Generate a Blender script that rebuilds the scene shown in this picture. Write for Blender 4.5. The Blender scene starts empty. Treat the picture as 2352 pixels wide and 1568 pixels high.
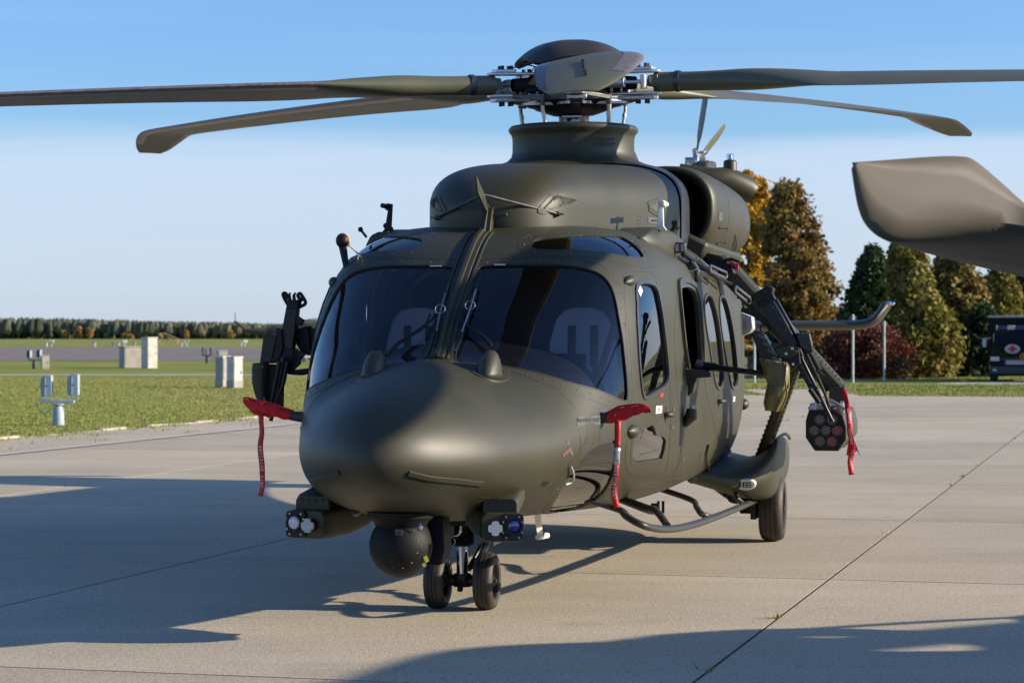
import bpy, bmesh, math, random
import numpy as np
from mathutils import Vector, Matrix, Euler
from mathutils.bvhtree import BVHTree
from mathutils.geometry import tessellate_polygon
R = math.radians
sc = bpy.context.scene
col = sc.collection
random.seed(7)
rng = np.random.default_rng(7)

# ------------------------------------------------------------------ camera
CAM_H = 1.70; F = 5550.0; HORIZ = 768.0
cd = bpy.data.cameras.new('camera'); cam = bpy.data.objects.new('camera', cd); col.objects.link(cam)
cam.location = (0, 0, CAM_H); cam.rotation_euler = (R(90), 0, 0)
cd.sensor_width = 36; cd.lens = 36 * F / 2352; cd.shift_y = -(784 - HORIZ) / 2352
cd.clip_end = 12000; cd.clip_start = .1
cd.dof.use_dof = True; cd.dof.focus_distance = 16.0; cd.dof.aperture_fstop = 5.6
sc.camera = cam
# ------------------------------------------------------------------ sun and sky
SUN_EL, SUN_SIDE = 19.5, 4.0          # elevation; degrees the sun stands on the camera's side of due right
sd = Vector((math.cos(R(SUN_EL)) * math.cos(R(SUN_SIDE)), -math.cos(R(SUN_EL)) * math.sin(R(SUN_SIDE)), math.sin(R(SUN_EL))))
sl = bpy.data.lights.new('sun', 'SUN'); sun = bpy.data.objects.new('sun', sl); col.objects.link(sun)
sl.energy = 5.0; sl.angle = R(.53); sl.color = (1, .87, .70)
sun.rotation_euler = sd.to_track_quat('Z', 'Y').to_euler(); sun.location = (30, -10, 20)
w = bpy.data.worlds.new('World'); sc.world = w; w.use_nodes = True
nt = w.node_tree; bg = nt.nodes['Background']
sky = nt.nodes.new('ShaderNodeTexSky'); sky.sky_type = 'NISHITA'; sky.sun_disc = False
sky.sun_elevation = R(SUN_EL); sky.sun_rotation = math.atan2(sd.x, sd.y)
sky.air_density = 1.0; sky.dust_density = .8; sky.ozone_density = 3.0; sky.altitude = 100
bg.inputs['Strength'].default_value = .084
# thin high cloud veil over the whole sky, densest low down
def wn(t, **k):
    n = nt.nodes.new(t)
    for a, b in k.items(): setattr(n, a, b)
    return n
tc = wn('ShaderNodeTexCoord'); mp = wn('ShaderNodeMapping'); mp.inputs['Scale'].default_value = (1, 1, 16)
nz = wn('ShaderNodeTexNoise'); nz.inputs['Scale'].default_value = 1.5; nz.inputs['Detail'].default_value = 5
nt.links.new(tc.outputs['Generated'], mp.inputs[0]); nt.links.new(mp.outputs[0], nz.inputs[0])
sep = wn('ShaderNodeSeparateXYZ'); nt.links.new(tc.outputs['Generated'], sep.inputs[0])
ad = wn('ShaderNodeMath', operation='MULTIPLY_ADD'); ad.inputs[1].default_value = .05
nt.links.new(nz.outputs[0], ad.inputs[0]); nt.links.new(sep.outputs[2], ad.inputs[2])
cr = wn('ShaderNodeMapRange'); cr.interpolation_type = 'SMOOTHSTEP'
cr.inputs['From Min'].default_value = .112; cr.inputs['From Max'].default_value = .098
cr.inputs['To Min'].default_value = 0; cr.inputs['To Max'].default_value = .64
nt.links.new(ad.outputs[0], cr.inputs[0])
mx = wn('ShaderNodeMix', data_type='RGBA'); mx.inputs['B'].default_value = (5.6, 6.3, 7.6, 1)
# faint streaks of cirrus
mp2 = wn('ShaderNodeMapping'); mp2.inputs['Scale'].default_value = (1.2, 1.2, 38); nz2 = wn('ShaderNodeTexNoise'); nz2.inputs['Scale'].default_value = 2.2; nz2.inputs['Detail'].default_value = 7
nt.links.new(tc.outputs['Generated'], mp2.inputs[0]); nt.links.new(mp2.outputs[0], nz2.inputs[0])
c2 = wn('ShaderNodeMapRange'); c2.inputs['From Min'].default_value = .5; c2.inputs['From Max'].default_value = .75; c2.inputs['To Max'].default_value = .10; nt.links.new(nz2.outputs[0], c2.inputs[0])
sm = wn('ShaderNodeMath', operation='ADD'); sm.use_clamp = True; nt.links.new(cr.outputs[0], sm.inputs[0]); nt.links.new(c2.outputs[0], sm.inputs[1])
tint = wn('ShaderNodeMix', data_type='RGBA', blend_type='MULTIPLY'); tint.inputs[0].default_value = 1
tint.inputs['B'].default_value = (.86, 1.13, 1.56, 1)
nt.links.new(sky.outputs[0], tint.inputs['A']); nt.links.new(tint.outputs['Result'], mx.inputs['A'])
nt.links.new(sm.outputs[0], mx.inputs[0]); nt.links.new(mx.outputs['Result'], bg.inputs[0])
sc.view_settings.view_transform = 'Standard'; sc.view_settings.look = 'None'
sc.view_settings.gamma = 1; sc.view_settings.use_curve_mapping = False
sc.view_settings.exposure = 0.62
sc.cycles.max_bounces = 8; sc.cycles.transparent_max_bounces = 12; sc.cycles.use_denoising = True
sc.cycles.caustics_reflective = False; sc.cycles.caustics_refractive = False

# ------------------------------------------------------------------ materials
def mat(name, color, rough=.5, metal=0.0, var=.0, vscale=6, bump=0, bscale=60, spec=.5, coat=0, alt=None, ascale=3, island=0):
    m = bpy.data.materials.new(name); m.use_nodes = True
    n = m.node_tree; b = n.nodes['Principled BSDF']
    b.inputs['Base Color'].default_value = (*color, 1); b.inputs['Roughness'].default_value = rough
    b.inputs['Metallic'].default_value = metal; b.inputs['Specular IOR Level'].default_value = spec
    if coat: b.inputs['Coat Weight'].default_value = coat; b.inputs['Coat Roughness'].default_value = .08
    co = n.nodes.new('ShaderNodeTexCoord')
    src = None
    if var or alt:
        t = n.nodes.new('ShaderNodeTexNoise'); t.inputs['Scale'].default_value = vscale; t.inputs['Detail'].default_value = 6
        n.links.new(co.outputs['Object'], t.inputs[0])
        r = n.nodes.new('ShaderNodeValToRGB'); e = r.color_ramp.elements
        e[0].position = .3; e[1].position = .7
        c2 = alt or tuple(min(1, c * (1 + var)) for c in color)
        c1 = tuple(c * (1 - var) for c in color)
        e[0].color = (*c1, 1); e[1].color = (*c2, 1)
        n.links.new(t.outputs[0], r.inputs[0]); src = r.outputs[0]
        n.links.new(src, b.inputs['Base Color'])
        rm = n.nodes.new('ShaderNodeMapRange'); rm.inputs['To Min'].default_value = max(0, rough - .06); rm.inputs['To Max'].default_value = rough + .06
        n.links.new(t.outputs[0], rm.inputs[0]); n.links.new(rm.outputs[0], b.inputs['Roughness'])
    if island:
        g = n.nodes.new('ShaderNodeNewGeometry'); h = n.nodes.new('ShaderNodeHueSaturation')
        mr = n.nodes.new('ShaderNodeMapRange'); mr.inputs['To Min'].default_value = 1 - island; mr.inputs['To Max'].default_value = 1 + island
        n.links.new(g.outputs['Random Per Island'], mr.inputs[0]); n.links.new(mr.outputs[0], h.inputs['Value'])
        if src: n.links.new(src, h.inputs['Color'])
        else: h.inputs['Color'].default_value = (*color, 1)
        n.links.new(h.outputs[0], b.inputs['Base Color'])
    if bump:
        t = n.nodes.new('ShaderNodeTexNoise'); t.inputs['Scale'].default_value = bscale; t.inputs['Detail'].default_value = 4
        n.links.new(co.outputs['Object'], t.inputs[0])
        u = n.nodes.new('ShaderNodeBump'); u.inputs['Strength'].default_value = bump; u.inputs['Distance'].default_value = .01
        n.links.new(t.outputs[0], u.inputs['Height']); n.links.new(u.outputs[0], b.inputs['Normal'])
    return m
OLIVE = (.036, .034, .0150)
M = {}
M['olive'] = mat('olive_paint', OLIVE, .50, var=.12, vscale=2.5, bump=.006, bscale=9, spec=.52)
M['olive_dark'] = mat('olive_dark', (.034, .031, .022), .45, var=.1)
M['blade'] = mat('blade_paint', (.105, .105, .062), .45, var=.08, vscale=4)
M['abrasion'] = mat('abrasion_strip', (.30, .25, .22), .38, metal=.6, var=.25, vscale=30)
M['black'] = mat('black_metal', (.009, .009, .010), .5, var=.2, vscale=20, spec=.35)
M['gun'] = mat('gun_metal', (.02, .02, .022), .35, metal=.4, var=.2, vscale=30)
M['lip'] = mat('intake_lip', (.028, .033, .045), .4, var=.1)
M['flat_black'] = mat('intake_black', (.006, .006, .006), .8)  # plain black for intake mouths, vents, grilles and bearings
M['silver'] = mat('anodised_silver', (.52, .54, .57), .35, metal=.75, var=.1, vscale=20)
M['steel'] = mat('steel', (.45, .44, .42), .28, metal=1, var=.15, vscale=25)
M['darksteel'] = mat('dark_steel', (.09, .085, .08), .35, metal=.7, var=.2, vscale=20)
M['chrome'] = mat('chrome', (.75, .75, .76), .08, metal=1)
M['turret'] = mat('turret_coat', (.006, .006, .006), .62, spec=.3)
M['rubber'] = mat('tyre_rubber', (.022, .020, .018), .62, alt=(.05, .038, .03), vscale=14, bump=.1, bscale=120)
M['seal'] = mat('window_seal', (.045, .045, .047), .35)
M['seam'] = mat('panel_gap', (.022, .020, .015), .6)
M['seat'] = mat('seat_leather', (.75, .76, .72), .55, var=.05)
M['strap'] = mat('seat_belt', (.03, .035, .05), .7)
M['cockpit'] = mat('cockpit_grey', (.045, .048, .055), .6, var=.1)
M['cockpit_l'] = mat('cockpit_light', (.28, .27, .24), .6, var=.1)
M['red'] = mat('red_cover', (.62, .014, .018), .55, var=.10, vscale=14, bump=.5, bscale=30, spec=.3)
M['redrib'] = mat('red_ribbon', (.55, .016, .022), .5, var=.12, vscale=20)
M['white'] = mat('white_paint', (.78, .76, .70), .4, var=.03)
M['label'] = mat('grey_label', (.075, .085, .09), .6)
M['print'] = mat('black_print', (.02, .02, .02), .6)
M['redprint'] = mat('red_print', (.5, .02, .02), .6)
M['canvas'] = mat('olive_canvas', (.15, .125, .038), .4, var=.15, vscale=10, bump=.5, bscale=14)
M['canvas_d'] = mat('dark_canvas', (.05, .05, .03), .6, var=.15, vscale=10)
M['copper'] = mat('copper_strip', (.20, .10, .06), .4, metal=.4)
M['yellow'] = mat('yellow_label', (.45, .42, .05), .5)
M['blue'] = mat('blue_label', (.03, .10, .35), .5)
M['lamp'] = mat('lamp_glass', (.55, .56, .60), .08, spec=.8, coat=.6)
M['lens'] = mat('blue_lens', (.015, .015, .16), .04, spec=1, coat=1)
M['ltgrey'] = mat('light_grey', (.42, .44, .45), .45, var=.04)
M['orange'] = mat('orange_band', (.75, .30, .02), .5)
def glass_mat(name, tintc, refl_rough=.0, f0=.06, body=.0, bodyc=(.01, .012, .02)):
    m = bpy.data.materials.new(name); m.use_nodes = True; n = m.node_tree
    for x in list(n.nodes): n.nodes.remove(x)
    o = n.nodes.new('ShaderNodeOutputMaterial'); t = n.nodes.new('ShaderNodeBsdfTransparent'); t.inputs[0].default_value = (*tintc, 1)
    g = n.nodes.new('ShaderNodeBsdfGlossy'); g.inputs['Roughness'].default_value = refl_rough
    fr = n.nodes.new('ShaderNodeFresnel'); fr.inputs[0].default_value = 1.5
    m0 = n.nodes.new('ShaderNodeMath'); m0.operation = 'MULTIPLY_ADD'; m0.inputs[1].default_value = 1.05; m0.inputs[2].default_value = f0; m0.use_clamp = True
    n.links.new(fr.outputs[0], m0.inputs[0])
    gb = n.nodes.new('ShaderNodeNewGeometry'); iv = n.nodes.new('ShaderNodeMath'); iv.operation = 'SUBTRACT'; iv.inputs[0].default_value = 1; n.links.new(gb.outputs['Backfacing'], iv.inputs[1])
    mm = n.nodes.new('ShaderNodeMath'); mm.operation = 'MULTIPLY'; n.links.new(m0.outputs[0], mm.inputs[0]); n.links.new(iv.outputs[0], mm.inputs[1])
    mi = n.nodes.new('ShaderNodeMixShader'); n.links.new(mm.outputs[0], mi.inputs[0])
    if body:
        d = n.nodes.new('ShaderNodeBsdfDiffuse'); d.inputs[0].default_value = (*bodyc, 1)
        m2 = n.nodes.new('ShaderNodeMixShader'); m2.inputs[0].default_value = body
        n.links.new(t.outputs[0], m2.inputs[1]); n.links.new(d.outputs[0], m2.inputs[2]); n.links.new(m2.outputs[0], mi.inputs[1])
    else: n.links.new(t.outputs[0], mi.inputs[1])
    n.links.new(g.outputs[0], mi.inputs[2]); n.links.new(mi.outputs[0], o.inputs[0])
    return m
M['glass'] = glass_mat('windscreen_glass', (.80, .83, .92), f0=.005)
M['glass_m'] = glass_mat('chin_tint_glass', (.10, .10, .11), f0=.10)
M['glass_r'] = glass_mat('mirror_tint_glass', (.12, .13, .15), f0=.30)
M['glass_d'] = glass_mat('cabin_glass', (.16, .18, .22), f0=.10)
M['glass_c'] = glass_mat('clear_glass', (.8, .85, .85))

# ------------------------------------------------------------------ mesh helpers
class MB:
    def __init__(s): s.v = []; s.f = []
    def add(s, v, f, mtx=None):
        o = len(s.v)
        s.v += [tuple(mtx @ Vector(q)) for q in v] if mtx else [tuple(q) for q in v]
        s.f += [tuple(i + o for i in q) for q in f]; return s
    def box(s, c, d, rot=None, mtx=None):
        x, y, z = [q / 2 for q in d]
        v = [Vector((i * x, j * y, k * z)) for k in (-1, 1) for j in (-1, 1) for i in (-1, 1)]
        if rot is not None:
            r = rot if isinstance(rot, Matrix) else Euler([R(q) for q in rot]).to_matrix()
            v = [r @ q for q in v]
        v = [q + Vector(c) for q in v]
        return s.add(v, [(0, 2, 3, 1), (4, 5, 7, 6), (0, 1, 5, 4), (2, 6, 7, 3), (0, 4, 6, 2), (1, 3, 7, 5)], mtx)
    def tube(s, pts, rad, seg=10, cap=True, mtx=None, flat=1.0, up=None):
        pts = [Vector(p) for p in pts]; n = len(pts)
        if not hasattr(rad, '__len__'): rad = [rad] * n
        rings = []; prev = Vector(up) if up is not None else None
        for i, p in enumerate(pts):
            t = (pts[min(i + 1, n - 1)] - pts[max(i - 1, 0)]).normalized()
            if prev is None:
                a = Vector((0, 0, 1)) if abs(t.z) < .9 else Vector((1, 0, 0))
            else: a = prev
            u = (a - t * a.dot(t))
            u = u.normalized() if u.length > 1e-6 else t.orthogonal().normalized()
            prev = u; b = t.cross(u)
            rings.append([p + (u * math.cos(2 * math.pi * k / seg) * rad[i] * flat + b * math.sin(2 * math.pi * k / seg) * rad[i]) for k in range(seg)])
        return s.loft(rings, cap=cap, mtx=mtx)
    def loft(s, rings, cap=True, closed=True, mtx=None):
        m = len(rings[0]); v = [q for r in rings for q in r]; f = []
        for i in range(len(rings) - 1):
            for k in range(m if closed else m - 1):
                a = i * m + k; b = i * m + (k + 1) % m
                f.append((a, b, b + m, a + m))
        if cap and closed:
            f.append(tuple(range(m - 1, -1, -1))); f.append(tuple((len(rings) - 1) * m + k for k in range(m)))
        return s.add(v, f, mtx)
    def lathe(s, prof, seg=32, origin=(0, 0, 0), axis=(0, 0, 1), mtx=None, cap=False):
        ax = Vector(axis).normalized(); u = ax.orthogonal().normalized(); b = ax.cross(u); o = Vector(origin)
        rings = [[o + ax * h + (u * math.cos(2 * math.pi * k / seg) + b * math.sin(2 * math.pi * k / seg)) * r for k in range(seg)] for r, h in prof]
        return s.loft(rings, cap=cap, mtx=mtx)
    def cyl(s, a, b, r, seg=16, mtx=None): return s.tube([a, b], r, seg, mtx=mtx)
    def prism(s, poly, d, mtx=None):
        """poly: planar 3-D points, extruded by vector d"""
        n = len(poly); d = Vector(d); P = [Vector(q) for q in poly]
        tri = tessellate_polygon([P])
        f = [tuple(t) for t in tri] + [tuple(q + n for q in reversed(t)) for t in tri]
        f += [(k, k + n, (k + 1) % n + n, (k + 1) % n) for k in range(n)]
        return s.add(P + [q + d for q in P], f, mtx)
    def sphere(s, c, r, seg=20, rings=12, scale=(1, 1, 1), mtx=None):
        v = []; f = []
        c = Vector(c)
        for i in range(rings + 1):
            th = math.pi * i / rings
            for k in range(seg):
                ph = 2 * math.pi * k / seg
                v.append(c + Vector((r * scale[0] * math.sin(th) * math.cos(ph), r * scale[1] * math.sin(th) * math.sin(ph), r * scale[2] * math.cos(th))))
        for i in range(rings):
            for k in range(seg):
                a = i * seg + k; b = i * seg + (k + 1) % seg; f.append((a, a + seg, b + seg, b))
        return s.add(v, f, mtx)
    def obj(s, name, m, parent=None, smooth=35, bevel=0, bseg=2, merge=True, solid=0):
        me = bpy.data.meshes.new(name); me.from_pydata(s.v, [], s.f); me.update()
        bm = bmesh.new(); bm.from_mesh(me)
        if merge: bmesh.ops.remove_doubles(bm, verts=bm.verts, dist=1e-5)
        bmesh.ops.recalc_face_normals(bm, faces=bm.faces)
        bm.to_mesh(me); bm.free()
        return mkobj(name, me, m, parent, smooth, bevel, bseg, solid)
def mkobj(name, me, m, parent=None, smooth=35, bevel=0, bseg=2, solid=0):
    if smooth:
        me.polygons.foreach_set('use_smooth', [True] * len(me.polygons))
        if smooth < 180: me.set_sharp_from_angle(angle=R(smooth))
    o = bpy.data.objects.new(name, me); col.objects.link(o)
    if m: me.materials.append(M[m] if isinstance(m, str) else m)
    if parent: o.parent = parent
    if solid:
        q = o.modifiers.new('solid', 'SOLIDIFY'); q.thickness = solid; q.offset = 0
    if bevel:
        q = o.modifiers.new('bevel', 'BEVEL'); q.width = bevel; q.segments = bseg; q.limit_method = 'ANGLE'; q.angle_limit = R(35)
        q.harden_normals = False
    return o
def tag(o, label=None, cat=None, group=None, kind=None):
    if label: o['label'] = label
    if cat: o['category'] = cat
    if group: o['group'] = group
    if kind: o['kind'] = kind
    return o
def empty(name, loc, rz=0, label=None, cat=None, group=None):
    o = bpy.data.objects.new(name, None); col.objects.link(o); o.location = loc; o.rotation_euler = (0, 0, rz)
    o.empty_display_size = .2
    return tag(o, label, cat, group)
def copy_tree(o, parent=None):
    c = o.copy(); col.objects.link(c); c.parent = parent
    for ch in list(o.children): copy_tree(ch, c)
    return c
def frame(xa, n, o):
    """matrix: local x along xa, local z along n, origin o"""
    n = Vector(n).normalized(); x = Vector(xa); x = (x - n * x.dot(n)).normalized(); y = n.cross(x)
    return Matrix(((x.x, y.x, n.x, o[0]), (x.y, y.y, n.y, o[1]), (x.z, y.z, n.z, o[2]), (0, 0, 0, 1)))
def text(name, s, size, mtx, m, parent=None, ext=.0006, spacing=1.0, line=1.0, align='CENTER'):
    c = bpy.data.curves.new(name, 'FONT'); c.body = s; c.size = size; c.extrude = ext; c.align_x = align; c.align_y = 'CENTER'
    c.space_character = spacing; c.space_line = line; c.resolution_u = 2
    t = bpy.data.objects.new(name, c); col.objects.link(t)
    bpy.context.view_layer.update()
    me = bpy.data.meshes.new_from_object(t); bpy.data.objects.remove(t)
    me.transform(mtx)
    return mkobj(name, me, m, parent, smooth=0)

# pixel (of a 2352 x 1568 view) -> helicopter coordinates (x = port, y = aft, z = up)
TH = R(11); HO = Vector((-.308, 14.98, 0))
HM = Matrix.Translation(HO) @ Matrix.Rotation(-TH, 4, 'Z'); HI = HM.inverted()
CAM_L = HI @ Vector((0, 0, CAM_H))
def ray(px, py):
    return (HI.to_3x3() @ Vector(((px - 1176) / F, 1, -(py - HORIZ) / F))).normalized()
def L(px, py, a=None, p=None, z=None):
    d = ray(px, py)
    if a is not None: t = (a - CAM_L.y) / d.y
    elif p is not None: t = (p - CAM_L.x) / d.x
    else: t = (z - CAM_L.z) / d.z
    return CAM_L + d * t
def G(px, d, h=0.0, py=None):
    """world point at pixel column px and distance d"""
    if py is not None: h = CAM_H - (py - HORIZ) * d / F
    return Vector(((px - 1176) / F * d, d, h))
def pchip(xs, ys, x):
    xs = np.array(xs, float); ys = np.array(ys, float); h = np.diff(xs); dl = np.diff(ys) / h
    m = np.zeros(len(xs)); m[0] = dl[0]; m[-1] = dl[-1]
    for i in range(1, len(xs) - 1):
        if dl[i - 1] * dl[i] > 0:
            w1 = 2 * h[i] + h[i - 1]; w2 = h[i] + 2 * h[i - 1]; m[i] = (w1 + w2) / (w1 / dl[i - 1] + w2 / dl[i])
    i = int(np.clip(np.searchsorted(xs, x) - 1, 0, len(xs) - 2)); t = (x - xs[i]) / h[i]
    t = min(max(t, 0), 1)
    return ((2 * t**3 - 3 * t**2 + 1) * ys[i] + (t**3 - 2 * t**2 + t) * h[i] * m[i] + (-2 * t**3 + 3 * t**2) * ys[i + 1] + (t**3 - t**2) * h[i] * m[i + 1])
def smooth_closed(pts, n=4):
    """closed Catmull-Rom through 2-D / 3-D points"""
    out = []; m = len(pts); P = [Vector(q) for q in pts]
    for i in range(m):
        a, b, c, d = P[i - 1], P[i], P[(i + 1) % m], P[(i + 2) % m]
        for k in range(n):
            t = k / n
            out.append(.5 * ((2 * b) + (c - a) * t + (2 * a - 5 * b + 4 * c - d) * t * t + (3 * b - a - 3 * c + d) * t**3))
    return out
def smooth_open(pts, n=6):
    out = []; m = len(pts); P = [Vector(q) for q in pts]
    for i in range(m - 1):
        a, b, c, d = P[max(i - 1, 0)], P[i], P[i + 1], P[min(i + 2, m - 1)]
        for k in range(n):
            t = k / n
            out.append(.5 * ((2 * b) + (c - a) * t + (2 * a - 5 * b + 4 * c - d) * t * t + (3 * b - a - 3 * c + d) * t**3))
    return out + [P[-1]]
def resample(pts, step, closed=False):
    P = [Vector(q) for q in pts]
    if closed: P = P + [P[0]]
    acc = [0]
    for i in range(1, len(P)): acc.append(acc[-1] + (P[i] - P[i - 1]).length)
    n = max(2, int(round(acc[-1] / step))); out = []; j = 0
    for k in range(n if closed else n + 1):
        t = acc[-1] * k / n
        while j < len(P) - 2 and acc[j + 1] < t: j += 1
        u = (t - acc[j]) / max(1e-9, acc[j + 1] - acc[j]); out.append(P[j].lerp(P[j + 1], u))
    return out
# ------------------------------------------------------------------ helicopter
heli = empty('helicopter', HO, -TH, 'olive military helicopter parked nose on, in the middle of the concrete apron', 'helicopter')
FT = [  # aft, half width, z bottom, z top, z of widest, upper exponent, lower exponent
 (-2.32, 0, 1.03, 1.03, 1.03, 2.0, 2.0), (-2.25, .17, .90, 1.19, 1.03, 2.0, 2.0), (-2.0, .385, .78, 1.35, 1.02, 1.86, 2.1),
 (-1.7, .54, .71, 1.44, 1.02, 1.75, 2.15), (-1.3, .672, .65, 1.505, 1.03, 1.7, 2.2), (-1.0, .762, .62, 1.53, 1.04, 1.7, 2.25),
 (-.75, .832, .60, 1.555, 1.06, 1.78, 2.3), (-.3, .945, .575, 1.86, 1.12, 2.12, 2.4), (.17, 1.045, .555, 2.16, 1.2, 2.75, 2.7),
 (.5, 1.085, .545, 2.32, 1.27, 3.4, 3.0), (.9, 1.11, .53, 2.405, 1.30, 4.0, 3.3), (1.5, 1.13, .51, 2.44, 1.32, 4.5, 3.7),
 (3, 1.16, .49, 2.45, 1.32, 4.8, 4.2), (5, 1.2, .50, 2.45, 1.32, 4.8, 4.2), (6.2, 1.15, .58, 2.45, 1.4, 4.2, 3.6),
 (7.5, .93, .85, 2.5, 1.6, 3.2, 2.6), (9, .6, 1.3, 2.45, 1.85, 2.4, 2.3), (11, .38, 1.6, 2.35, 1.95, 2.1, 2.1), (12.8, .26, 1.75, 2.25, 2.0, 2, 2)]
CT = [(.8, 0, 2.50, 2.50, 2.50, 2, 2), (.86, .23, 2.30, 2.60, 2.50, 2.3, 4), (1.05, .41, 2.28, 2.745, 2.52, 2.5, 6), (1.4, .525, 2.28, 2.845, 2.54, 2.6, 7),
 (2.0, .665, 2.28, 2.90, 2.56, 2.7, 7), (2.8, .835, 2.28, 2.945, 2.56, 3.2, 7), (3.6, .925, 2.28, 2.995, 2.55, 4.0, 7), (4.3, .93, 2.28, 3.01, 2.55, 4.2, 6),
 (5.5, .88, 2.24, 3.03, 2.5, 3.0, 4), (7, .75, 2.2, 2.95, 2.5, 2.6, 3), (8.5, .5, 2.2, 2.75, 2.45, 2.3, 2.5), (10, .25, 2.2, 2.45, 2.3, 2, 2)]
def section(T, a, t):
    u = [math.sqrt(max(0, r[0] - T[0][0])) for r in T]; x = math.sqrt(max(0, a - T[0][0]))
    w, zb, zt, zm, nu, nl = [pchip(u, [r[k] for r in T], x) for k in range(1, 7)]
    return sec_pt(w, zb, zt, zm, nu, nl, a, t)
def sec_pt(w, zb, zt, zm, nu, nl, a, t):
    c, s = math.cos(t), math.sin(t); n = nu if s >= 0 else nl; h = (zt - zm) if s >= 0 else (zm - zb)
    return Vector((w * math.copysign(abs(c) ** (2 / n), c), a, zm + h * math.copysign(abs(s) ** (2 / n), s)))
def loft_table(T, na, nt, amin=None, amax=None, off=0.0):
    us = [math.sqrt(max(0, r[0] - T[0][0])) for r in T]; rings = []
    lo = math.sqrt((amin if amin is not None else T[0][0] + .0006) - T[0][0]); hi = math.sqrt((amax or T[-1][0]) - T[0][0])
    for i in range(na + 1):
        x = lo + (hi - lo) * i / na; a = T[0][0] + x * x
        v = [pchip(us, [r[k] for r in T], x) for k in range(1, 7)]
        v[0] = max(.002, v[0] + off); v[1] -= off; v[2] += off
        # even spacing round the section
        pts = [sec_pt(*v, a, 2 * math.pi * k / (nt * 3)) for k in range(nt * 3)]
        P = resample(pts, 1e9, False) if False else pts
        acc = [0]
        for k in range(1, len(P) + 1): acc.append(acc[-1] + (P[k % len(P)] - P[k - 1]).length)
        out = []; j = 0
        for k in range(nt):
            tt = acc[-1] * k / nt
            while acc[j + 1] < tt: j += 1
            q = (tt - acc[j]) / max(1e-9, acc[j + 1] - acc[j]); out.append(P[j].lerp(P[(j + 1) % len(P)], q))
        rings.append(out)
    return rings
body_r = loft_table(FT, 120, 96)
bmb = MB(); bmb.loft(body_r)
def bvh_of(mb): return BVHTree.FromPolygons([Vector(q) for q in mb.v], [f for f in mb.f])
BODY = bvh_of(bmb)
cmb = MB(); cmb.loft(loft_table(CT, 60, 72)); COWL = bvh_of(cmb)
def hit(px, py, tree=None):
    d = ray(px, py); loc, n, i, dist = (tree or BODY).ray_cast(CAM_L, d)
    if loc is None:                                   # a pixel just off the silhouette: point of the skin nearest to the ray
        best = 9
        for k in range(160):
            q = CAM_L + d * (12 + k * .08); l2, n2, i2, d2 = (tree or BODY).find_nearest(q)
            if d2 < best: best = d2; loc = l2
    return loc
def snap(p, off=0.0, tree=None):
    loc, n, i, d = (tree or BODY).find_nearest(Vector(p))
    c = Vector((0, p[1], 1.4 if tree is None else 2.5))
    if n.dot(Vector(p) - c) < 0: n = -n
    return loc + n * off, n
def mir(pts): return [Vector((-q[0], q[1], q[2])) for q in pts]
def on_body(px, off=0, tree=None, step=None):
    pts = [hit(*q, tree=tree) for q in px]
    if step: pts = resample(smooth_open(pts), step)
    return [snap(q, off, tree)[0] for q in pts]
WIN = {
 'windscreen': (([(1096, 622), (1112, 611), (1200, 608), (1330, 614), (1380, 630), (1407, 665), (1424, 740), (1436, 830), (1441, 905), (1436, 919), (1400, 905), (1320, 880),
                 (1230, 854), (1140, 838), (1062, 832), (1048, 818), (1060, 750), (1080, 675)]), 'glass', .55),
 'roof_window': (([(1221, 560), (1236, 547), (1290, 540), (1370, 538), (1420, 541), (1455, 560), (1478, 589), (1440, 588), (1380, 578), (1300, 573), (1232, 571)]), 'glass_d', .3),
 'door_window': (([(1463, 672), (1470, 654), (1488, 652), (1506, 662), (1516, 700), (1526, 770), (1534, 850), (1530, 880), (1500, 902), (1484, 910), (1475, 895), (1469, 830), (1465, 750)]), 'glass_d', .25),
 'chin_window': (([(1262, 1172), (1285, 1130), (1310, 1090), (1345, 1045), (1385, 1018), (1408, 1011), (1418, 1018), (1414, 1065), (1403, 1105), (1378, 1140), (1335, 1165), (1290, 1178)]), 'glass_m', .3),
 'lower_door_window': (([(1455, 1052), (1452, 1040), (1459, 1005), (1478, 986), (1500, 975), (1504, 984), (1508, 1000), (1525, 1003), (1530, 1012), (1521, 1053), (1490, 1058), (1465, 1062)]), 'glass_r', .2),
 'gunner_window': (([(1561, 672), (1568, 660), (1586, 662), (1600, 682), (1607, 750), (1611, 832), (1600, 846), (1584, 845), (1573, 790), (1565, 720)]), None, .2),
 'cabin_window': (([(1617, 700), (1622, 682), (1632, 682), (1643, 712), (1654, 775), (1661, 850), (1659, 880), (1650, 889), (1641, 868), (1630, 800), (1620, 740)]), 'glass_d', .2),
 'cabin_window_rear': (([(1652, 700), (1656, 684), (1666, 690), (1678, 735), (1688, 800), (1693, 862), (1691, 882), (1683, 888), (1676, 866), (1664, 800), (1655, 745)]), 'glass_d', .2),
}
outl = {}
cut = MB(); cutters = []
for k, (px, gm, hh) in WIN.items():
    P = [hit(*q) for q in px]
    P = resample(smooth_closed(P, 5) if k != 'lower_door_window' else P, .03, True)
    for sgn in (1, -1):
        Q = P if sgn > 0 else mir(P)
        n = Vector((0, 0, 0))
        for q in Q: n += snap(q)[1]
        n.normalize()
        nn = Vector((0, 0, 0))                      # Newell normal keeps the prism narrow
        for i in range(len(Q)): nn += Q[i].cross(Q[(i + 1) % len(Q)])
        nn.normalize()
        if nn.dot(n) < 0: nn = -nn
        dd = (n + nn).normalized()
        c = sum(Q, Vector()) / len(Q)
        base = [q - dd * ((q - c).dot(dd) + hh * .5) for q in Q]
        one = MB(); one.prism(base, dd * hh); cutters.append((k, sgn, one))
        cut.add(one.v, one.f); outl[(k, sgn)] = Q
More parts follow.
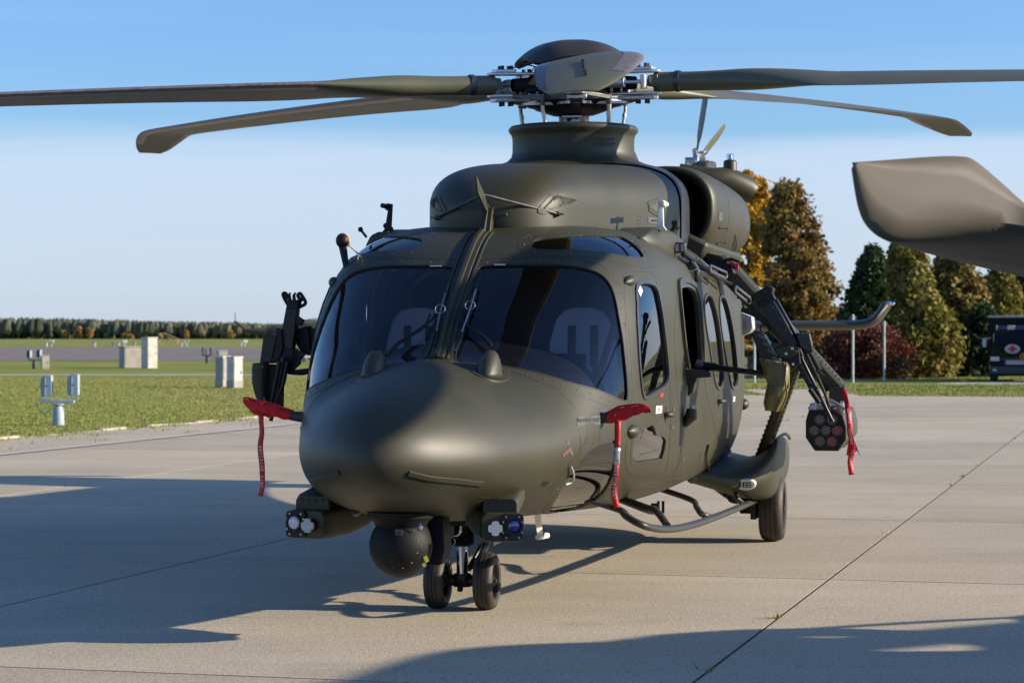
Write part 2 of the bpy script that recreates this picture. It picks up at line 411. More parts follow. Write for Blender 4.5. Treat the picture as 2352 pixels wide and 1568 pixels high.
def tmp_obj(mb, name='tmp'):
    me = bpy.data.meshes.new(name); me.from_pydata(mb.v, [], mb.f)
    bm = bmesh.new(); bm.from_mesh(me); bmesh.ops.remove_doubles(bm, verts=bm.verts, dist=1e-5); bmesh.ops.recalc_face_normals(bm, faces=bm.faces); bm.to_mesh(me); bm.free()
    o = bpy.data.objects.new(name, me); col.objects.link(o); return o
def boolean(a, b, op):
    q = a.modifiers.new('b', 'BOOLEAN'); q.operation = op; q.object = b; q.solver = 'EXACT'; q.use_self = True
def bake(o):
    dg = bpy.context.evaluated_depsgraph_get(); dg.update()
    return bpy.data.meshes.new_from_object(o.evaluated_get(dg))
fus = tmp_obj(bmb, 'fuselage')
q = fus.modifiers.new('s', 'SOLIDIFY'); q.thickness = .028; q.offset = -1
cu = tmp_obj(cut); boolean(fus, cu, 'DIFFERENCE')
me = bake(fus); bpy.data.objects.remove(fus)
me.name = 'fuselage'; fuse = mkobj('fuselage', me, 'olive', heli, smooth=40)
# interior skin is dark trim: faces whose centre lies inside the outer skin
me.materials.append(M['cockpit'])
for f in me.polygons:
    loc, n, i, d = BODY.find_nearest(f.center)
    if d > .02: f.material_index = 1
# glass: the same skin, thin and 12 mm inside the outer surface
gl = tmp_obj(bmb); q = gl.modifiers.new('d', 'DISPLACE'); q.strength = -.011; q.mid_level = 0
q = gl.modifiers.new('s', 'SOLIDIFY'); q.thickness = .005; q.offset = -1
boolean(gl, cu, 'INTERSECT'); gme = bake(gl); bpy.data.objects.remove(gl); bpy.data.objects.remove(cu)
bm = bmesh.new(); bm.from_mesh(gme); bm.verts.ensure_lookup_table(); seen = set(); comps = []
for v in bm.verts:
    if v.index in seen: continue
    st = [v]; seen.add(v.index); cc = []
    while st:
        x = st.pop(); cc.append(x.index)
        for e in x.link_edges:
            y = e.other_vert(x)
            if y.index not in seen: seen.add(y.index); st.append(y)
    comps.append(cc)
def comp_mesh(cc):
    s = set(cc); idx = {}; vs = []; fs = []
    for f in bm.faces:
        if f.verts[0].index in s:
            fs.append([idx.setdefault(v.index, len(idx)) for v in f.verts])
    vs = [None] * len(idx)
    for k, i in idx.items(): vs[i] = bm.verts[k].co.copy()
    mb = MB(); mb.v = [tuple(v) for v in vs]; mb.f = [tuple(f) for f in fs]; return mb
for cc in comps:
    if len(cc) < 8: continue
    c = sum((bm.verts[i].co for i in cc), Vector()) / len(cc)
    best = min(outl, key=lambda k: (sum(outl[k], Vector()) / len(outl[k]) - c).length)
    gm = WIN[best[0]][1]
    if gm: comp_mesh(cc).obj(best[0] if best[0] != 'cabin_window_rear' else 'cabin_window', gm, heli, smooth=50)
bm.free()

# rings round openings, rivets, seams
def ring_off(Q, d, off=0.0, closed=True, tree=None):
    out = []; m = len(Q); c = sum(Q, Vector()) / m
    for i in range(m):
        a = Q[(i - 1) % m] if closed or i else Q[i]; b = Q[(i + 1) % m] if closed or i < m - 1 else Q[i]
        t = (b - a).normalized(); n = snap(Q[i], tree=tree)[1]; s = t.cross(n).normalized()
        if closed and s.dot(Q[i] - c) < 0: s = -s
        out.append(snap(Q[i] + s * d, off, tree)[0])
    return out
def strip(pts, wd, th, name, m, parent=None, closed=False, tree=None, lift=0.0):
    """flat band lying on the skin"""
    parent = parent or heli
    rings = []; n = len(pts)
    for i in range(n):
        a = pts[(i - 1) % n] if closed or i else pts[i]; b = pts[(i + 1) % n] if closed or i < n - 1 else pts[i]
        t = (b - a).normalized(); base, nn = snap(pts[i], lift, tree); s = t.cross(nn).normalized() * wd / 2
        rings.append([base - s - nn * .004, base - s * .8 + nn * th, base + s * .8 + nn * th, base + s - nn * .004])
    mb = MB()
    if closed: rings.append(rings[0])
    mb.loft(rings, cap=not closed); return mb.obj(name, m, parent, smooth=30)
def rivets(pts, name='rivets', r=.0065, m='darksteel', parent=None, tree=None, h=.6):
    mb = MB()
    for p in pts:
        q, n = snap(p, 0, tree); fr = frame(n.orthogonal(), n, q)
        mb.lathe([(r, -.001), (r * .85, r * h * .6), (r * .4, r * h), (.0001, r * h)], 7, mtx=fr)
    return tag(mb.obj(name, m, parent or heli, smooth=60), kind='stuff')
for sgn in (1, -1):
    for k in ('door_window', 'cabin_window', 'cabin_window_rear', 'gunner_window'):
        strip(ring_off(outl[(k, sgn)], .010), .030, .010, 'window_seal', 'seal', closed=True)
    strip(ring_off(outl[('gunner_window', sgn)], .045), .05, .022, 'window_surround', 'olive', closed=True)
    Q = resample(outl[('windscreen', sgn)], .11, True); rv = ring_off(Q, .045)
    Q2 = resample(outl[('roof_window', sgn)], .10, True); rv += ring_off(Q2, .05)
    rivets(rv)
    strip(ring_off(outl[('windscreen', sgn)], .004), .010, .002, 'windscreen_edge', 'seam', closed=True)
    strip(ring_off(outl[('windscreen', sgn)], .085), .006, .001, 'panel_gap', 'seam', closed=True)
    strip(ring_off(outl[('roof_window', sgn)], .085), .006, .001, 'panel_gap', 'seam', closed=True)
    rivets(ring_off(resample(outl[('chin_window', sgn)], .10, True), .04))
def both(fn):
    for s in (1, -1): fn(s)
def seam(px, wd=.007, closed=False, m='seam', th=.0012, name='panel_gap', step=.04, mirror=True):
    P = [hit(*q) for q in px]; P = resample(smooth_closed(P) if closed else smooth_open(P), step, closed)
    for s in ((1, -1) if mirror else (1,)):
        strip(P if s > 0 else mir(P), wd, th, name, m, closed=closed)
# cockpit door, cabin doors, nose cone and service panel outlines
seam([(1441, 1000), (1439, 800), (1432, 640), (1440, 627), (1490, 625), (1502, 632), (1520, 720), (1536, 830), (1540, 930), (1538, 1000), (1534, 1060), (1522, 1088), (1470, 1094), (1446, 1088), (1436, 1060)], closed=True)
seam([(1450, 1066), (1449, 1035), (1456, 1000), (1480, 978), (1500, 969)], .010, m='olive_dark')
seam([(1620, 1086), (1622, 900), (1610, 700), (1604, 640)])
seam([(1702, 1050), (1704, 900), (1698, 700)])
seam([(1555, 640), (1548, 760), (1556, 900), (1552, 1080)], .005)
seam([(1145, 842), (1220, 868), (1290, 905), (1330, 950), (1350, 1000), (1300, 1075), (1250, 1128), (1200, 1140)], .006)
seam([(1328, 985), (1326, 1060), (1270, 1120), (1248, 1138), (1100, 1142)], .005)
rivets([q for P in [[hit(*p) for p in [(1425, 1120), (1480, 1112), (1540, 1102), (1600, 1088), (1680, 1066)]]] for q in resample(smooth_open(P), .045)], r=.004)
rivets(mir([q for P in [[hit(*p) for p in [(1425, 1120), (1480, 1112), (1540, 1102), (1600, 1088), (1680, 1066)]]] for q in resample(smooth_open(P), .045)]), r=.004)
rivets([q for P in [[hit(*p) for p in [(1100, 1152), (1150, 1140), (1200, 1150)]]] for q in resample(P, .05)], r=.005)
rivets([q for P in [[hit(*p) for p in [(1415, 1160), (1412, 1080), (1424, 1000)]], [hit(*p) for p in [(1430, 1128), (1520, 1112)]], [hit(*p) for p in [(1556, 1110), (1552, 1000), (1550, 930)]]] for q in resample(P, .06)], r=.005)
# strakes on the nose
for px in ([(938, 1086), (990, 1098), (1050, 1104), (1108, 1110)],):
    P = resample(smooth_open([hit(*q) for q in px]), .04)
    for s in (1, -1): strip(P if s > 0 else mir(P), .030, .010, 'nose_strake', 'olive')
seam([(935, 1086), (1000, 1118), (1060, 1128), (1068, 1110)], .005)
# centre post strip over the windscreen with cutter on top
CP = resample(smooth_open([Vector((0, a, section(FT, a, math.pi / 2).z)) for a in (-.74, -.5, -.2, .1, .4, .62)]), .05)
strip(CP, .10, .012, 'centre_post_cover', 'olive'); strip(CP, .028, .030, 'wire_deflector', 'olive')
rivets([q + Vector((s * .05, 0, 0)) for q in resample(CP, .07) for s in (1, -1)])
for s in (1, -1): strip([q + Vector((s * .066, 0, 0)) for q in CP], .014, .010, 'post_edge', 'olive')

# ---- interior
mb = MB(); mb.box((0, 2.9, .78), (1.5, 4.2, .04)); mb.obj('cabin_floor', 'cockpit', heli)
mb = MB()
rg = [[Vector((.86 * math.cos(t) * (1 - .25 * (i == 2)), a, z - .35 + .35 * math.sin(t))) for t in [math.pi * k / 16 for k in range(17)]] for i, (a, z) in enumerate([(.28, 1.66), (.1, 1.66), (-.42, 1.50)])]
mb.loft([r + [Vector((-.8, r[0].y, 1.1)), Vector((.8, r[0].y, 1.1))] for r in rg]); mb.obj('instrument_panel', 'black', heli)
mb = MB()
for s in (-.5, .5):
    for k in (-1, 1): mb.box((s + k * .13, .29, 1.50), (.2, .01, .16))
mb.obj('display_screens', 'black', heli)
def seat(p, a, name='pilot_seat', m='seat', z0=.82, sc_=1.0, back=1.88):
    st = MB()
    # back shell tapering to a rounded head rest
    prof = [(.23, z0 + .40), (.24, 1.45), (.225, 1.65), (.18, 1.80), (.13, 1.86), (.06, back)]
    out = [Vector((x, 0, z)) for x, z in prof] + [Vector((-x, 0, z)) for x, z in reversed(prof)]
    st.prism([q + Vector((p, a, 0)) for q in out], (0, .09, 0)); o = st.obj(name, m, heli, bevel=.025, bseg=3)
    b = MB(); b.box((p, a - .22, z0 + .40), (.48, .50, .12)); b.obj('seat_cushion', m, o, bevel=.03)
    b = MB()
    for s in (-1, 1): b.box((p + s * .075, a - .006, 1.55), (.05, .012, .42))
    b.obj('seat_strap', 'strap', o)
    b = MB()
    for s in (-1, 1): b.box((p + s * .25, a - .2, 1.35), (.03, .35, .05))
    b.obj('armrest', 'cockpit', o, bevel=.01)
    return o
for p in (.56, -.56): seat(p, 1.2)
for s in (1, -1):
    A_, B_ = L(1421, 745, a=.62), L(1370, 908, a=.42); mb = MB(); mb.tube([Vector((s * A_.x * .97, A_.y, A_.z)), Vector((s * B_.x * .97, B_.y, B_.z))], .022, 8); mb.obj('door_post', 'black', heli)
mb = MB(); mb.prism([Vector(q) for q in ((-1.0, 1.75, .85), (1.0, 1.75, .85), (1.07, 1.75, 1.2), (1.06, 1.75, 1.95), (.88, 1.75, 2.32), (-.88, 1.75, 2.32), (-1.06, 1.75, 1.95), (-1.07, 1.75, 1.2))], (0, .04, 0)); mb.obj('cockpit_bulkhead', 'cockpit', heli)
mb = MB(); mb.box((0, .75, 2.2), (.4, .8, .12)); mb.obj('overhead_console', 'cockpit', heli, bevel=.02)
mb = MB(); mb.box((0, .55, 1.1), (.34, .9, .5)); mb.obj('centre_console', 'cockpit', heli, bevel=.02)
mb = MB()
for s in (-1, 1):
    mb.tube([(s * .56, .62, .85), (s * .56, .6, 1.2), (s * .56, .55, 1.32)], [.018, .018, .025], 8)
mb.obj('control_stick', 'black', heli)
mb = MB(); q = L(1352, 850, a=.30); mb.box(q, (.045, .03, .03)); mb.cyl(q, q + Vector((0, .02, -.2)), .012, 8); mb.obj('grey_handset', 'ltgrey', heli)

# ---- roof cowling, neck, intakes
cowl = cmb.obj('engine_cowling', 'olive', heli, smooth=180)
HUB = Vector((0, 4.15, 0))
nk = MB(); nk.lathe([(.30, 3.26), (.42, 3.325), (.465, 3.338), (.495, 3.332), (.512, 3.312), (.508, 3.288), (.490, 3.268), (.482, 3.24), (.480, 3.19), (.481, 3.13), (.490, 3.09), (.525, 3.055), (.59, 3.03), (.67, 3.01), (.75, 2.985), (.82, 2.94), (.87, 2.86)], 64, origin=HUB)
nk.obj('mast_collar', 'olive', heli, smooth=180)
af = MB(); rg = []
for a, hw, z in ((4.2, .50, 3.31), (4.55, .47, 3.30), (4.9, .44, 3.26), (5.4, .40, 3.18), (6.0, .34, 3.06), (6.6, .26, 2.9)):
    rg.append([sec_pt(hw, 2.7, z, 2.9, 3.4, 3, a, math.pi * k / 20) for k in range(21)] + [Vector((-hw, a, 2.7)), Vector((hw, a, 2.7))])
af.loft(rg); af.obj('mast_fairing', 'olive', heli, smooth=40)
mb = MB(); mb.lathe([(.47, 3.20), (.470, 3.05)], 24, origin=HUB)
# dark frame before the intakes and the two nacelles
fr = MB(); fr.loft(loft_table(CT, 3, 72, 3.52, 3.98, .012), cap=False); fr.obj('intake_frame', 'lip', heli, smooth=60)
rivets([section(CT, 3.68, t) for t in np.linspace(-.1, math.pi + .1, 26)], tree=COWL, r=.006)
for s in (1, -1):
    nc = MB(); rg = []
    prof = [(4.9, .24, .22), (4.4, .27, .245), (4.18, .300, .268), (4.09, .325, .29), (4.045, .355, .313), (4.07, .385, .333), (4.16, .41, .343), (4.32, .425, .35), (4.7, .44, .352),
            (5.2, .45, .35), (5.8, .455, .345), (6.3, .45, .335), (6.7, .42, .31), (7.0, .36, .27), (7.15, .28, .22), (7.18, .1, .08)]
    for a, rx, rz in prof:
        rg.append([Vector((s * (.735 + rx * math.copysign(abs(math.cos(t)) ** .82, math.cos(t))), a, 2.675 + rz * math.copysign(abs(math.sin(t)) ** .82, math.sin(t)))) for t in [2 * math.pi * k / 48 for k in range(48)]])
    nc.loft(rg, cap=False); o = nc.obj('engine_nacelle', 'olive', heli, smooth=180)
    o.data.materials.append(M['flat_black'])
    for f in o.data.polygons:
        if f.center.y < 4.95 and math.hypot((f.center.x - s * .735) / .3, (f.center.z - 2.675) / .27) < 1.02: f.material_index = 1
    pl = MB(); pl.lathe([(.0001, 0), (.27, 0)], 32, origin=(s * .735, 4.6, 2.675), axis=(0, -1, 0)); pl.obj('intake_screen', 'flat_black', heli)
    NAC = bvh_of(nc)
    ring = [rg[9][k] for k in range(48)]
    strip([q for q in rg[8]], .008, .001, 'panel_gap', 'seam', closed=True, tree=NAC)
    r12 = [rg[11][k] for k in range(48)]; strip(r12, .008, .001, 'panel_gap', 'seam', closed=True, tree=NAC)
    if s > 0:
        for px in ([(1651, 522), (1670, 520), (1664, 561), (1645, 562)], [(1688, 540), (1692, 556), (1690, 570), (1678, 580), (1684, 560)]):
            P = [hit(*q, tree=NAC) for q in px]; n = snap(sum(P, Vector()) / len(P), tree=NAC)[1]
            v = MB(); v.prism([q + n * .004 - n * .0 for q in P], n * .002); v.obj('cooling_vent', 'flat_black', heli)
            e = MB(); e.tube([q + n * .004 for q in P + [P[0]]], .005, 6); e.obj('vent_frame', 'olive', heli)
        P = [hit(*q, tree=NAC) for q in [(1650, 488), (1658, 488), (1658, 506), (1650, 508)]]; n = snap(P[0], tree=NAC)[1]
        v = MB(); v.prism([q + n * .003 for q in P], n * .002); v.obj('grey_placard', 'label', heli)
# panel under the nacelle
mb = MB(); rg = [[Vector((s * x, a, z)) for x, z in ((.6, 2.25), (1.05, 2.28), (1.10, 2.40), (.9, 2.5), (.6, 2.5)) for s in (1,)] for a in (3.9, 6.6)]
for s in (1, -1): mb.loft([[Vector((s * q.x, q.y, q.z)) for q in r] for r in rg])
mb.obj('engine_deck', 'olive', heli, smooth=30, bevel=.03)
# exhaust elbow, its pedestal and beacon
for s in (1, -1):
    e0, e1, e2 = L(1635, 412, a=7.4), L(1668, 412, a=7.5), L(1716, 436, a=7.6)
    pts = [Vector((s * q.x, q.y, q.z)) for q in (e0 - Vector((.3, 0, -.05)), e0, e1, e2, e2 + Vector((.055, .02, -.03)), e2 + Vector((.065, .02, -.035)))]
    mb = MB(); mb.tube(pts, [.10, .105, .12, .12, .10, .03], 24); mb.obj('exhaust_duct', 'olive', heli, smooth=60)
    q = L(1677, 393, a=7.5); q = Vector((s * q.x, q.y, q.z))
    if s > 0:
        mb = MB(); mb.lathe([(.062, -.05), (.062, .08), (.054, .095), (.045, .10), (.001, .10)], 24, origin=q); b = mb.obj('beacon_pedestal', 'olive', heli)
        mb = MB(); mb.lathe([(.036, .10), (.036, .145), (.03, .158), (.001, .162)], 20, origin=q); mb.obj('beacon_lens', 'glass_c', b, smooth=60)
        mb = MB(); mb.lathe([(.02, .10), (.026, .12), (.018, .135), (.02, .15), (.001, .151)], 12, origin=q); mb.obj('beacon_core', 'chrome', b, smooth=60)
# grilles on the cowling
def grille(px, tree, name='grille', mirror=True):
    P = [hit(*q, tree=tree) for q in px]
    for s in ((1, -1) if mirror else (1,)):
        Q = P if s > 0 else mir(P); Q = resample(Q, .02, True)
        c = sum(Q, Vector()) / len(Q); inner = [snap(c.lerp(q, .82), .004, tree)[0] for q in Q]; n = snap(c, 0, tree)[1]
        mb = MB(); cc = snap(c, .004, tree)[0]; k = len(Q)
        mb.add([cc] + inner, [(0, 1 + i, 1 + (i + 1) % k) for i in range(k)]); g = mb.obj(name, 'flat_black', heli)
        # mesh wires laid across
        wr = MB(); u = (Q[0] - c).normalized(); vv = n.cross(u).normalized(); BB = bvh_of(mb)
        ext = max((q - c).length for q in Q)
        for ax, ay in ((u, vv), (vv, u)):
            t = -ext
            while t < ext:
                run = []
                for j in range(25):
                    p = c + ax * t + ay * (ext * (j / 12 - 1)); h = BB.ray_cast(p + n * .1, -n, .3)[0]
                    if h: run.append(h + n * .002)
                if len(run) > 1: wr.tube([run[0], run[-1]], .0018, 4)
                t += .016
        tag(wr.obj('grille_wires', 'olive_dark', g), kind='stuff')
        strip([snap(c.lerp(q, .93), 0, tree)[0] for q in Q], .03, .006, 'grille_frame', 'olive', g, closed=True, tree=tree)
        rivets([snap(c.lerp(q, .93), .006, tree)[0] for q in resample(Q, .06, True)], tree=tree, r=.006)
grille([(1245, 470), (1268, 446), (1300, 450), (1340, 460), (1300, 475), (1245, 490), (1230, 486)], COWL)
grille([(1487, 466), (1515, 458), (1518, 500), (1490, 483)], COWL)
P = on_body([(1434, 498), (1440, 498), (1444, 480)], 0, COWL)
rivets([hit(x, y, COWL) for x in (1464, 1470) for y in (497, 505, 513, 521)], tree=COWL, r=.007, m='olive')
# roof beam fairings carrying antennas
for s in (1, -1):
    mb = MB(); P = [L(1468, 545, a=1.6), L(1500, 522, a=2.0), L(1530, 524, a=2.2), L(1556, 540, a=2.4), L(1573, 560, a=2.7), L(1570, 600, a=2.7), L(1545, 598, a=2.3), L(1512, 590, a=1.9), L(1485, 568, a=1.7)]
    c = sum(P, Vector()) / len(P)
    top = [Vector((s * q.x, q.y, q.z)) for q in P]
    inn = [Vector((s * (q.x - .45), q.y + .25, q.z - .05)) for q in P]
    mid = [a.lerp(b, .5) + Vector((0, 0, .03)) for a, b in zip(top, inn)]
    ctr = sum(top, Vector()) / len(top) + Vector((s * .06, -.08, .02))
    f0 = [ctr.lerp(q, .45) for q in top]
    mb.loft([f0, [q.lerp(ctr, .12) + Vector((s * .012, -.02, 0)) for q in top], top, mid, inn]); mb.obj('antenna_fairing', 'olive', heli, smooth=50)
    # T-headed blade antenna
    b0 = L(1517, 526, a=2.0); b1 = L(1519, 466, a=2.05)
    at = MB(); sx = lambda q: Vector((s * q.x, q.y, q.z))
    x0, x1 = sx(b0), sx(b1)
    poly = [x0 + Vector((-.035 * s, 0, 0)), x0 + Vector((.045 * s, 0, -.01)), x0.lerp(x1, .12) + Vector((.022 * s, 0, 0)), x1 + Vector((.012 * s, 0, -.035)), x1 + Vector((.030 * s, 0, -.03)), x1 + Vector((.034 * s, 0, .01)), x1 + Vector((.015 * s, 0, .018)), x1 + Vector((-.022 * s, 0, .012)), x0.lerp(x1, .12) + Vector((-.024 * s, 0, 0))]
    at.prism(poly, (0, .025, 0)); at.tube([x1 + Vector((s * .02, -.12, -.005)), x1 + Vector((s * .02, .12, -.005))], .018, 12)
    at.obj('blade_antenna', 'white' if s > 0 else 'black', heli, bevel=.004)
    if s > 0: tag(heli.children[-1], 'white T-headed antenna on the roof fairing')
    b0, b1 = sx(L(1538, 538, a=2.3)), sx(L(1552, 517, a=2.3))
    at = MB(); at.tube([b0, b1], [.014, .016], 10); at.tube([b1 + Vector((0, -.07, .01)), b1 + Vector((0, .07, -.01))], .022, 14); at.obj('roof_handle', 'black', heli)
# floodlight unit and lifting gear at the roof edge
q = L(1562, 569, a=2.3); mb = MB(); mb.box(q, (.085, .07, .075)); o = mb.obj('search_light_box', 'olive', heli, bevel=.008)
mb = MB(); mb.box(q + Vector((-.018, -.037, 0)), (.03, .006, .052)); mb.box(q + Vector((.022, -.037, 0)), (.024, .006, .052)); mb.obj('light_window', 'lens', o)
mb = MB(); mb.box(q + Vector((-.018, -.042, .008)), (.012, .004, .012)); mb.obj('amber_lamp', 'orange', o)
# wire cutter and braces
a0, a1, a2 = L(1112, 532, p=0), L(1120, 490, p=0), L(1090, 402, p=0)
mb = MB(); mb.prism([a0 + Vector((0, -.05, 0)), a0 + Vector((0, .10, 0)), a1 + Vector((0, .10, 0)), L(1104, 440, p=0) + Vector((0, .045, 0)), a2, L(1098, 445, p=0) + Vector((0, -.05, 0)), a1 + Vector((0, -.06, 0))], (.012, 0, 0)); mb.obj('wire_cutter', 'olive', heli, bevel=.003)
mb = MB(); mb.prism([a0 + Vector((-.03, -.02, -.02)), a0 + Vector((-.03, .08, 0)), a1 + Vector((-.03, .06, .05)), a1 + Vector((-.03, -.03, .03))], (.07, 0, 0)); mb.obj('cutter_bracket', 'olive', heli, bevel=.004)
top = L(1110, 447, p=0)
for px in ((1008, 500), (1277, 492)):
    e = hit(*px, tree=COWL); e, n = snap(e, .02, COWL); mb = MB(); mb.tube([top, top.lerp(e, .1), top.lerp(e, .9), e], [.006, .010, .010, .006], 8); r_ = mb.obj('cutter_brace', 'darksteel', heli)
    b = MB(); b.lathe([(.018, -.02), (.018, .0), (.010, .012), (.0001, .012)], 10, mtx=frame((1, 0, 0), n, e)); b.box(e - n * .012, (.09, .03, .012)); b.obj('brace_foot', 'darksteel', r_)
mb = MB(); mb.box(a1 + Vector((.05, .0, -.01)), (.16, .03, .02)); mb.obj('cutter_crossbar', 'olive', heli, bevel=.003)

# ---- wipers and their fairings
for s in (1, -1):
    c = hit(1125, 856); c = Vector((s * abs(c.x), c.y, c.z)); mb = MB()
    rg = []
    for z, rx, ry, oy in ((-.03, .078, .16, 0), (.0, .072, .15, 0), (.04, .066, .12, .0), (.08, .056, .09, .01), (.11, .042, .06, .02), (.128, .024, .034, .025), (.133, .002, .003, .03)):
        rg.append([c + Vector((rx * math.cos(t), oy + ry * math.sin(t), z)) for t in [2 * math.pi * k / 24 for k in range(24)]])
    mb.loft(rg); mb.obj('wiper_fairing', 'olive', heli, smooth=180)
    fl = [snap(c + Vector((.1 * math.cos(t), .17 * math.sin(t), 0)), .002)[0] for t in [2 * math.pi * k / 28 for k in range(28)]]
    strip(fl, .05, .006, 'fairing_flange', 'olive', closed=True); rivets([fl[i] for i in range(0, 28, 4)], r=.007)
def wsnap(px, py, off):  return snap(hit(px, py), off)[0]
for arm1, arm2, bl in (([(1128, 812), (1118, 790), (1085, 765), (1064, 750), (1058, 735), (1068, 715), (1086, 704)], [(1124, 805), (1090, 772), (1072, 752), (1078, 722), (1088, 708)], [(1098, 657), (1091, 690), (1075, 740), (1045, 814)]),
                   ([(893, 832), (915, 800), (960, 770), (990, 748), (1003, 732)], [(898, 826), (925, 795), (975, 762), (985, 742), (990, 730)], [(1030, 660), (1022, 700), (1010, 745), (1000, 800)])):
    mb = MB(); mb.tube(smooth_open([wsnap(x, y, .035 if i else .05) for i, (x, y) in enumerate(arm1)], 4), .009, 8)
    mb.tube(smooth_open([wsnap(x, y, .030) for x, y in arm2], 4), .006, 8)
    o = mb.obj('wiper_arm', 'black', heli, smooth=60)
    mb = MB(); P = smooth_open([wsnap(x, y, .016) for x, y in bl], 5); mb.tube(P, .009, 6); mb.obj('wiper_blade', 'black', o)
    mb = MB(); m_ = P[len(P) // 2]; mb.tube([P[3] + (P[3] - m_) * 0 + Vector((0, -.02, .01)), m_ + Vector((0, -.035, .01)), P[-4] + Vector((0, -.02, .01))], .005, 6)
    mb.lathe([(.03, 0), (.033, .003), (.03, .006), (.027, .003), (.03, 0)], 20, mtx=frame((1, 0, 0), (0.1, -1, .5), m_ + Vector((0, -.03, .03)))); mb.obj('wiper_yoke', 'steel', o, smooth=60)
# white ticks at the windscreen top
for x0, y0 in ((1001, 612), (1148, 609)):
    q = wsnap(x0, y0 + (0 if x0 > 1100 else 0), .004); mb = MB(); mb.box(q, (.075, .004, .007), rot=(0, 0, 0)); mb.obj('white_tick', 'white', heli)

# ---- probes with mirror ball, small bulges, door furniture
q = L(787, 553, a=.6); b = L(797, 625, a=.55); c = hit(812, 600)
mb = MB(); mb.tube([b, q + Vector((0, 0, -.03))], [.012, .02], 10, flat=1.4); o = mb.obj('mirror_stalk', 'black', heli)
mb = MB(); mb.sphere(q, .045, 24, 14); mb.obj('mirror_ball', M['black'], o, smooth=180)
mb = MB(); mb.lathe([(.044, -.006), (.051, -.002), (.051, .006), (.044, .008)], 32, origin=q, axis=(.25, .9, .1)); mb.obj('mirror_rim', 'orange', o)
mb = MB(); mb.tube([q + Vector((.03, 0, -.02)), L(825, 585, a=.7)], .005, 6); mb.obj('mirror_brace', 'steel', o)
q = L(828, 527, a=1.0); mb = MB(); mb.tube([q, L(842, 545, a=1.0)], .009, 8); mb.sphere(q, .018, 12, 8); mb.obj('roof_probe', 'black', heli)
mb = MB(); P = [L(836, 568, a=1.6), L(850, 540, a=1.6), L(868, 532, a=1.6), L(930, 535, a=1.6), L(930, 560, a=1.6)]; mb.prism(P, (.0, .5, 0)); mb.obj('roof_step_fairing', 'olive_dark', heli, bevel=.02)
q0 = L(892, 534, a=2.1); q1 = L(893, 468, a=2.1)
def teardrop(px, py, ln, r, m='olive', name='bulge', tip=None, mirror=True):
    q = hit(px, py)
    for s in ((1, -1) if mirror else (1,)):
        c, n = snap(Vector((s * q.x, q.y, q.z)), 0); fr = frame((0, 1, 0), n, c); mb = MB()
        rg = []
        for t, k in ((-1, .05), (-.9, .35), (-.6, .72), (-.2, 1), (.2, .95), (.6, .6), (.95, .15)):
            rg.append([Vector((t * ln, r * k * math.cos(a), r * k * math.sin(a) * 1.0)) for a in [2 * math.pi * j / 16 for j in range(16)]])
        mb.loft(rg, mtx=fr); mb.obj(name, m, heli, smooth=180)
teardrop(1446, 645, .09, .035, name='static_bulge'); teardrop(1452, 990, .10, .045, name='door_bulge')
teardrop(1597, 1112, .08, .045, name='belly_bulge'); teardrop(1712, 928, .07, .05, name='rear_lamp_bulge')
def handle(px, py, ln=.14, z=.02):
    q = hit(px, py)
    for s in (1, -1):
        c, n = snap(Vector((s * q.x, q.y, q.z)), 0); fr = frame((0, 1, 0), n, c); mb = MB()
        mb.tube([(-ln * .6, 0, .0), (-ln * .45, 0, .03), (0, 0, .042), (ln * .4, 0, .03), (ln * .5, 0, .0)], [.012, .018, .02, .016, .01], 10, mtx=fr)
        o = mb.obj('door_handle', 'olive', heli, smooth=180)
        b = MB(); b.lathe([(.055, 0), (.045, -.0), (.02, .001)], 20, mtx=frame((0, 1, 0), n, c + n * .003)); b.obj('handle_recess', 'olive_dark', o)
handle(1530, 951); handle(1651, 921, .12)
q = hit(1571, 948)
for s in (1, -1):
    c, n = snap(Vector((s * q.x, q.y, q.z))); mb = MB(); mb.tube([c + Vector((0, 0, -.09)), c + n * .05 + Vector((0, 0, -.02)), c + n * .055 + Vector((0, 0, .03))], [.02, .045, .035], 14); mb.obj('lamp_housing', 'olive', heli)
    b = MB(); b.cyl(c + n * .055 + Vector((0, 0, .03)), c + n * .055 + Vector((0, 0, .055)), .018, 12); b.obj('lamp_dome', 'lamp', heli)
# lower steel rail with hinge and slots on the cabin door
for s in (1, -1):
    P = on_body([(1622, 1085), (1660, 1072), (1704, 1055)], .0, None, .05); P = P if s > 0 else mir(P)
    strip(P, .05, .018, 'door_rail', 'olive_dark'); strip([q + Vector((0, 0, -.035)) for q in P], .012, .03, 'door_rail_edge', 'steel')
    P = on_body([(1622, 1088), (1621, 1050), (1624, 1020)], 0, None, .05); P = P if s > 0 else mir(P)
    strip(P, .02, .02, 'door_hook', 'olive_dark')
    P = on_body([(1578, 612), (1640, 634), (1690, 655)], 0, None, .05); P = P if s > 0 else mir(P)
    strip(P, .05, .05, 'upper_door_rail', 'olive_dark'); strip([q + Vector((0, 0, -.045)) for q in P], .014, .055, 'upper_rail_lip', 'steel')
mb = MB()
for px in (1586, 1684):
    q = on_body([(px, 625 if px < 1600 else 665)])[0]; c, n = snap(q, .02); mb.tube([c + Vector((0, 0, .06)), c + n * .03, c + Vector((0, 0, -.09)) + n * .03], .018, 8)
mb.obj('door_roller', 'olive', heli)
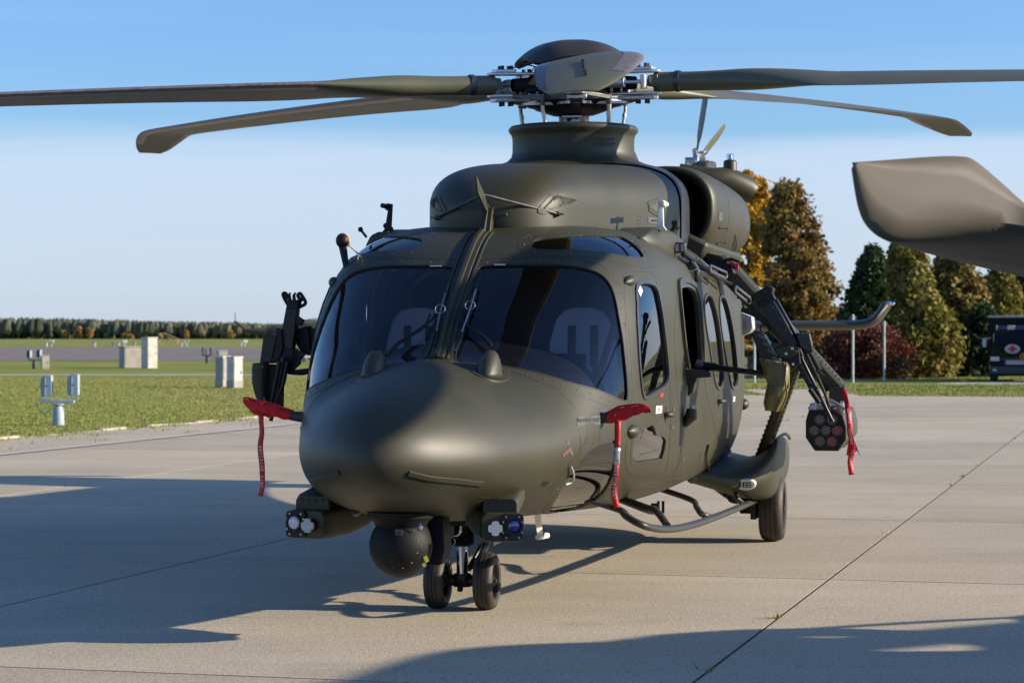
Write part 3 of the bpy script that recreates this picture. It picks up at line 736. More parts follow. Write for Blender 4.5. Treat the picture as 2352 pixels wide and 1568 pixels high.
# links hanging at the roof edge (open spring hooks)
mb = MB()
for (x0, y0, x1, y1) in ((1600, 600, 1632, 622), (1632, 616, 1668, 632), (1690, 664, 1722, 690)):
    A, B = L(x0, y0, a=3.0), L(x1, y1, a=3.5); d = (B - A).normalized(); u = d.cross(Vector((0, 0, 1))).normalized(); wv = d.cross(u) * .022
    mb.tube([A + wv, B + wv, B + d * .02, B - wv, A - wv, A - d * .02, A + wv], .009, 8)
mb.obj('lifting_hook', 'steel', heli, smooth=60)
mb = MB(); mb.tube([L(1568, 580, a=2.5), L(1600, 604, a=2.9), L(1650, 640, a=3.6)], .018, 8); mb.tube([L(1556, 590, a=2.4), L(1600, 616, a=3.0), L(1680, 652, a=4.0)], .012, 8)
mb.obj('hoist_strap', 'black', heli)
# markings
def plate(px, m, name, th=.002, tree=None, lbl=None, mirror=False):
    P = [hit(*q, tree=tree) for q in px]; c = sum(P, Vector()) / len(P); n = snap(c, tree=tree)[1]
    P = [snap(q, .0015, tree)[0] for q in P]; mb = MB(); mb.prism(P, n * th); o = mb.obj(name, m, heli, smooth=0); tag(o, lbl); return o, c, n
def skin_text(s, px, py, size, m='print', tree=None, tilt=0, name='lettering', parent=None, off=.004, line=1, dirpx=(1, 0)):
    c = hit(px, py, tree); e = hit(px + dirpx[0] * 14, py + dirpx[1] * 14, tree); c, n = snap(c, off, tree)
    return text(name, s, size, frame(e - c, n, c), m, parent or heli, line=line)
plate([(1326, 957), (1378, 954), (1380, 975), (1324, 977)], 'label', 'hand_hold_placard'); skin_text('NO HAND HOLD', 1352, 965, .034, dirpx=(1, -.02), off=.006)
plate([(1311, 480), (1311, 480), (1311, 480)], 'label', 'x') if False else None
plate([(1488, 499), (1514, 501), (1514, 515), (1488, 512)], 'label', 'hand_hold_placard', tree=COWL); skin_text('NO HAND HOLD', 1501, 507, .020, tree=COWL, off=.006)
skin_text('BATTERY\nACCESS', 1251, 1111, .020, off=.003)
skin_text('MAIN GEARBOX OIL SERVICE\nCAPACITY 22 L\nFOR APPROVED OIL TYPES\nSEE FLIGHT MANUAL', 1390, 327, .017, tree=bvh_of(nk), off=.003)
plate([(1290, 1043), (1310, 1024), (1312, 1033), (1293, 1050)], 'copper', 'bonding_strip'); plate([(1300, 1012), (1305, 1010), (1316, 1044), (1312, 1046)], 'label', 'vent_tab')
plate([(1506, 932), (1520, 931), (1519, 948), (1505, 950)], 'white', 'red_notice'); skin_text('EMERGENCY\nPULL OUT', 1512, 941, .011, 'redprint', off=.006)
plate([(1684, 910), (1688, 910), (1687, 922), (1683, 922)], 'white', 'small_notice')
plate([(1515, 905), (1523, 901), (1523, 909), (1515, 913)], 'redprint', 'red_latch'); plate([(1660, 888), (1665, 888), (1665, 894), (1660, 894)], 'redprint', 'red_latch'); plate([(1688, 886), (1693, 886), (1693, 892), (1688, 892)], 'redprint', 'red_latch')
plate([(1464, 668), (1469, 656), (1475, 668), (1470, 682)], 'white', 'white_diamond', th=.004)
for x, y in ((1544, 935), (1541, 976)): plate([(x, y), (x + 6, y), (x + 6, y + 9), (x, y + 9)], 'canvas_d', 'small_plate')
for x, y in ((1567, 1048), (1607, 1040)): plate([(x, y), (x + 4, y), (x + 4, y + 14), (x, y + 14)], 'steel', 'drain_tab')
# ---- landing gear
def wheel(parent, c, r, wd, name='wheel', axis=(1, 0, 0), disc='black'):
    c = Vector(c); fr = frame((0, 0, 1), axis, c); h = wd / 2
    tp = [(r * .62, -h * .55), (r * .66, -h * .9), (r * .80, -h), (r * .92, -h * .86), (r * .975, -h * .62), (r * .985, -h * .42), (r * .965, -h * .40), (r * .965, -h * .34), (r * .995, -h * .32),
          (r, -h * .06), (r * .975, -h * .04), (r * .975, h * .04), (r, h * .06), (r * .995, h * .32), (r * .965, h * .34), (r * .965, h * .40), (r * .985, h * .42), (r * .975, h * .62), (r * .92, h * .86), (r * .80, h), (r * .66, h * .9), (r * .62, h * .55)]
    t = MB(); t.lathe(tp, 48, mtx=fr); o = t.obj(name, 'rubber', parent, smooth=35)
    rm = MB(); rm.lathe([(r * .63, -h * .6), (r * .60, -h * .5), (r * .52, -h * .2), (r * .3, -h * .15), (.001, -h * .15)], 32, mtx=fr); rm.lathe([(r * .63, h * .6), (r * .64, h * .8), (r * .60, h * .78), (r * .57, h * .5), (r * .50, h * .2), (r * .3, h * .15), (r * .28, h * .5), (r * .2, h * .6), (r * .17, h * .75), (.001, h * .75)], 32, mtx=fr)
    rm.obj('rim', disc, o, smooth=35)
    b = MB()
    for k in range(8):
        t_ = 2 * math.pi * k / 8; b.cyl((r * .40 * math.cos(t_), r * .40 * math.sin(t_), h * .1), (r * .40 * math.cos(t_), r * .40 * math.sin(t_), h * .28), r * .04, 6, mtx=fr)
    b.cyl((0, 0, h * .7), (0, 0, h * .95), r * .08, 6, mtx=fr); b.obj('wheel_bolts', 'darksteel', o)
    return o
for s in (1, -1): wheel(heli, (s * .155, .0, .178), .178, .125, 'nose_wheel')
mb = MB(); mb.cyl((-.10, 0, .178), (.10, 0, .178), .035, 16); mb.cyl((0, 0, .14), (0, 0, .22), .055, 20); mb.cyl((0, -.03, .20), (0, -.07, .12), .018, 8); mb.obj('axle', 'black', heli)
mb = MB(); mb.cyl((0, 0, .21), (0, 0, .42), .036, 28); mb.obj('oleo_strut', 'chrome', heli)
mb = MB(); mb.lathe([(.05, .39), (.066, .40), (.07, .52), (.075, .60), (.085, .66)], 28, cap=True); mb.obj('strut_housing', 'black', heli)
mb = MB()
for k in range(9): mb.lathe([(.068, .40 + k * .013), (.075, .4065 + k * .013), (.068, .413 + k * .013)], 24)
mb.obj('hose_windings', 'black', heli)
mb = MB(); mb.tube([(.07, .03, .24), (.14, .06, .40), (.15, .10, .58)], [.018, .026, .03], 8); mb.tube([(.03, .04, .24), (.12, .2, .44), (.10, .3, .58)], .018, 8); mb.prism([Vector((.11, .0, .40)), Vector((.17, .0, .44)), Vector((.17, 0, .6)), Vector((.10, 0, .6))], (0, .04, 0)); mb.obj('torque_link', 'darksteel', heli)
mb = MB(); P0 = L(1030, 1210, a=-.15)
mb.prism([L(1008, 1252, a=-.15), L(1016, 1204, a=-.15), L(1027, 1206, a=-.15), L(1025, 1232, a=-.15)], (0, .008, 0)); mb.obj('tow_flag_plate', 'olive', heli)
mb = MB(); mb.prism([L(1018, 1180, a=-.12), L(1040, 1176, a=-.12), L(1044, 1232, a=-.12), L(1024, 1240, a=-.12)], (0, .05, 0)); mb.cyl(L(1030, 1190, a=-.2), L(1050, 1185, a=-.1), .02, 8); mb.obj('tow_bracket', 'darksteel', heli, bevel=.004)
mb = MB(); c = L(1048, 1212, a=-.1); mb.tube([c + Vector((.035 * math.cos(t), -.02, .045 * math.sin(t))) for t in np.linspace(-1.9, 1.6, 12)], .009, 8); mb.obj('tow_ring', 'steel', heli)
mb = MB(); c = L(1035, 1243, a=-.14); mb.tube([c + Vector((.028 * math.cos(t), 0, .028 * math.sin(t))) for t in np.linspace(0, 6.28, 20)], .0018, 5); mb.obj('safety_wire', 'steel', heli)
# gear door edge under the nose
mb = MB(); mb.box((0, -.1, .60), (.36, 1.3, .05)); mb.obj('gear_bay', 'flat_black', heli)
for s in (1, -1):
    mb = MB(); mb.box((s * .23, .25, .50), (.012, .7, .20), rot=(0, s * 12, 0)); mb.obj('gear_door', 'olive', heli, bevel=.003)
# ---- sponsons with main wheels
for s in (1, -1):
    mb = MB(); rg = []
    for p, a0, a1, zb, zt in ((.90, 4.15, 6.9, .50, .74), (1.08, 4.25, 6.8, .44, .70), (1.22, 4.36, 6.65, .385, .68), (1.34, 4.44, 6.5, .36, .71), (1.42, 4.50, 6.42, .355, .77), (1.475, 4.56, 6.35, .37, .83), (1.51, 4.62, 6.3, .40, .86), (1.535, 4.70, 6.25, .46, .855), (1.545, 4.86, 6.1, .56, .81)):
        zc = (zb + zt) / 2; ac = a0 + (a1 - a0) * .38; r = []
        for k in range(40):
            t = 2 * math.pi * k / 40; c_, s_ = math.cos(t), math.sin(t)
            la = (ac - a0) if c_ < 0 else (a1 - ac); r.append(Vector((s * p, ac + la * math.copysign(abs(c_) ** (.75 if c_ < 0 else 1.1), c_), zc + (zt - zb) / 2 * math.copysign(abs(s_) ** .8, s_))))
        rg.append(r)
    mb.loft(rg); mb.obj('sponson', 'olive', heli, smooth=60); SP = bvh_of(mb)
    # upturned lip along the outer top edge
    mb = MB(); P = [Vector((s * 1.545, a, z)) for a, z in ((4.68, .79), (4.78, .85), (5.2, .87), (5.8, .86), (6.2, .80))]
    mb.tube(smooth_open(P, 5), [.006] + [.013] * 19 + [.006], 14); mb.obj('sponson_lip', 'olive', heli, smooth=180)
    wheel(heli, (s * 1.47, 5.31, .272), .272, .20, 'main_wheel')
    mb = MB(); mb.cyl((s * 1.2, 5.31, .272), (s * 1.4, 5.31, .272), .05, 14); mb.tube([(s * 1.25, 5.31, .29), (s * 1.22, 5.2, .40), (s * 1.2, 5.0, .46)], [.05, .055, .06], 12); mb.box((s * 1.33, 5.25, .30), (.05, .3, .22)); mb.obj('trailing_arm', 'black', heli, bevel=.01)
    mb = MB(); mb.tube([(s * 1.15, 5.5, .32), (s * 1.1, 5.0, .42), (s * 1.05, 4.7, .5)], .035, 10); mb.sphere((s * 1.17, 5.1, .38), .06, 12, 8); mb.box((s * 1.2, 4.95, .43), (.18, .2, .08)); mb.obj('brake_line_block', 'black', heli)
    # oval landing lamp
    if True:
        q = ray(1712, 1112); c = SP.ray_cast(CAM_L, q)[0] if s > 0 else None
        if c is None: c = Vector((-LAMP.x, LAMP.y, LAMP.z))
        else: LAMP = c.copy()
        n = Vector((s * .10, -1, -.12)).normalized(); fr = frame((1, 0, 0), n, c)
        mb = MB(); v = [Vector((.083 * math.cos(t), .045 * math.sin(t), .012)) for t in np.linspace(0, 2 * math.pi, 32, endpoint=False)]; v2 = [Vector((q.x * 1.06, q.y * 1.06, -.05)) for q in v]; v3 = [Vector((q.x * .9, q.y * .9, .018)) for q in v]
        mb.loft([v2, v, v3], mtx=fr); o = mb.obj('landing_lamp', 'white', heli)
        b = MB(); b.box((.012, 0, .022), (.065, .042, .012), mtx=fr); b.obj('lamp_unit', 'black', o, bevel=.004)
        b = MB()
        for i in (-1, 1):
            for j in (-1, 1): b.box((.012 + i * .013, j * .009, .030), (.018, .012, .003), mtx=fr)
        b.obj('lamp_cell', 'steel', o)
    # sponson strut up to the weapon pylon
# pylon beams: from the roof edge down and out to the store rack
for s in (1, -1):
    m3 = lambda q: Vector((s * q.x, q.y, q.z))
    A, B = m3(L(1652, 600, a=4.25)), m3(L(1925, 896, a=4.35))
    d = (B - A).normalized(); y = Vector((0, 1, 0)); up = y.cross(d).normalized()
    if up.z < 0: up = -up
    mb = MB(); rg = []
    for t in np.linspace(0, 1, 14):
        c = A.lerp(B, t); hh = .085 - .01 * t
        rg.append([c + up * (hh * v) + y * (.16 * u_) for u_, v in ((-1, .55), (-.92, .85), (-.7, 1), (0, 1.08), (.7, 1), (1, .4), (1, -.4), (.6, -1), (-.3, -1.0), (-.75, -.82), (-.98, -.35))])
    mb.loft(rg); beam = mb.obj('pylon_beam', 'olive', heli, smooth=25)
    BT = bvh_of(mb); rv = MB()
    for t in np.linspace(.04, .96, 34):
        for u_, v in ((-.8, .93), (-.99, .1), (.85, .8)):
            q = A.lerp(B, t) + up * (.08 * v) + y * (.16 * u_); rv.sphere(q, .0075, 6, 4)
    tag(rv.obj('beam_rivets', 'black', beam), kind='stuff')
    seam_ = MB()
    for t in (.45, .68, .82): seam_.loft([[A.lerp(B, t + e) + (q - A) * 1.004 for q in rg[0]] for e in (0, .004)], cap=False)
    seam_.obj('beam_joints', 'seam', beam)
    # knee strut down to the sponson
    K, S_ = m3(L(1838, 812, a=4.5)), m3(L(1748, 1052, a=4.95)); d2 = (S_ - K).normalized(); u2 = y.cross(d2).normalized(); mb = MB()
    for t0, t1 in ((0, 1),):
        mb.loft([[K.lerp(S_, t) + u2 * (.045 * i) + y * (.11 * j) for i, j in ((-1, -.8), (-.5, -1), (.5, -1), (1, -.8), (1, .9), (-1, .9))] for t in np.linspace(0, 1, 8)])
    st = mb.obj('pylon_strut', 'olive', heli, smooth=25); rv = MB()
    for t in np.linspace(.03, .97, 22):
        for i in (-1, 1): rv.sphere(K.lerp(S_, t) + u2 * (.046 * i) - y * .085, .0075, 6, 4)
    tag(rv.obj('strut_rivets', 'black', st), kind='stuff')
    # root fitting with straps and red tag
    mb = MB(); mb.prism([m3(L(x, y_, a=4.0)) for x, y_ in ((1612, 578), (1660, 588), (1690, 628), (1660, 640), (1630, 612))], (0, .4, 0)); mb.obj('beam_root_fitting', 'black', heli, bevel=.015)
    mb = MB(); mb.tube([m3(L(*q)) for q in ((1655, 600, 4.0), (1680, 596, 3.9), (1697, 600, 3.9), (1690, 615, 3.95), (1672, 606, 3.95))] if False else [m3(L(x, y_, a=4.0)) for x, y_ in ((1655, 600), (1680, 595), (1697, 601), (1692, 616), (1672, 608))], .014, 8); mb.obj('root_handle', 'black', heli)
    mb = MB(); mb.box(m3(L(1683, 605, a=3.95)), (.05, .03, .02), rot=(0, 30, 0)); mb.box(m3(L(1693, 612, a=3.95)), (.02, .03, .045)); mb.obj('red_tag', 'redprint', heli)
    # store rack at the end
    mb = MB(); c = B + Vector((s * .0, 0, -.02)); mb.box(c + Vector((0, 0, .0)), (.13, .42, .10)); mb.box(c + Vector((s * .01, -.05, -.07)), (.10, .3, .07)); mb.obj('store_rack', 'olive_dark', heli, bevel=.006)
    mb = MB(); mb.cyl(c + Vector((-.03 * s, -.12, -.10)), c + Vector((-.03 * s, -.12, -.19)), .022, 12); mb.cyl(c + Vector((.04 * s, -.05, -.10)), c + Vector((.04 * s, -.05, -.2)), .012, 10); mb.box(c + Vector((.02 * s, 0, -.14)), (.05, .05, .12)); mb.obj('rack_hook', 'steel', heli)
    RACK = c if s > 0 else RACK
# ---- step rail
for s in (1,):
    m3 = lambda q: Vector((s * q.x, q.y, q.z))
    R0 = [L(1422, 1170, p=.92) + Vector((-.2, 0, .06)), L(1422, 1170, p=.92), L(1440, 1186, p=1.05), L(1470, 1203, p=1.16), L(1505, 1213, p=1.22), L(1545, 1214, p=1.25), L(1590, 1205, p=1.27), L(1640, 1188, p=1.29), L(1700, 1164, p=1.32), L(1745, 1144, p=1.36), L(1778, 1132, p=1.45)]
    mb = MB(); P = smooth_open([m3(q) for q in R0], 5); mb.tube(P, [.028] * (len(P) - 1) + [.022], 12, flat=.8); mb.sphere(P[0], .034, 12, 8); rail = mb.obj('step_rail', 'olive_dark', heli, smooth=60)
    mb = MB(); mb.tube(smooth_open([m3(q) for q in (L(1462, 1160, p=.9) + Vector((-.25, 0, .10)), L(1480, 1166, p=1.0), L(1505, 1172, p=1.1), L(1520, 1188, p=1.17), L(1532, 1206, p=1.23))], 4), [.03] * 8 + [.024] * 9, 10); mb.obj('rail_strut', 'olive_dark', rail, smooth=60)
    mb = MB(); mb.tube(smooth_open([m3(q) for q in (L(1562, 1138, p=.95) + Vector((-.25, 0, .08)), L(1585, 1146, p=1.05), L(1600, 1164, p=1.15), L(1612, 1180, p=1.22), L(1636, 1188, p=1.28))], 4), .022, 10); mb.obj('rail_strut', 'olive_dark', rail, smooth=60)
    mb = MB(); mb.tube(smooth_open([m3(q) for q in (L(1665, 1110, p=1.1) + Vector((-.25, 0, .06)), L(1680, 1128, p=1.2), L(1695, 1146, p=1.28), L(1712, 1160, p=1.32))], 4), .02, 10); mb.obj('rail_strut', 'olive_dark', rail, smooth=60)
# belly bits: cream drain mast, small black posts, blister
q0, q1, q2 = L(1231, 1182, p=.3), L(1241, 1228, p=.3), L(1250, 1236, p=.3)
mb = MB(); mb.prism([q0 + Vector((-.012, -.02, .02)), q0 + Vector((.02, .02, .02)), q1 + Vector((.012, .02, -.02)), q1 + Vector((-.012, -.02, -.02))], (0, .03, 0)); mb.obj('belly_mast', 'white', heli, bevel=.004)
mb = MB(); mb.tube([q1 + Vector((-.01, -.05, -.01)), q1 + Vector((.03, .10, -.01))], .02, 12); mb.obj('belly_mast_foot', 'white', heli, bevel=.004)
mb = MB()
for x, y0, y1 in ((1512, 1150, 1168), (1523, 1150, 1178)): mb.cyl(L(x, y0, p=.6), L(x, y1, p=.6), .012, 8)
mb.box(L(1505, 1160, p=.6), (.06, .08, .03)); mb.obj('belly_posts', 'black', heli)
mb = MB(); c = Vector((0, 1.2, .525)); mb.sphere(c, .16, 20, 12, (1, 1.6, .35)); mb.obj('belly_blister', 'olive_dark', heli, smooth=180)
mb = MB(); c = hit(1310, 1100); mb.tube(smooth_open([hit(1308, 1070) + Vector((.01, -.01, 0)), hit(1311, 1088) + Vector((.02, -.02, 0)), hit(1308, 1105) + Vector((.02, -.02, 0)), hit(1296, 1112) + Vector((.01, -.01, 0))], 4), .007, 8); mb.obj('chin_vent_pipe', 'ltgrey', heli)
# ---- chin lamp housings
for s in (1, -1):
    m3 = lambda q: Vector((s * q.x, q.y, q.z)); A0 = -1.56
    c = L(1144, 1211, a=A0); c = m3(c); W_, H_ = .238, .162
    mb = MB(); rg = []
    def rr(cx, cz, wv, hv, a, rad=.04, n=5):
        out = []
        for (sx_, sz_, st_) in ((1, 1, 0), (-1, 1, 90), (-1, -1, 180), (1, -1, 270)):
            for k in range(n + 1):
                t = R(st_ + 90 * k / n); out.append(Vector((cx + sx_ * (wv / 2 - rad) + rad * math.cos(t), a, cz + sz_ * (hv / 2 - rad) + rad * math.sin(t))))
        return out
    for da, w1, h1, ox, oz in ((0, W_ * .93, H_ * .92, 0, 0), (.012, W_, H_, 0, 0), (.10, W_ * 1.02, H_ * 1.02, -.004, .002), (.26, W_ * 1.05, H_ * 1.1, -.03, .02), (.42, W_ * 1.0, H_ * 1.1, -.07, .06), (.60, W_ * .8, H_ * .8, -.10, .12)):
        rg.append(rr(c.x + s * ox, c.z + oz, w1, h1, A0 + da, .035 if da else .032))
    mb.loft(rg); hs = mb.obj('lamp_housing_pod', 'olive', heli, smooth=50, bevel=0)
    fl = MB(); fl.loft([rr(c.x + s * .0, c.z + .105, .19, .10, A0 + .05, .03), rr(c.x + s * .0, c.z + .115, .20, .11, A0 + .10, .03), rr(c.x - s * .02, c.z + .16, .19, .10, A0 + .4, .03)]); fl.obj('housing_flange', 'olive', heli, smooth=40)
    b = MB()
    for k in range(4): b.cyl((c.x + s * (-.06 + k * .04), A0 + .052, c.z + .135), (c.x + s * (-.06 + k * .04), A0 + .040, c.z + .135), .006, 8)
    b.obj('flange_bolts', 'black', heli)
    pc = Vector((c.x + s * .055, A0 - .012, c.z + .003)); pb = MB(); pb.loft([rr(pc.x, pc.z, .122, .148, A0 - .02, .022), rr(pc.x, pc.z, .122, .148, A0 + .004, .022)]); o = pb.obj('lamp_plate', 'black', hs, smooth=30)
    lc = L(1168, 1208, a=A0 - .02); lc = m3(lc)
    b = MB(); b.lathe([(.048, .004), (.048, .012), (.040, .012), (.038, .0)], 28, origin=(lc.x, A0 - .02, lc.z), axis=(0, -1, 0)); b.obj('lens_ring', 'black', hs)
    b = MB(); b.lathe([(.038, .0), (.036, .006), (.026, .011), (.012, .013), (.0001, .0135)], 28, origin=(lc.x, A0 - .02, lc.z), axis=(0, -1, 0)); b.obj('camera_lens', 'lens' if s > 0 else 'lamp', hs, smooth=180)
    b = MB()
    for i in (-1, 1):
        for j in (-.9, -.45, .45, .9):
            ii = i * (.052 if abs(j) < .8 else .036); b.cyl((pc.x + ii, A0 - .02, pc.z + j * .064), (pc.x + ii, A0 - .025, pc.z + j * .064), .0055, 8)
    b.obj('plate_screws', 'steel', hs)
    kc = m3(L(1127, 1211, a=A0)); b = MB(); b.cyl((kc.x, A0 + .01, kc.z), (kc.x, A0 - .045, kc.z), .036, 20); b.obj('cap_socket', 'black', hs)
    pts = []
    for k in range(48):
        t = 2 * math.pi * k / 48; r_ = .040 * (.80 if abs((math.degrees(t) % 90) - 45) < 9 else 1); pts.append(Vector((kc.x + r_ * math.cos(t), A0 - .058, kc.z + r_ * math.sin(t))))
    b = MB(); b.prism(pts, (0, .012, 0)); b.obj('grey_cap', 'ltgrey', hs, smooth=0)
    piv = Vector((c.x, A0 + .1, c.z)); RM_ = Matrix.Translation(piv) @ Matrix.Rotation(s * R(14), 4, 'Z') @ Matrix.Translation(-piv)
    for o in [hs] + list(hs.children): o.data.transform(RM_)
# ---- sensor turret under the nose
tc_ = L(921, 1252, a=-1.62); mb = MB(); mb.sphere(tc_, .176, 48, 32); mb_ball = mb; tu = mb.obj('sensor_turret', 'turret', heli, smooth=180); tag(tu, 'black ball sensor turret under the nose')
mb = MB(); mb.lathe([(.19, .19), (.185, .16), (.15, .13), (.13, .08)], 40, origin=tc_); mb.obj('turret_collar', 'turret', tu)
TB = BVHTree.FromPolygons([tc_ + (Vector(q) - tc_) for q in mb_ball.v], mb_ball.f)
rvp = MB()
for k in range(12):
    t = 2 * math.pi * k / 12 + .2; q = tc_ + Vector((.02 + .105 * math.cos(t), -1, .01 + .125 * math.sin(t))); h_ = TB.ray_cast(q, Vector((0, 1, 0)))[0]
    if h_: rvp.sphere(h_, .0045, 6, 4)
rvp.obj('turret_screws', 'darksteel', tu)
rvp = MB(); arc = []
for t in np.linspace(-.3, math.pi + .3, 26):
    h_ = TB.ray_cast(tc_ + Vector((.02 + .12 * math.cos(t), -1, -.02 - .13 * math.sin(t))), Vector((0, 1, 0)))[0]
    if h_: arc.append(h_)
rvp.tube(arc, .0022, 5); rvp.obj('turret_seam', 'darksteel', tu)
mb = MB(); c = L(1000, 1245, a=-1.5); mb.prism([L(985, 1180, a=-1.5), L(1015, 1184, a=-1.5), L(1020, 1262, a=-1.5), L(1012, 1298, a=-1.5), L(978, 1300, a=-1.5), L(972, 1270, a=-1.5)], (0, .2, 0)); mb.obj('turret_side_arm', 'turret', tu, bevel=.012)
p_ = Vector((tc_.x + .03, tc_.y - .162, tc_.z + .085)); mb = MB(); mb.box(p_, (.05, .003, .033)); mb.obj('turret_data_plate', 'print', tu)
for k in range(5): text('plate_print', 'MODEL TYPE SERIAL', .0048, frame((1, 0, 0), (0, -1, 0), p_ + Vector((0, -.003, .012 - k * .006))), 'redprint' if k == 3 else 'ltgrey', tu)
mb = MB(); mb.box((tc_.x + .135, tc_.y - .125, tc_.z + .115), (.018, .003, .042)); mb.obj('blue_sticker', 'blue', tu, bevel=.002)
mb = MB(); c = L(979, 1283, a=-1.70); mb.box(c, (.022, .004, .035), rot=(0, -24, 20)); mb.box(c + Vector((-.012, 0, -.032)), (.018, .004, .022), rot=(0, -24, 20)); mb.obj('yellow_sticker', 'yellow', tu)
mb = MB(); mb.lathe([(.012, 0), (.0001, .003)], 16, origin=L(967, 1211, a=-1.76), axis=(0, -1, 0)); mb.obj('white_dot', 'white', tu)
mb = MB(); mb.tube([L(960, 1177, a=-1.5), L(990, 1170, a=-1.4), L(1012, 1177, a=-1.3)], [.02, .03, .015], 10); mb.obj('chin_scoop', 'olive', heli, smooth=60)
mb = MB(); mb.cyl(L(817, 1168, a=-1.6), L(817, 1175, a=-1.5), .03, 12); mb.obj('chin_blade', 'olive_dark', heli)

# ---- tail: fin, tail rotor, horizontal stabiliser with upturned tip
mb = MB(); fin = [(11.6, 2.1), (12.9, 2.1), (14.3, 3.75), (14.3, 4.1), (13.5, 4.1)]
fin = [(11.4, 2.0), (13.0, 1.7), (14.0, 3.5), (13.9, 3.75), (13.1, 3.7)]
rg = [[Vector((s_ * x, a, z)) for a, z in fin] for s_, x in ((1, .08), (-1, .08))]; mb.loft([rg[0], rg[1]]); mb.obj('tail_fin', 'olive', heli, bevel=.04)
mb = MB(); P = [L(1560, 748, a=12.2), L(1740, 748, a=12.2), L(1900, 747, a=12.2), L(1970, 746, a=12.2), L(2005, 738, a=12.2), L(2025, 718, a=12.2), L(2037, 697, a=12.2)]
rg = []
S2 = smooth_open(P, 6)
for i, c in enumerate(S2):
    d = (S2[min(i + 1, len(S2) - 1)] - S2[max(i - 1, 0)]).normalized(); up = Vector((0, 1, 0)).cross(d).normalized() * -1; ch = .34 if i < len(S2) - 10 else .34 - .02 * (i - len(S2) + 10)
    rg.append([c + Vector((0, ch * math.cos(t), 0)) + up * (.055 * math.sin(t)) for t in [2 * math.pi * k / 18 for k in range(18)]])
mb.loft(rg); mb.obj('stabiliser', 'olive', heli, smooth=60)
mb = MB(); mb.loft([[Vector((-q.x, q.y, q.z)) for q in r] for r in rg]); mb.loft([[Vector((x, 12.2 + .34 * math.cos(t), P[0].z + .055 * math.sin(t))) for t in [2 * math.pi * k / 18 for k in range(18)]] for x in (-P[0].x, P[0].x)]); mb.obj('stabiliser', 'olive', heli, smooth=60)
mb = MB(); q = L(2040, 697, a=12.2); mb.lathe([(.02, -.02), (.03, 0), (.03, .02), (.02, .03), (.022, .05), (.012, .07), (.001, .075)], 14, origin=q, axis=(1, 0, 0)); mb.obj('tail_lamp', 'chrome', heli, smooth=50)
TR = L(1598, 372, a=13.4); mb = MB()
mb.cyl(TR - Vector((.12, 0, 0)), TR + Vector((.12, 0, 0)), .055, 16); mb.lathe([(.10, -.02), (.10, .03), (.05, .05), (.001, .055)], 18, origin=TR, axis=(1, 0, 0))
for k in range(6):
    t = R(60 * k + 8); d = Vector((0, math.cos(t), math.sin(t))); mb.cyl(TR + d * .08, TR + d * .17, .028, 10); mb.cyl(TR + d * .13 + Vector((.04, 0, 0)), TR + d * .12 + Vector((.14, 0, 0)), .012, 8); mb.sphere(TR + d * .13 + Vector((.1, 0, 0)), .02, 8, 6)
mb.obj('tail_rotor_hub', 'silver', heli)
def trb(tip, name='tail_rotor_blade'):
    d = (tip - TR); ln = d.length; d.normalize(); c = Vector((1, 0, 0)).cross(d).normalized(); n = d.cross(c); c = (c * .93 + n * .37).normalized(); n = d.cross(c).normalized(); rg = []
    for t, ch in ((.10, .03), (.2, .035), (.30, .10), (.45, .125), (.75, .12), (.93, .10), (1, .02)):
        rg.append([TR + d * ln * t + c * (ch * math.cos(a) - .02) + n * (.012 * math.sin(a)) for a in [2 * math.pi * k / 10 for k in range(10)]])
    mb = MB(); mb.loft(rg); mb.obj(name, 'blade', heli, smooth=60)
trb(L(1631, 164, a=13.3)); trb(L(1665, 290, a=14.3)); 
for ang in (200, 290): trb(TR + Vector((0, 1.35 * math.cos(R(ang)), 1.35 * math.sin(R(ang)))))
# equipment seen between the port gun and the fuselage
q = L(1712, 745, a=5.8); mb = MB(); mb.prism([L(x, y_, a=5.8) for x, y_ in ((1694, 722), (1700, 716), (1728, 728), (1730, 755), (1722, 764), (1700, 772), (1690, 765))], (0, .2, 0)); o = mb.obj('equipment_box', 'ltgrey', heli, bevel=.01)
text('box_print', 'NO STEP\nNO PUSH', .018, frame((0, 0, -1), (0, -1, 0), L(1712, 745, a=5.795)), 'redprint', heli)
mb = MB(); mb.tube([L(1708, 655, a=6.2), L(1706, 725, a=6.2)], .012, 8); mb.tube([L(1718, 672, a=6.2), L(1726, 728, a=6.2)], .012, 8); mb.obj('hoist_rods', 'darksteel', heli)
mb = MB(); mb.prism([L(x, y_, a=6.4) for x, y_ in ((1690, 650), (1730, 668), (1715, 700), (1692, 712))], (0, .3, 0)); mb.obj('rear_step_fairing', 'olive', heli, bevel=.01)
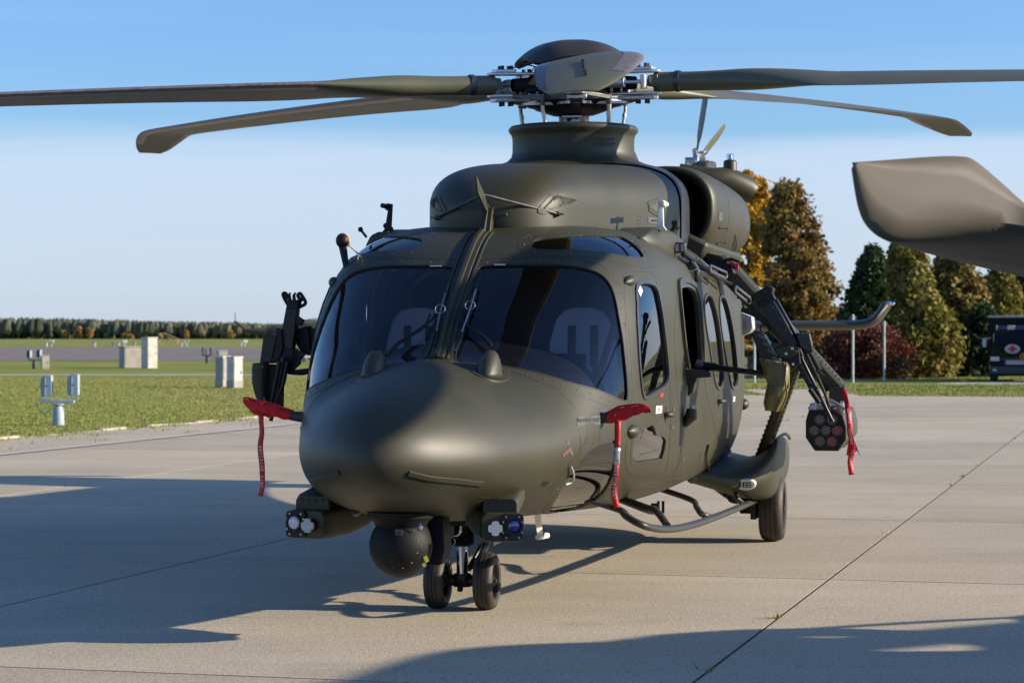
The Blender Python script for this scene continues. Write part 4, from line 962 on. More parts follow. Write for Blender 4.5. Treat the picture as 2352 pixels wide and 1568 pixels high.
# ------------------------------------------------------------------ main rotor
M['trail_dark'] = mat('dark_trail_metal', (.10, .09, .085), .25, metal=.7, var=.3, vscale=20)
M['tip_paint'] = mat('tip_paint', (.095, .083, .064), .6, var=.06, vscale=3, spec=.3)
HW = HM @ Vector((0, 4.15, 0)); HW = Vector((HW.x, HW.y, 3.667))
def rotor_matrix(origin, ax=.021, ay=.059):
    X = Vector((1, 0, ax)).normalized(); Y = Vector((0, 1, ay)); Z = X.cross(Y).normalized(); Y = Z.cross(X)
    return Matrix(((X.x, Y.x, Z.x, origin[0]), (X.y, Y.y, Z.y, origin[1]), (X.z, Y.z, Z.z, origin[2]), (0, 0, 0, 1)))
def foil(ch, th, n=14):
    """closed outline, y from -.72 ch (trailing) to +.28 ch (leading)"""
    up = []; lo = []
    for i in range(n + 1):
        x = .5 * (1 - math.cos(math.pi * i / n)); t = 5 * th * (.2969 * math.sqrt(x) - .126 * x - .3516 * x * x + .2843 * x**3 - .1015 * x**4) * ch
        cbr = .02 * ch * 4 * x * (1 - x)
        up.append((.28 * ch - x * ch, t + cbr)); lo.append((.28 * ch - x * ch, -t * .8 + cbr))
    return up + lo[-2:0:-1]
def blade_rings():
    rg = []; info = []
    #   r    chord  thick  round  pitch sweep  z
    T = [(.66, .15, .9, 1), (.78, .155, .9, 1), (.95, .15, .9, 1), (1.15, .16, .8, .9), (1.45, .24, .46, .5), (1.8, .38, .24, .15), (2.1, .50, .15, 0), (2.5, .545, .12, 0), (3.0, .53, .115, 0),
         (3.6, .52, .11, 0), (4.3, .52, .105, 0), (5.0, .52, .10, 0), (5.7, .52, .095, 0), (6.3, .52, .09, 0), (6.62, .53, .085, 0), (6.78, .55, .08, 0), (6.92, .53, .08, 0), (7.08, .46, .075, 0), (7.22, .36, .07, 0), (7.30, .24, .05, 0)]
    n = 28
    for r, ch, th, rd in T:
        F_ = foil(ch, th if rd < .95 else .3); pitch = R(13 - 1.6 * max(0, r - 1.2)) if r > 1.2 else R(13)
        sw = -.17 * max(0, (r - 6.8) / .5) ** 1.4; an = -.155 * max(0, (r - 6.72) / .58) ** 1.25
        ring = []
        for k, (y, z) in enumerate(F_):
            if rd > 0:
                t = 2 * math.pi * k / n; cy, cz = ch / 2 * math.cos(t), ch / 2 * math.sin(t)
                y = y * (1 - rd) + cy * rd; z = z * (1 - rd) + cz * rd
            y += sw
            yy = y * math.cos(pitch) - z * math.sin(pitch); zz = y * math.sin(pitch) + z * math.cos(pitch)
            ring.append(Vector((r, yy, zz + an - .0035 * r * r)))
        rg.append(ring)
    # subdivide spanwise
    out = []
    for i in range(len(rg) - 1):
        a, b, c, d = rg[max(0, i - 1)], rg[i], rg[i + 1], rg[min(len(rg) - 1, i + 2)]
        for k in range(3):
            t = k / 3; out.append([.5 * ((2 * q1) + (q2 - q0) * t + (2 * q0 - 5 * q1 + 4 * q2 - q3) * t * t + (3 * q1 - q0 - 3 * q2 + q3) * t**3) for q0, q1, q2, q3 in zip(a, b, c, d)])
    return out + [rg[-1]]
def build_rotor(parent, Minv, RM, az0, n=5, hubparts=True, names=''):
    """parts of one rotor under parent; Minv brings world to the parent's frame"""
    base = Minv @ RM; first = {}
    br = blade_rings()
    def put(o, mtx): o.matrix_basis = mtx; return o
    bm_ = MB(); bm_.loft(br); blade = bm_.obj('rotor_blade', 'blade', parent, smooth=50)
    # leading edge strip: the front of the section between r 2.1 and 7.1, just proud
    st = MB(); rg = []
    for ring in br:
        if 2.0 < ring[0].x < 7.1:
            idx = [(k) % 28 for k in range(-4, 5)]
            c = sum(ring, Vector()) / 28; w_ = min(1, (ring[0].x - 1.95) / .35)
            idx = idx if w_ > .7 else [(k) % 28 for k in range(-3, 4)] if False else idx
            row = []
            for j, k in enumerate(idx):
                k2 = k; q = ring[k2]; nrm = (ring[(k2 + 1) % 28] - ring[k2 - 1]); nrm = Vector((0, nrm.z, -nrm.y)).normalized()
                if (q - c).dot(nrm) < 0 and abs(j - 4) > 1: nrm = -nrm
                if abs(j - 4) <= 1: nrm = (ring[0] - c).normalized()
                row.append(q + nrm * .0016)
            rg.append(row)
    st.loft(rg, closed=False, cap=False); strip_o = st.obj('leading_edge_strip', 'abrasion', blade, smooth=50)
    # lettering on the outboard top panel
    BB_ = bvh_of(bm_); q_, n_, i_, d_ = BB_.ray_cast(Vector((7.02, -.16, 1)), Vector((0, 0, -1)))
    if n_.z < 0: n_ = -n_
    text('blade_print', 'DO NOT HANDHOLD', .026, frame(Vector((-1, 0, 0)), n_, q_ + n_ * .006), 'print', blade, ext=.004)
    blade.data.materials.append(M['trail_dark'])
    for f_ in blade.data.polygons:
        if f_.index < (len(br) - 1) * 28 and 11 <= f_.index % 28 <= 16 and 5.5 < f_.center.x < 7.26: f_.material_index = 1  # trailing part of the outer blade gets a darker metal
    cuff = MB(); cuff.lathe([(.078, .82), (.084, .83), (.084, .86), (.078, .87)], 24, axis=(1, 0, 0)); cuff.prism([Vector((.60, -.06, -.03)), Vector((.70, -.075, -.05)), Vector((.70, -.075, .06)), Vector((.62, -.06, .05))], (0, .12, 0)); cuff.obj('blade_cuff_cap', 'darksteel', blade, smooth=30, bevel=.006)
    for i in range(n):
        Mi = base @ Matrix.Rotation(R(az0 + 360 / n * i + (-.5, 0, 2.3, .5, 0)[i]), 4, 'Z')     # blades rest a little off their even spacing
        if i == 0: put(blade, Mi)
        else:
            c = copy_tree(blade, parent); put(c, Mi)
    if not hubparts: return
    def part(name, mb, m, **k): return put(mb.obj(name, m, parent, **k), base)
    mb = MB(); mb.lathe([(.10, -.34), (.12, -.20), (.26, -.165), (.30, -.12), (.30, .05), (.24, .09), (.14, .11), (.12, .14), (.001, .14)], 40); part('rotor_hub', mb, 'darksteel', smooth=30)
    arm = None
    for i in range(n):
        Rz = Matrix.Rotation(R(az0 + 360 / n * i), 4, 'Z')
        if arm is None:
            mb = MB()
            # silver clevis: top and bottom plates, inner web, outer posts
            for z, t, w_ in ((.085, .022, .17), (-.085, .022, .17)):
                mb.prism([Vector((.22, -w_ / 2, z - t / 2)), Vector((.80, -w_ / 2 * .9, z - t / 2)), Vector((.86, -w_ / 4, z - t / 2)), Vector((.86, w_ / 4, z - t / 2)), Vector((.80, w_ / 2 * .9, z - t / 2)), Vector((.22, w_ / 2, z - t / 2))], (0, 0, t))
            mb.box((.40, .075, 0), (.03, .02, .15)); mb.box((.40, -.075, 0), (.03, .02, .15)); mb.box((.24, 0, 0), (.05, .16, .15)); mb.box((.50, -.08, 0), (.02, .016, .15))
            mb.box((.70, 0, .108), (.20, .13, .025)); mb.box((.64, .0, -.118), (.36, .15, .030))
            arm = mb.obj('blade_grip', 'silver', parent, bevel=.006)
            b = MB()
            for x in (.64, .73):
                for y in (-.035, .035): b.cyl((x, y, .118), (x, y, .150), .018, 8); b.cyl((x, y, -.13), (x, y, -.165), .016, 8)
            b.obj('grip_bolts', 'black', arm, bevel=.002)
            b = MB(); b.lathe([(.02, .22), (.075, .25), (.08, .30), (.07, .36), (.082, .40), (.06, .46), (.05, .62)], 20, axis=(1, 0, 0)); b.obj('elastomer_bearing', 'flat_black', arm, smooth=40)
            b = MB(); b.cyl((.26, -.17, .0), (.56, -.16, .0), .042, 20); b.cyl((.56, -.16, .0), (.72, -.12, 0), .014, 10); b.cyl((.73, -.115, -.055), (.73, -.115, .055), .03, 14); b.cyl((.24, -.17, 0), (.26, -.17, 0), .05, 20); b.obj('lag_damper', 'silver', arm, bevel=.002)
            b = MB(); b.prism([Vector((.14, -.05, -.24)), Vector((.62, -.03, -.145)), Vector((.62, .03, -.145)), Vector((.14, .05, -.24))], (0, 0, .035)); b.obj('droop_stop', 'darksteel', arm, bevel=.004)
            b = MB(); b.prism([Vector((.60, .07, -.10)), Vector((.66, .07, -.10)), Vector((.45, .27, -.13)), Vector((.41, .25, -.13))], (0, 0, .03)); b.cyl((.43, .26, -.17), (.43, .26, -.09), .022, 12); b.obj('pitch_horn', 'darksteel', arm, bevel=.003)
            b = MB(); b.tube([(.43, .26, -.16), (.43, .26, -.2), (.40, .255, -.34), (.385, .25, -.46)], [.018, .017, .017, .017], 12); b.lathe([(.021, 0), (.021, .03)], 12, origin=(.418, .258, -.26)); b.obj('pitch_link', 'silver', arm, smooth=50)
            b = MB(); b.tube(smooth_open([Vector((.62, .02, .13)), Vector((.52, .06, .155)), Vector((.40, .10, .13)), Vector((.34, .1, .10))], 4), .005, 6); b.obj('bonding_cable', 'black', arm)
            b = MB(); b.cyl((.30, .10, -.02), (.52, .07, -.05), .022, 10); b.sphere((.30, .11, -.07), .035, 10, 8); b.sphere((.22, .2, -.12), .035, 10, 8); b.box((.3, .17, .02), (.08, .05, .06)); b.obj('hub_fittings', 'black', arm)
            for o_ in [arm] + list(arm.children): o_.data.transform(Matrix.Diagonal((.82, 1, 1, 1)))
            put(arm, base @ Rz)
        else:
            c = copy_tree(arm, parent); put(c, base @ Rz)
    mb = MB(); out = []
    for k in range(80):
        t = 2 * math.pi * k / 80; r = .36 + .10 * math.cos(5 * (t - R(az0))); out.append(Vector((r * math.cos(t), r * math.sin(t), -.160)))
    mb.loft([out, [q + Vector((0, 0, .02)) for q in out]]); part('star_plate', mb, 'silver', smooth=30)
    mb = MB(); mb.lathe([(.34, -.165), (.30, -.20), (.16, -.245), (.12, -.25), (.12, -.36), (.16, -.37), (.20, -.385), (.23, -.40), (.23, -.42), (.16, -.43)], 48); part('swashplate', mb, 'darksteel', smooth=25)
    mb = MB()
    for s_ in (-1, 1): mb.prism([Vector((s_ * .055 - .03, -.17, -.25)), Vector((s_ * .055 + .0 - .03, -.19, -.36)), Vector((s_ * .055 + .025 - .03, -.19, -.36)), Vector((s_ * .055 + .025 - .03, -.17, -.25))], (0, .05, 0))
    mb.box((-.02, -.17, -.255), (.15, .06, .02)); mb.prism([Vector((-.055, -.20, -.36)), Vector((.02, -.20, -.37)), Vector((.03, -.20, -.28)), Vector((-.01, -.20, -.27)), Vector((-.055, -.2, -.30))], (0, .015, 0)); mb.cyl((-.11, -.20, -.385), (.07, -.20, -.385), .027, 16)
    part('scissor_link', mb, 'silver', bevel=.004)
    mb = MB(); mb.box((.09, -.17, -.345), (.05, .02, .018)); part('red_mark', mb, 'redprint')
    # cap above the hub
    mb = MB(); rg = []
    for j in range(14):
        q = j / 13; ring = []
        for k in range(100):
            t = 2 * math.pi * k / 100; lobe = .5 + .5 * math.cos(5 * (t - R(az0 + 36)))
            r = (.425 + .05 * lobe) * q ** .9
            z = .352 - .145 * q ** 2.3 - (.05 * lobe ** 1.5) * q ** 6
            ring.append(Vector((max(r, .001) * math.cos(t), max(r, .001) * math.sin(t), z)))
        rg.append(ring)
    rg.append([Vector((q.x * .95, q.y * .95, q.z - .018)) for q in rg[-1]]); rg.append([Vector((q.x * .85, q.y * .85, q.z + .02)) for q in rg[-2]]); rg.append([Vector((q.x * .3, q.y * .3, .24)) for q in rg[-1]])
    mb.loft(rg); mb.cyl((0, 0, .12), (0, 0, .26), .10, 24); part('hub_cap', mb, 'olive_dark', smooth=50)
build_rotor(heli, HI, rotor_matrix(HW), -89.3)

# ------------------------------------------------------------------ second helicopter, standing to the right of the camera
nb = empty('parked_helicopter', (7.75, 13.7, 0), R(180), 'helicopter at the right edge, just a drooping blade tip reaching into view above the trees', 'helicopter')
bpy.context.view_layer.update()
NI = nb.matrix_world.inverted()
def nbw(q): return NI @ Vector(q)
o = fuse.copy(); col.objects.link(o); o.parent = nb
o = cowl.copy(); col.objects.link(o); o.parent = nb
# the blade whose tip is in view
Up = [(1960, 373, 9.0), (2060, 366, 9.12), (2150, 360, 9.22), (2200, 360, 9.28), (2232, 368, 9.32), (2290, 415, 9.38), (2352, 470, 9.42), (2450, 545, 9.4), (2650, 585, 9.35), (3200, 500, 9.3), (4200, 230, 9.3), (6000, -330, 9.4)]
Cr = [(1960, 373, 9.0), (1978, 470, 9.02), (2000, 515, 9.04), (2045, 547, 9.08), (2150, 543, 9.2), (2240, 537, 9.3), (2352, 532, 9.4), (2450, 553, 9.35), (2650, 590, 9.3), (3200, 505, 9.25), (4200, 235, 9.25), (6000, -325, 9.35)]
Lw = [(1960, 373, 9.0), (1976, 470, 9.08), (1998, 518, 9.15), (2043, 549, 9.35), (2130, 576, 9.9), (2240, 605, 10.4), (2352, 630, 10.6), (2450, 650, 10.6), (2650, 670, 10.4), (3200, 590, 10.0), (4200, 330, 9.9), (6000, -230, 9.9)]
def rail(T): return smooth_open([nbw(G(x, d, py=y)) for x, y, d in T], 5)
U_, C_, L_ = rail(Up), rail(Cr), rail(Lw)
rg = []
for i in range(len(U_)):
    a, b, c = U_[i], C_[i], L_[i]; row = []
    for k in range(9):
        t = k / 8; row.append((a * (1 - t)**2 + b * 2 * t * (1 - t) + c * t * t) if False else (a.lerp(b, t * 2) if t <= .5 else b.lerp(c, t * 2 - 1)))
    # soften the crease
    row2 = [row[0]] + [row[k] * .5 + (row[k - 1] + row[k + 1]) * .25 for k in range(1, 8)] + [row[-1]]; 
    rg.append(row2)
mb = MB(); mb.loft(rg, closed=False, cap=False); mb.obj('rotor_blade', 'tip_paint', nb, smooth=60, solid=.022)
NH = Vector((7.75, 9.55, 3.6))
mb = MB(); mb.lathe([(.5, -.3), (.3, -.1), (.3, .1), (.001, .2)], 24, origin=nbw(NH)); mb.obj('rotor_hub', 'darksteel', nb)
br_ = [o for o in heli.children if o.name.startswith('rotor_blade')][0]
for az in (124, 252, 36, 324):  # unseen blades; first one turned and all raised to shade the nose
    c = br_.copy(); col.objects.link(c); c.parent = nb; c.matrix_basis = NI @ rotor_matrix(NH + Vector((0, 0, .14)), 0, 0) @ Matrix.Rotation(R(az), 4, 'Z')
# ------------------------------------------------------------------ red probe covers with streamers
def ribbon(name, pts, wd, m, parent, face=(0, -1, 0), wob=.004, letters=None, lsize=.022, lm='white', l0=.45, tw=0):
    """hanging strip of cloth along pts"""
    P = resample(smooth_open(pts, 6), .02); rg = []
    f = Vector(face).normalized()
    for i, p in enumerate(P):
        d = (P[min(i + 1, len(P) - 1)] - P[max(i - 1, 0)]).normalized(); a = tw * math.sin(i * .35) ; ff = Matrix.Rotation(a, 3, d) @ f; sd_ = d.cross(ff).normalized(); n = sd_.cross(d)
        o = n * (wob * math.sin(i * .8))
        rg.append([p + sd_ * wd / 2 + o, p + n * wob * .5 + o, p - sd_ * wd / 2 + o])
    mb = MB(); mb.loft(rg, closed=False, cap=False); ob = mb.obj(name, m, parent, smooth=60, solid=.0016)
    if letters:
        n_ = len(letters); i0 = int(len(P) * l0); span = len(P) - 3 - i0
        for k, ch in enumerate(letters):
            if ch == ' ': continue
            i = i0 + int(span * k / n_); d = (P[min(i + 1, len(P) - 1)] - P[i]).normalized()
            a = tw * math.sin(i * .35); ff = Matrix.Rotation(a, 3, d) @ f
            n = (ff - d * ff.dot(d)).normalized()
            text('ribbon_letter', ch, lsize, frame(d, n, P[i] + n * (.004 + wob)), lm, ob)
    return ob
def world_pts(pts): return [HM @ Vector(q) for q in pts]
def probe_cover(pts, radii, flats, streamer, label, sgn, silver=True, face=(0, -1, 0), letters='REMOVE BEFORE FLIGHT'):
    P = [Vector(q) for q in pts]; root = empty('probe_cover', HM @ P[0], -TH, label, 'probe cover')
    off = P[0]; P = [q - off for q in P]
    P2 = smooth_open(P, 5); n = len(P2); rr_ = [pchip(list(range(len(radii))), radii, i / 5) for i in range(n)]; fl = [pchip(list(range(len(flats))), flats, i / 5) for i in range(n)]
    rg = []
    for i, c in enumerate(P2):
        d = (P2[min(i + 1, n - 1)] - P2[max(i - 1, 0)]).normalized(); u = Vector((0, 0, 1)); u = (u - d * u.dot(d)).normalized(); b = d.cross(u)
        rg.append([c + u * (rr_[i] * math.cos(t) * (1 + .16 * math.sin(3 * t + i * .9))) + b * (rr_[i] * fl[i] * math.sin(t) * (1 + .22 * math.sin(2 * t + i * 1.3))) for t in [2 * math.pi * k / 14 for k in range(14)]])
    mb = MB(); mb.loft(rg); mb.obj('cover_sleeve', 'red', root, smooth=24)
    # seam flange
    mb = MB(); mb.loft([[q + Vector((0, -.004, rr_[i] * .98)), q + Vector((0, -.004, rr_[i] * 1.0 + .012))] for i, q in enumerate(P2)], closed=False, cap=False); mb.obj('sleeve_seam', 'red', root, solid=.003, smooth=60)
    S_ = [Vector(q) - off for q in streamer]
    if silver:
        a, b = .30, .50
        Q = resample(smooth_open(S_, 6), .02); i1, i2 = int(len(Q) * a), int(len(Q) * b)
        ribbon('streamer', Q[:i1 + 1], .036, 'redrib', root); ribbon('silver_band', Q[i1:i2 + 1], .040, 'chromecloth', root, wob=.006); ribbon('streamer', Q[i2:], .036, 'redrib', root, letters=letters, lsize=.030, l0=.03, tw=.25)
    else:
        ribbon('streamer', S_, .034, 'redrib', root, letters=letters, lsize=.026, l0=.40, tw=.3)
    return root
M['chromecloth'] = mat('reflective_cloth', (.6, .6, .62), .3, metal=.5, var=.3, vscale=40, bump=.5, bscale=30)
AF = -.34
for s in (1, -1):
    # probe root fairing (part of the helicopter)
    q0 = L(1372, 957, a=AF) if s > 0 else L(694, 957, a=AF); q1 = L(1392, 960, a=AF) if s > 0 else L(674, 955, a=AF)
    d = (q1 - q0).normalized(); mb = MB(); mb.tube([q0 - d * .12, q0 - d * .06, q0, q1 + d * .02], [.05, .046, .034, .028], 16, flat=1.0); mb.obj('probe_root', 'olive_dark', heli, smooth=60)
probe_cover([L(1388, 961, a=AF), L(1400, 959, a=AF), L(1422, 951, a=AF), L(1447, 945, a=AF), L(1468, 940, a=AF), L(1484, 941, a=AF), L(1495, 946, a=AF)], [.024, .032, .040, .034, .025, .018, .003], [.9, .9, .5, .4, .3, .15, .2],
            [L(1419, 965, a=AF - .03), L(1418, 1010, a=AF - .05), L(1416, 1060, a=AF - .05), L(1414, 1100, a=AF - .05), L(1410, 1130, a=AF - .05), L(1417, 1166, a=AF - .05)],
            'red probe cover beside the cockpit door, its ribbon with a silver band', 1)
probe_cover([L(676, 955, a=AF), L(655, 951, a=AF), L(630, 944, a=AF), L(605, 940, a=AF), L(585, 934, a=AF), L(568, 924, a=AF), L(558, 919, a=AF)], [.024, .030, .036, .041, .038, .022, .004], [.9, .8, .7, .6, .5, .2, .2],
            [L(600, 950, a=AF - .03), L(601, 990, a=AF - .04), L(598, 1030, a=AF - .04), L(602, 1070, a=AF - .04), L(603, 1105, a=AF - .04), L(599, 1139, a=AF - .04)],
            'red probe cover on the shaded left side of the nose, its ribbon without silver', -1, silver=False)
text('cover_print', 'NO STEP', .022, frame(Vector((.97, -.2, -.18)), (0, -1, .4), Vector((.22, -.052, .02))), 'white', [o for o in col.objects if o.name == 'probe_cover.001'][0]) if False else None

# ------------------------------------------------------------------ rocket pod with its ribbon
pc_ = L(1897, 988, a=4.05)
pod = empty('rocket_pod', HM @ pc_, -TH, 'grey seven tube rocket pod hanging from the pylon on the right', 'rocket pod')
def pod_shape(pod, off=Vector((0, 0, 0))):
    mb = MB()
    def oc(w_, h_, y):
        pts = [(-.42, .5), (.20, .5), (.42, .38), (.5, .1), (.5, -.22), (.30, -.5), (-.28, -.5), (-.5, -.18), (-.5, .22)]
        return [Vector((x * w_, y, z * h_)) for x, z in pts]
    mb.loft([oc(.27, .27, .02), oc(.305, .31, 0), oc(.315, .32, .04), oc(.315, .32, .62), oc(.30, .30, .66), oc(.33, .33, .70), oc(.33, .33, 1.5), oc(.24, .24, 1.7)]); b = mb.obj('pod_body', 'olive', pod, smooth=30, bevel=.008)
    f = MB(); f.prism([q + Vector((0, -.004, 0)) for q in oc(.292, .297, 0)], (0, -.01, 0)); f.obj('pod_face', 'black', pod)
    k_ = 0
    for i, (x, z) in enumerate([(0, 0), (-.088, 0), (.088, -.002), (-.046, .083), (.048, .083), (-.044, -.083), (.046, -.085)]):
        t = MB(); t.lathe([(.034, 0), (.041, 0), (.041, -.012), (.036, -.012), (.034, 0)], 24, origin=(x, -.014, z), axis=(0, 1, 0)); o = t.obj('launch_tube', 'darksteel', pod)
        t = MB(); t.lathe([(.034, .001), (.034, .004), (.001, .004)], 24, origin=(x, -.016, z), axis=(0, -1, 0)); t.obj('tube_plug', 'plugred' if i in (2, 6) else 'plug', o)
    s_ = MB(); s_.tube(smooth_open([Vector((-.13, .0, .16)), Vector((-.09, .02, .20)), Vector((0, .05, .235)), Vector((.09, .02, .20)), Vector((.15, .0, .16))], 4), .014, 8); s_.box((-.10, .12, .175), (.05, .2, .06)); s_.box((.12, .1, .18), (.03, .1, .09)); s_.box((.0, .10, .20), (.16, .1, .03)); s_.obj('sway_brace', 'silver', pod, bevel=.004)
    s_ = MB(); s_.cyl((.0, .08, .17), (.0, .08, .30), .02, 10); s_.cyl((.03, .2, .17), (.03, .2, .32), .016, 10); s_.cyl((-.02, .0, .2), (-.02, .0, .26), .018, 10); s_.obj('pod_lug', 'brass', pod)
M['brass'] = mat('brass_fitting', (.35, .24, .10), .35, metal=.8)
def stripe_mat(name, c1, c2):
    m = bpy.data.materials.new(name); m.use_nodes = True; n = m.node_tree; b = n.nodes['Principled BSDF']; b.inputs['Roughness'].default_value = .35
    co = n.nodes.new('ShaderNodeTexCoord'); mp_ = n.nodes.new('ShaderNodeMapping'); mp_.inputs['Rotation'].default_value = (0, R(25), 0); w_ = n.nodes.new('ShaderNodeTexWave'); w_.inputs['Scale'].default_value = 14; w_.inputs['Distortion'].default_value = 2.5; w_.bands_direction = 'Z'
    r = n.nodes.new('ShaderNodeValToRGB'); r.color_ramp.elements[0].color = (*c1, 1); r.color_ramp.elements[1].color = (*c2, 1)
    n.links.new(co.outputs['Object'], mp_.inputs[0]); n.links.new(mp_.outputs[0], w_.inputs[0]); n.links.new(w_.outputs[0], r.inputs[0]); n.links.new(r.outputs[0], b.inputs['Base Color']); return m
M['plug'] = stripe_mat('tube_plug', (.06, .05, .045), (.22, .17, .15)); M['plugred'] = stripe_mat('tube_plug_red', (.25, .02, .02), (.30, .10, .07))
pod_shape(pod)
rb = empty('warning_ribbon', HM @ L(1938, 893, a=4.0), -TH, 'red warning ribbon hanging from the pylon tip over the rocket pod', 'ribbon'); o0 = L(1938, 893, a=4.0)
W = lambda x, y_, a: L(x, y_, a=a) - o0
ribbon('ribbon_strip', [W(1938, 893, 4.0), W(1943, 920, 3.95), W(1950, 955, 3.85), W(1952, 990, 3.85), W(1958, 1030, 3.85), W(1953, 1060, 3.85), W(1956, 1090, 3.85)], .042, 'redrib', rb, letters='REMOVE BEFORE FLIGHT', lsize=.026, l0=.30, tw=.35)
mb = MB(); P = [W(1950, 1000, 3.9), W(1944, 1044, 3.9), W(1953, 1048, 3.9), W(1968, 1034, 3.9), W(1976, 1047, 3.9), W(1962, 1010, 3.9)]; mb.prism(P, (0, .003, 0)); mb.obj('ribbon_tail', 'redrib', rb)
mb = MB(); mb.tube(smooth_open([W(1938, 893, 3.98), W(1955, 900, 3.95), W(1963, 925, 3.95), W(1955, 945, 3.95)], 5), .0025, 5); mb.obj('pin_wire', 'ltgrey', rb)

# ------------------------------------------------------------------ door machine guns (built along local -Z barrel, x to port)
def gun_port():
    o0 = L(1775, 760, a=2.1); g = empty('machine_gun', HM @ o0, -TH, 'black machine gun tilted muzzle down on its arm beside the helicopter, in the sunlight', 'machine gun')
    Wp = lambda x, y_, a=2.1: L(x, y_, a=a) - o0
    A, B = Wp(1762, 692), Wp(1842, 826)      # receiver axis
    d = (B - A).normalized(); y = Vector((0, 1, 0)); u = y.cross(d).normalized()   # u: to the upper right
    if u.x < 0: u = -u
    def pr(name, m, uv, y0, dy, par=g, bevel=.004):
        mb = MB(); mb.prism([A + d * a_ + u * (b_ * .82) + y * y0 for a_, b_ in uv], y * dy); return mb.obj(name, m, par, bevel=bevel)
    ln = (B - A).length
    rc = pr('receiver', 'gun', [(0, -.058), (ln * .72, -.055), (ln * .78, -.03), (ln * .78, .045), (0, .050)], -.04, .09)
    mb = MB()
    for k in range(7): mb.sphere(A + d * (.06 + .045 * k) + u * (.015 - .05 * (k % 2)) + y * -.041, .0028, 6, 4)
    tag(mb.obj('receiver_rivets', 'steel', rc), kind='stuff')
    pr('back_plate', 'black', [(-.03, -.085), (.02, -.085), (.02, .075), (-.03, .075)], -.05, .11)
    pr('top_cover', 'gun', [(.02, .055), (.30, .055), (.30, .075), (.02, .085)], -.03, .07)
    mb = MB()
    for k in range(16): c = A + d * (.13 + .0165 * k) + u * .058; mb.box(c + u * .004, (.010, .012, .010), rot=(0, 30, 0))
    tag(mb.obj('sight_rail_teeth', 'silver', rc), kind='stuff')
    for sx in (-1, 1):
        mb = MB(); c = A - d * .05; mb.tube(smooth_open([c + u * .06 * sx + y * -.02, c + u * .075 * sx - d * .05 + y * -.04, c + u * .07 * sx - d * .09 - y * .02], 4), .012, 8)
        if False: mb.obj('x', 'black', g)
    pr('pistol_grip', 'black', [(.10, -.07), (.14, -.07), (.10, -.13), (.04, -.165), (-.03, -.235), (-.055, -.21), (-.03, -.17), (.02, -.12)], -.02, .035)
    mb = MB(); c = A + d * .155 - u * .11; mb.tube([c + (d * math.cos(t) + u * math.sin(t)) * .032 for t in np.linspace(0, 2 * math.pi, 16)], .006, 6); mb.obj('trigger_guard', 'black', g)
    pr('feed_tray', 'olive_dark', [(.33, -.20), (.42, -.03), (.46, .03), (.40, .045), (.36, -.0), (.26, -.14)], -.07, .06)
    pr('feed_cover', 'olive', [(.31, -.145), (.345, -.02), (.41, .01), (.42, -.06), (.38, -.15)], -.085, .03)
    pr('side_box', 'olive_dark', [(.29, .075), (.40, .045), (.46, .12), (.34, .17)], -.05, .12)
    # ammunition box
    P = [Wp(x, y_, 2.0) for x, y_ in ((1731, 760), (1737, 758), (1752, 764), (1788, 820), (1806, 848), (1798, 854), (1752, 840), (1727, 770))]
    mb = MB(); mb.prism(P, (0, .16, 0)); mb.obj('ammunition_box', 'gun', g, bevel=.006)
    mb = MB()
    for k in range(4):
        q = Wp(1752 + k * 11, 775 + k * 17, 1.98); mb.box(q, (.075, .02, .018), rot=(0, 32, 0))
    mb.obj('box_latches', 'darksteel', g)
    # cradle, plates, bolts
    P = [Wp(x, y_, 2.02) for x, y_ in ((1775, 805), (1805, 782), (1835, 800), (1838, 835), (1815, 852), (1785, 845))]
    mb = MB(); mb.prism(P, (0, .05, 0)); mb.prism([q + Vector((0, .1, 0)) for q in P], (0, .02, 0)); cr_ = mb.obj('cradle_plate', 'black', g, bevel=.003)
    mb = MB()
    for x, y_ in ((1800, 840), (1812, 845), (1822, 836), (1806, 812), (1792, 826), (1820, 800)): c = Wp(x, y_, 2.02); mb.cyl(c, c + Vector((0, -.012, 0)), .010, 8)
    mb.obj('cradle_bolts', 'steel', cr_)
    # barrel, gas tube, bipod legs
    b0, b1 = Wp(1812, 765, 2.15), Wp(1912, 968, 2.2)
    mb = MB(); dd = (b1 - b0); mb.tube([b0, b0 + dd * .28, b0 + dd * .3, b0 + dd * .62, b0 + dd * .64, b0 + dd * .97, b0 + dd * .975, b1], [.019, .019, .014, .014, .017, .014, .017, .016], 14); mb.obj('barrel', 'gun', g, smooth=40)
    mb = MB(); mb.tube([Wp(1805, 775, 2.1), Wp(1822, 812, 2.1), Wp(1870, 905, 2.1)], [.022, .020, .014], 12); mb.tube([Wp(1860, 893, 2.08), Wp(1882, 925, 2.08)], .018, 10); mb.box(Wp(1866, 888, 2.1), (.07, .03, .03), rot=(0, 30, 0)); mb.obj('gas_tube', 'black', g, smooth=40)
    mb = MB(); mb.tube([Wp(1850, 808, 2.1), Wp(1878, 868, 2.1), Wp(1895, 905, 2.1), Wp(1905, 935, 2.1)], [.012, .014, .010, .012], 8); mb.tube([Wp(1860, 810, 2.12), Wp(1882, 850, 2.12)], .018, 8); mb.tube([Wp(1843, 806, 2.1), Wp(1868, 800, 2.1)], .022, 8); mb.tube([Wp(1893, 862, 2.12), Wp(1876, 850, 2.1)], .009, 6); mb.obj('bipod', 'black', g, smooth=40)
    mb = MB(); mb.tube(smooth_open([Wp(1812, 752), Wp(1822, 762), Wp(1834, 790), Wp(1846, 797), Wp(1838, 808)], 4), .014, 8); mb.obj('carry_handle', 'black', g, smooth=50)
    # clamp collar
    pr('mount_clamp', 'black', [(-.09, -.07), (-.05, -.11), (-.02, -.05), (-.02, .07), (-.05, .11), (-.09, .08)], -.07, .15, bevel=.008)
    mb = MB()
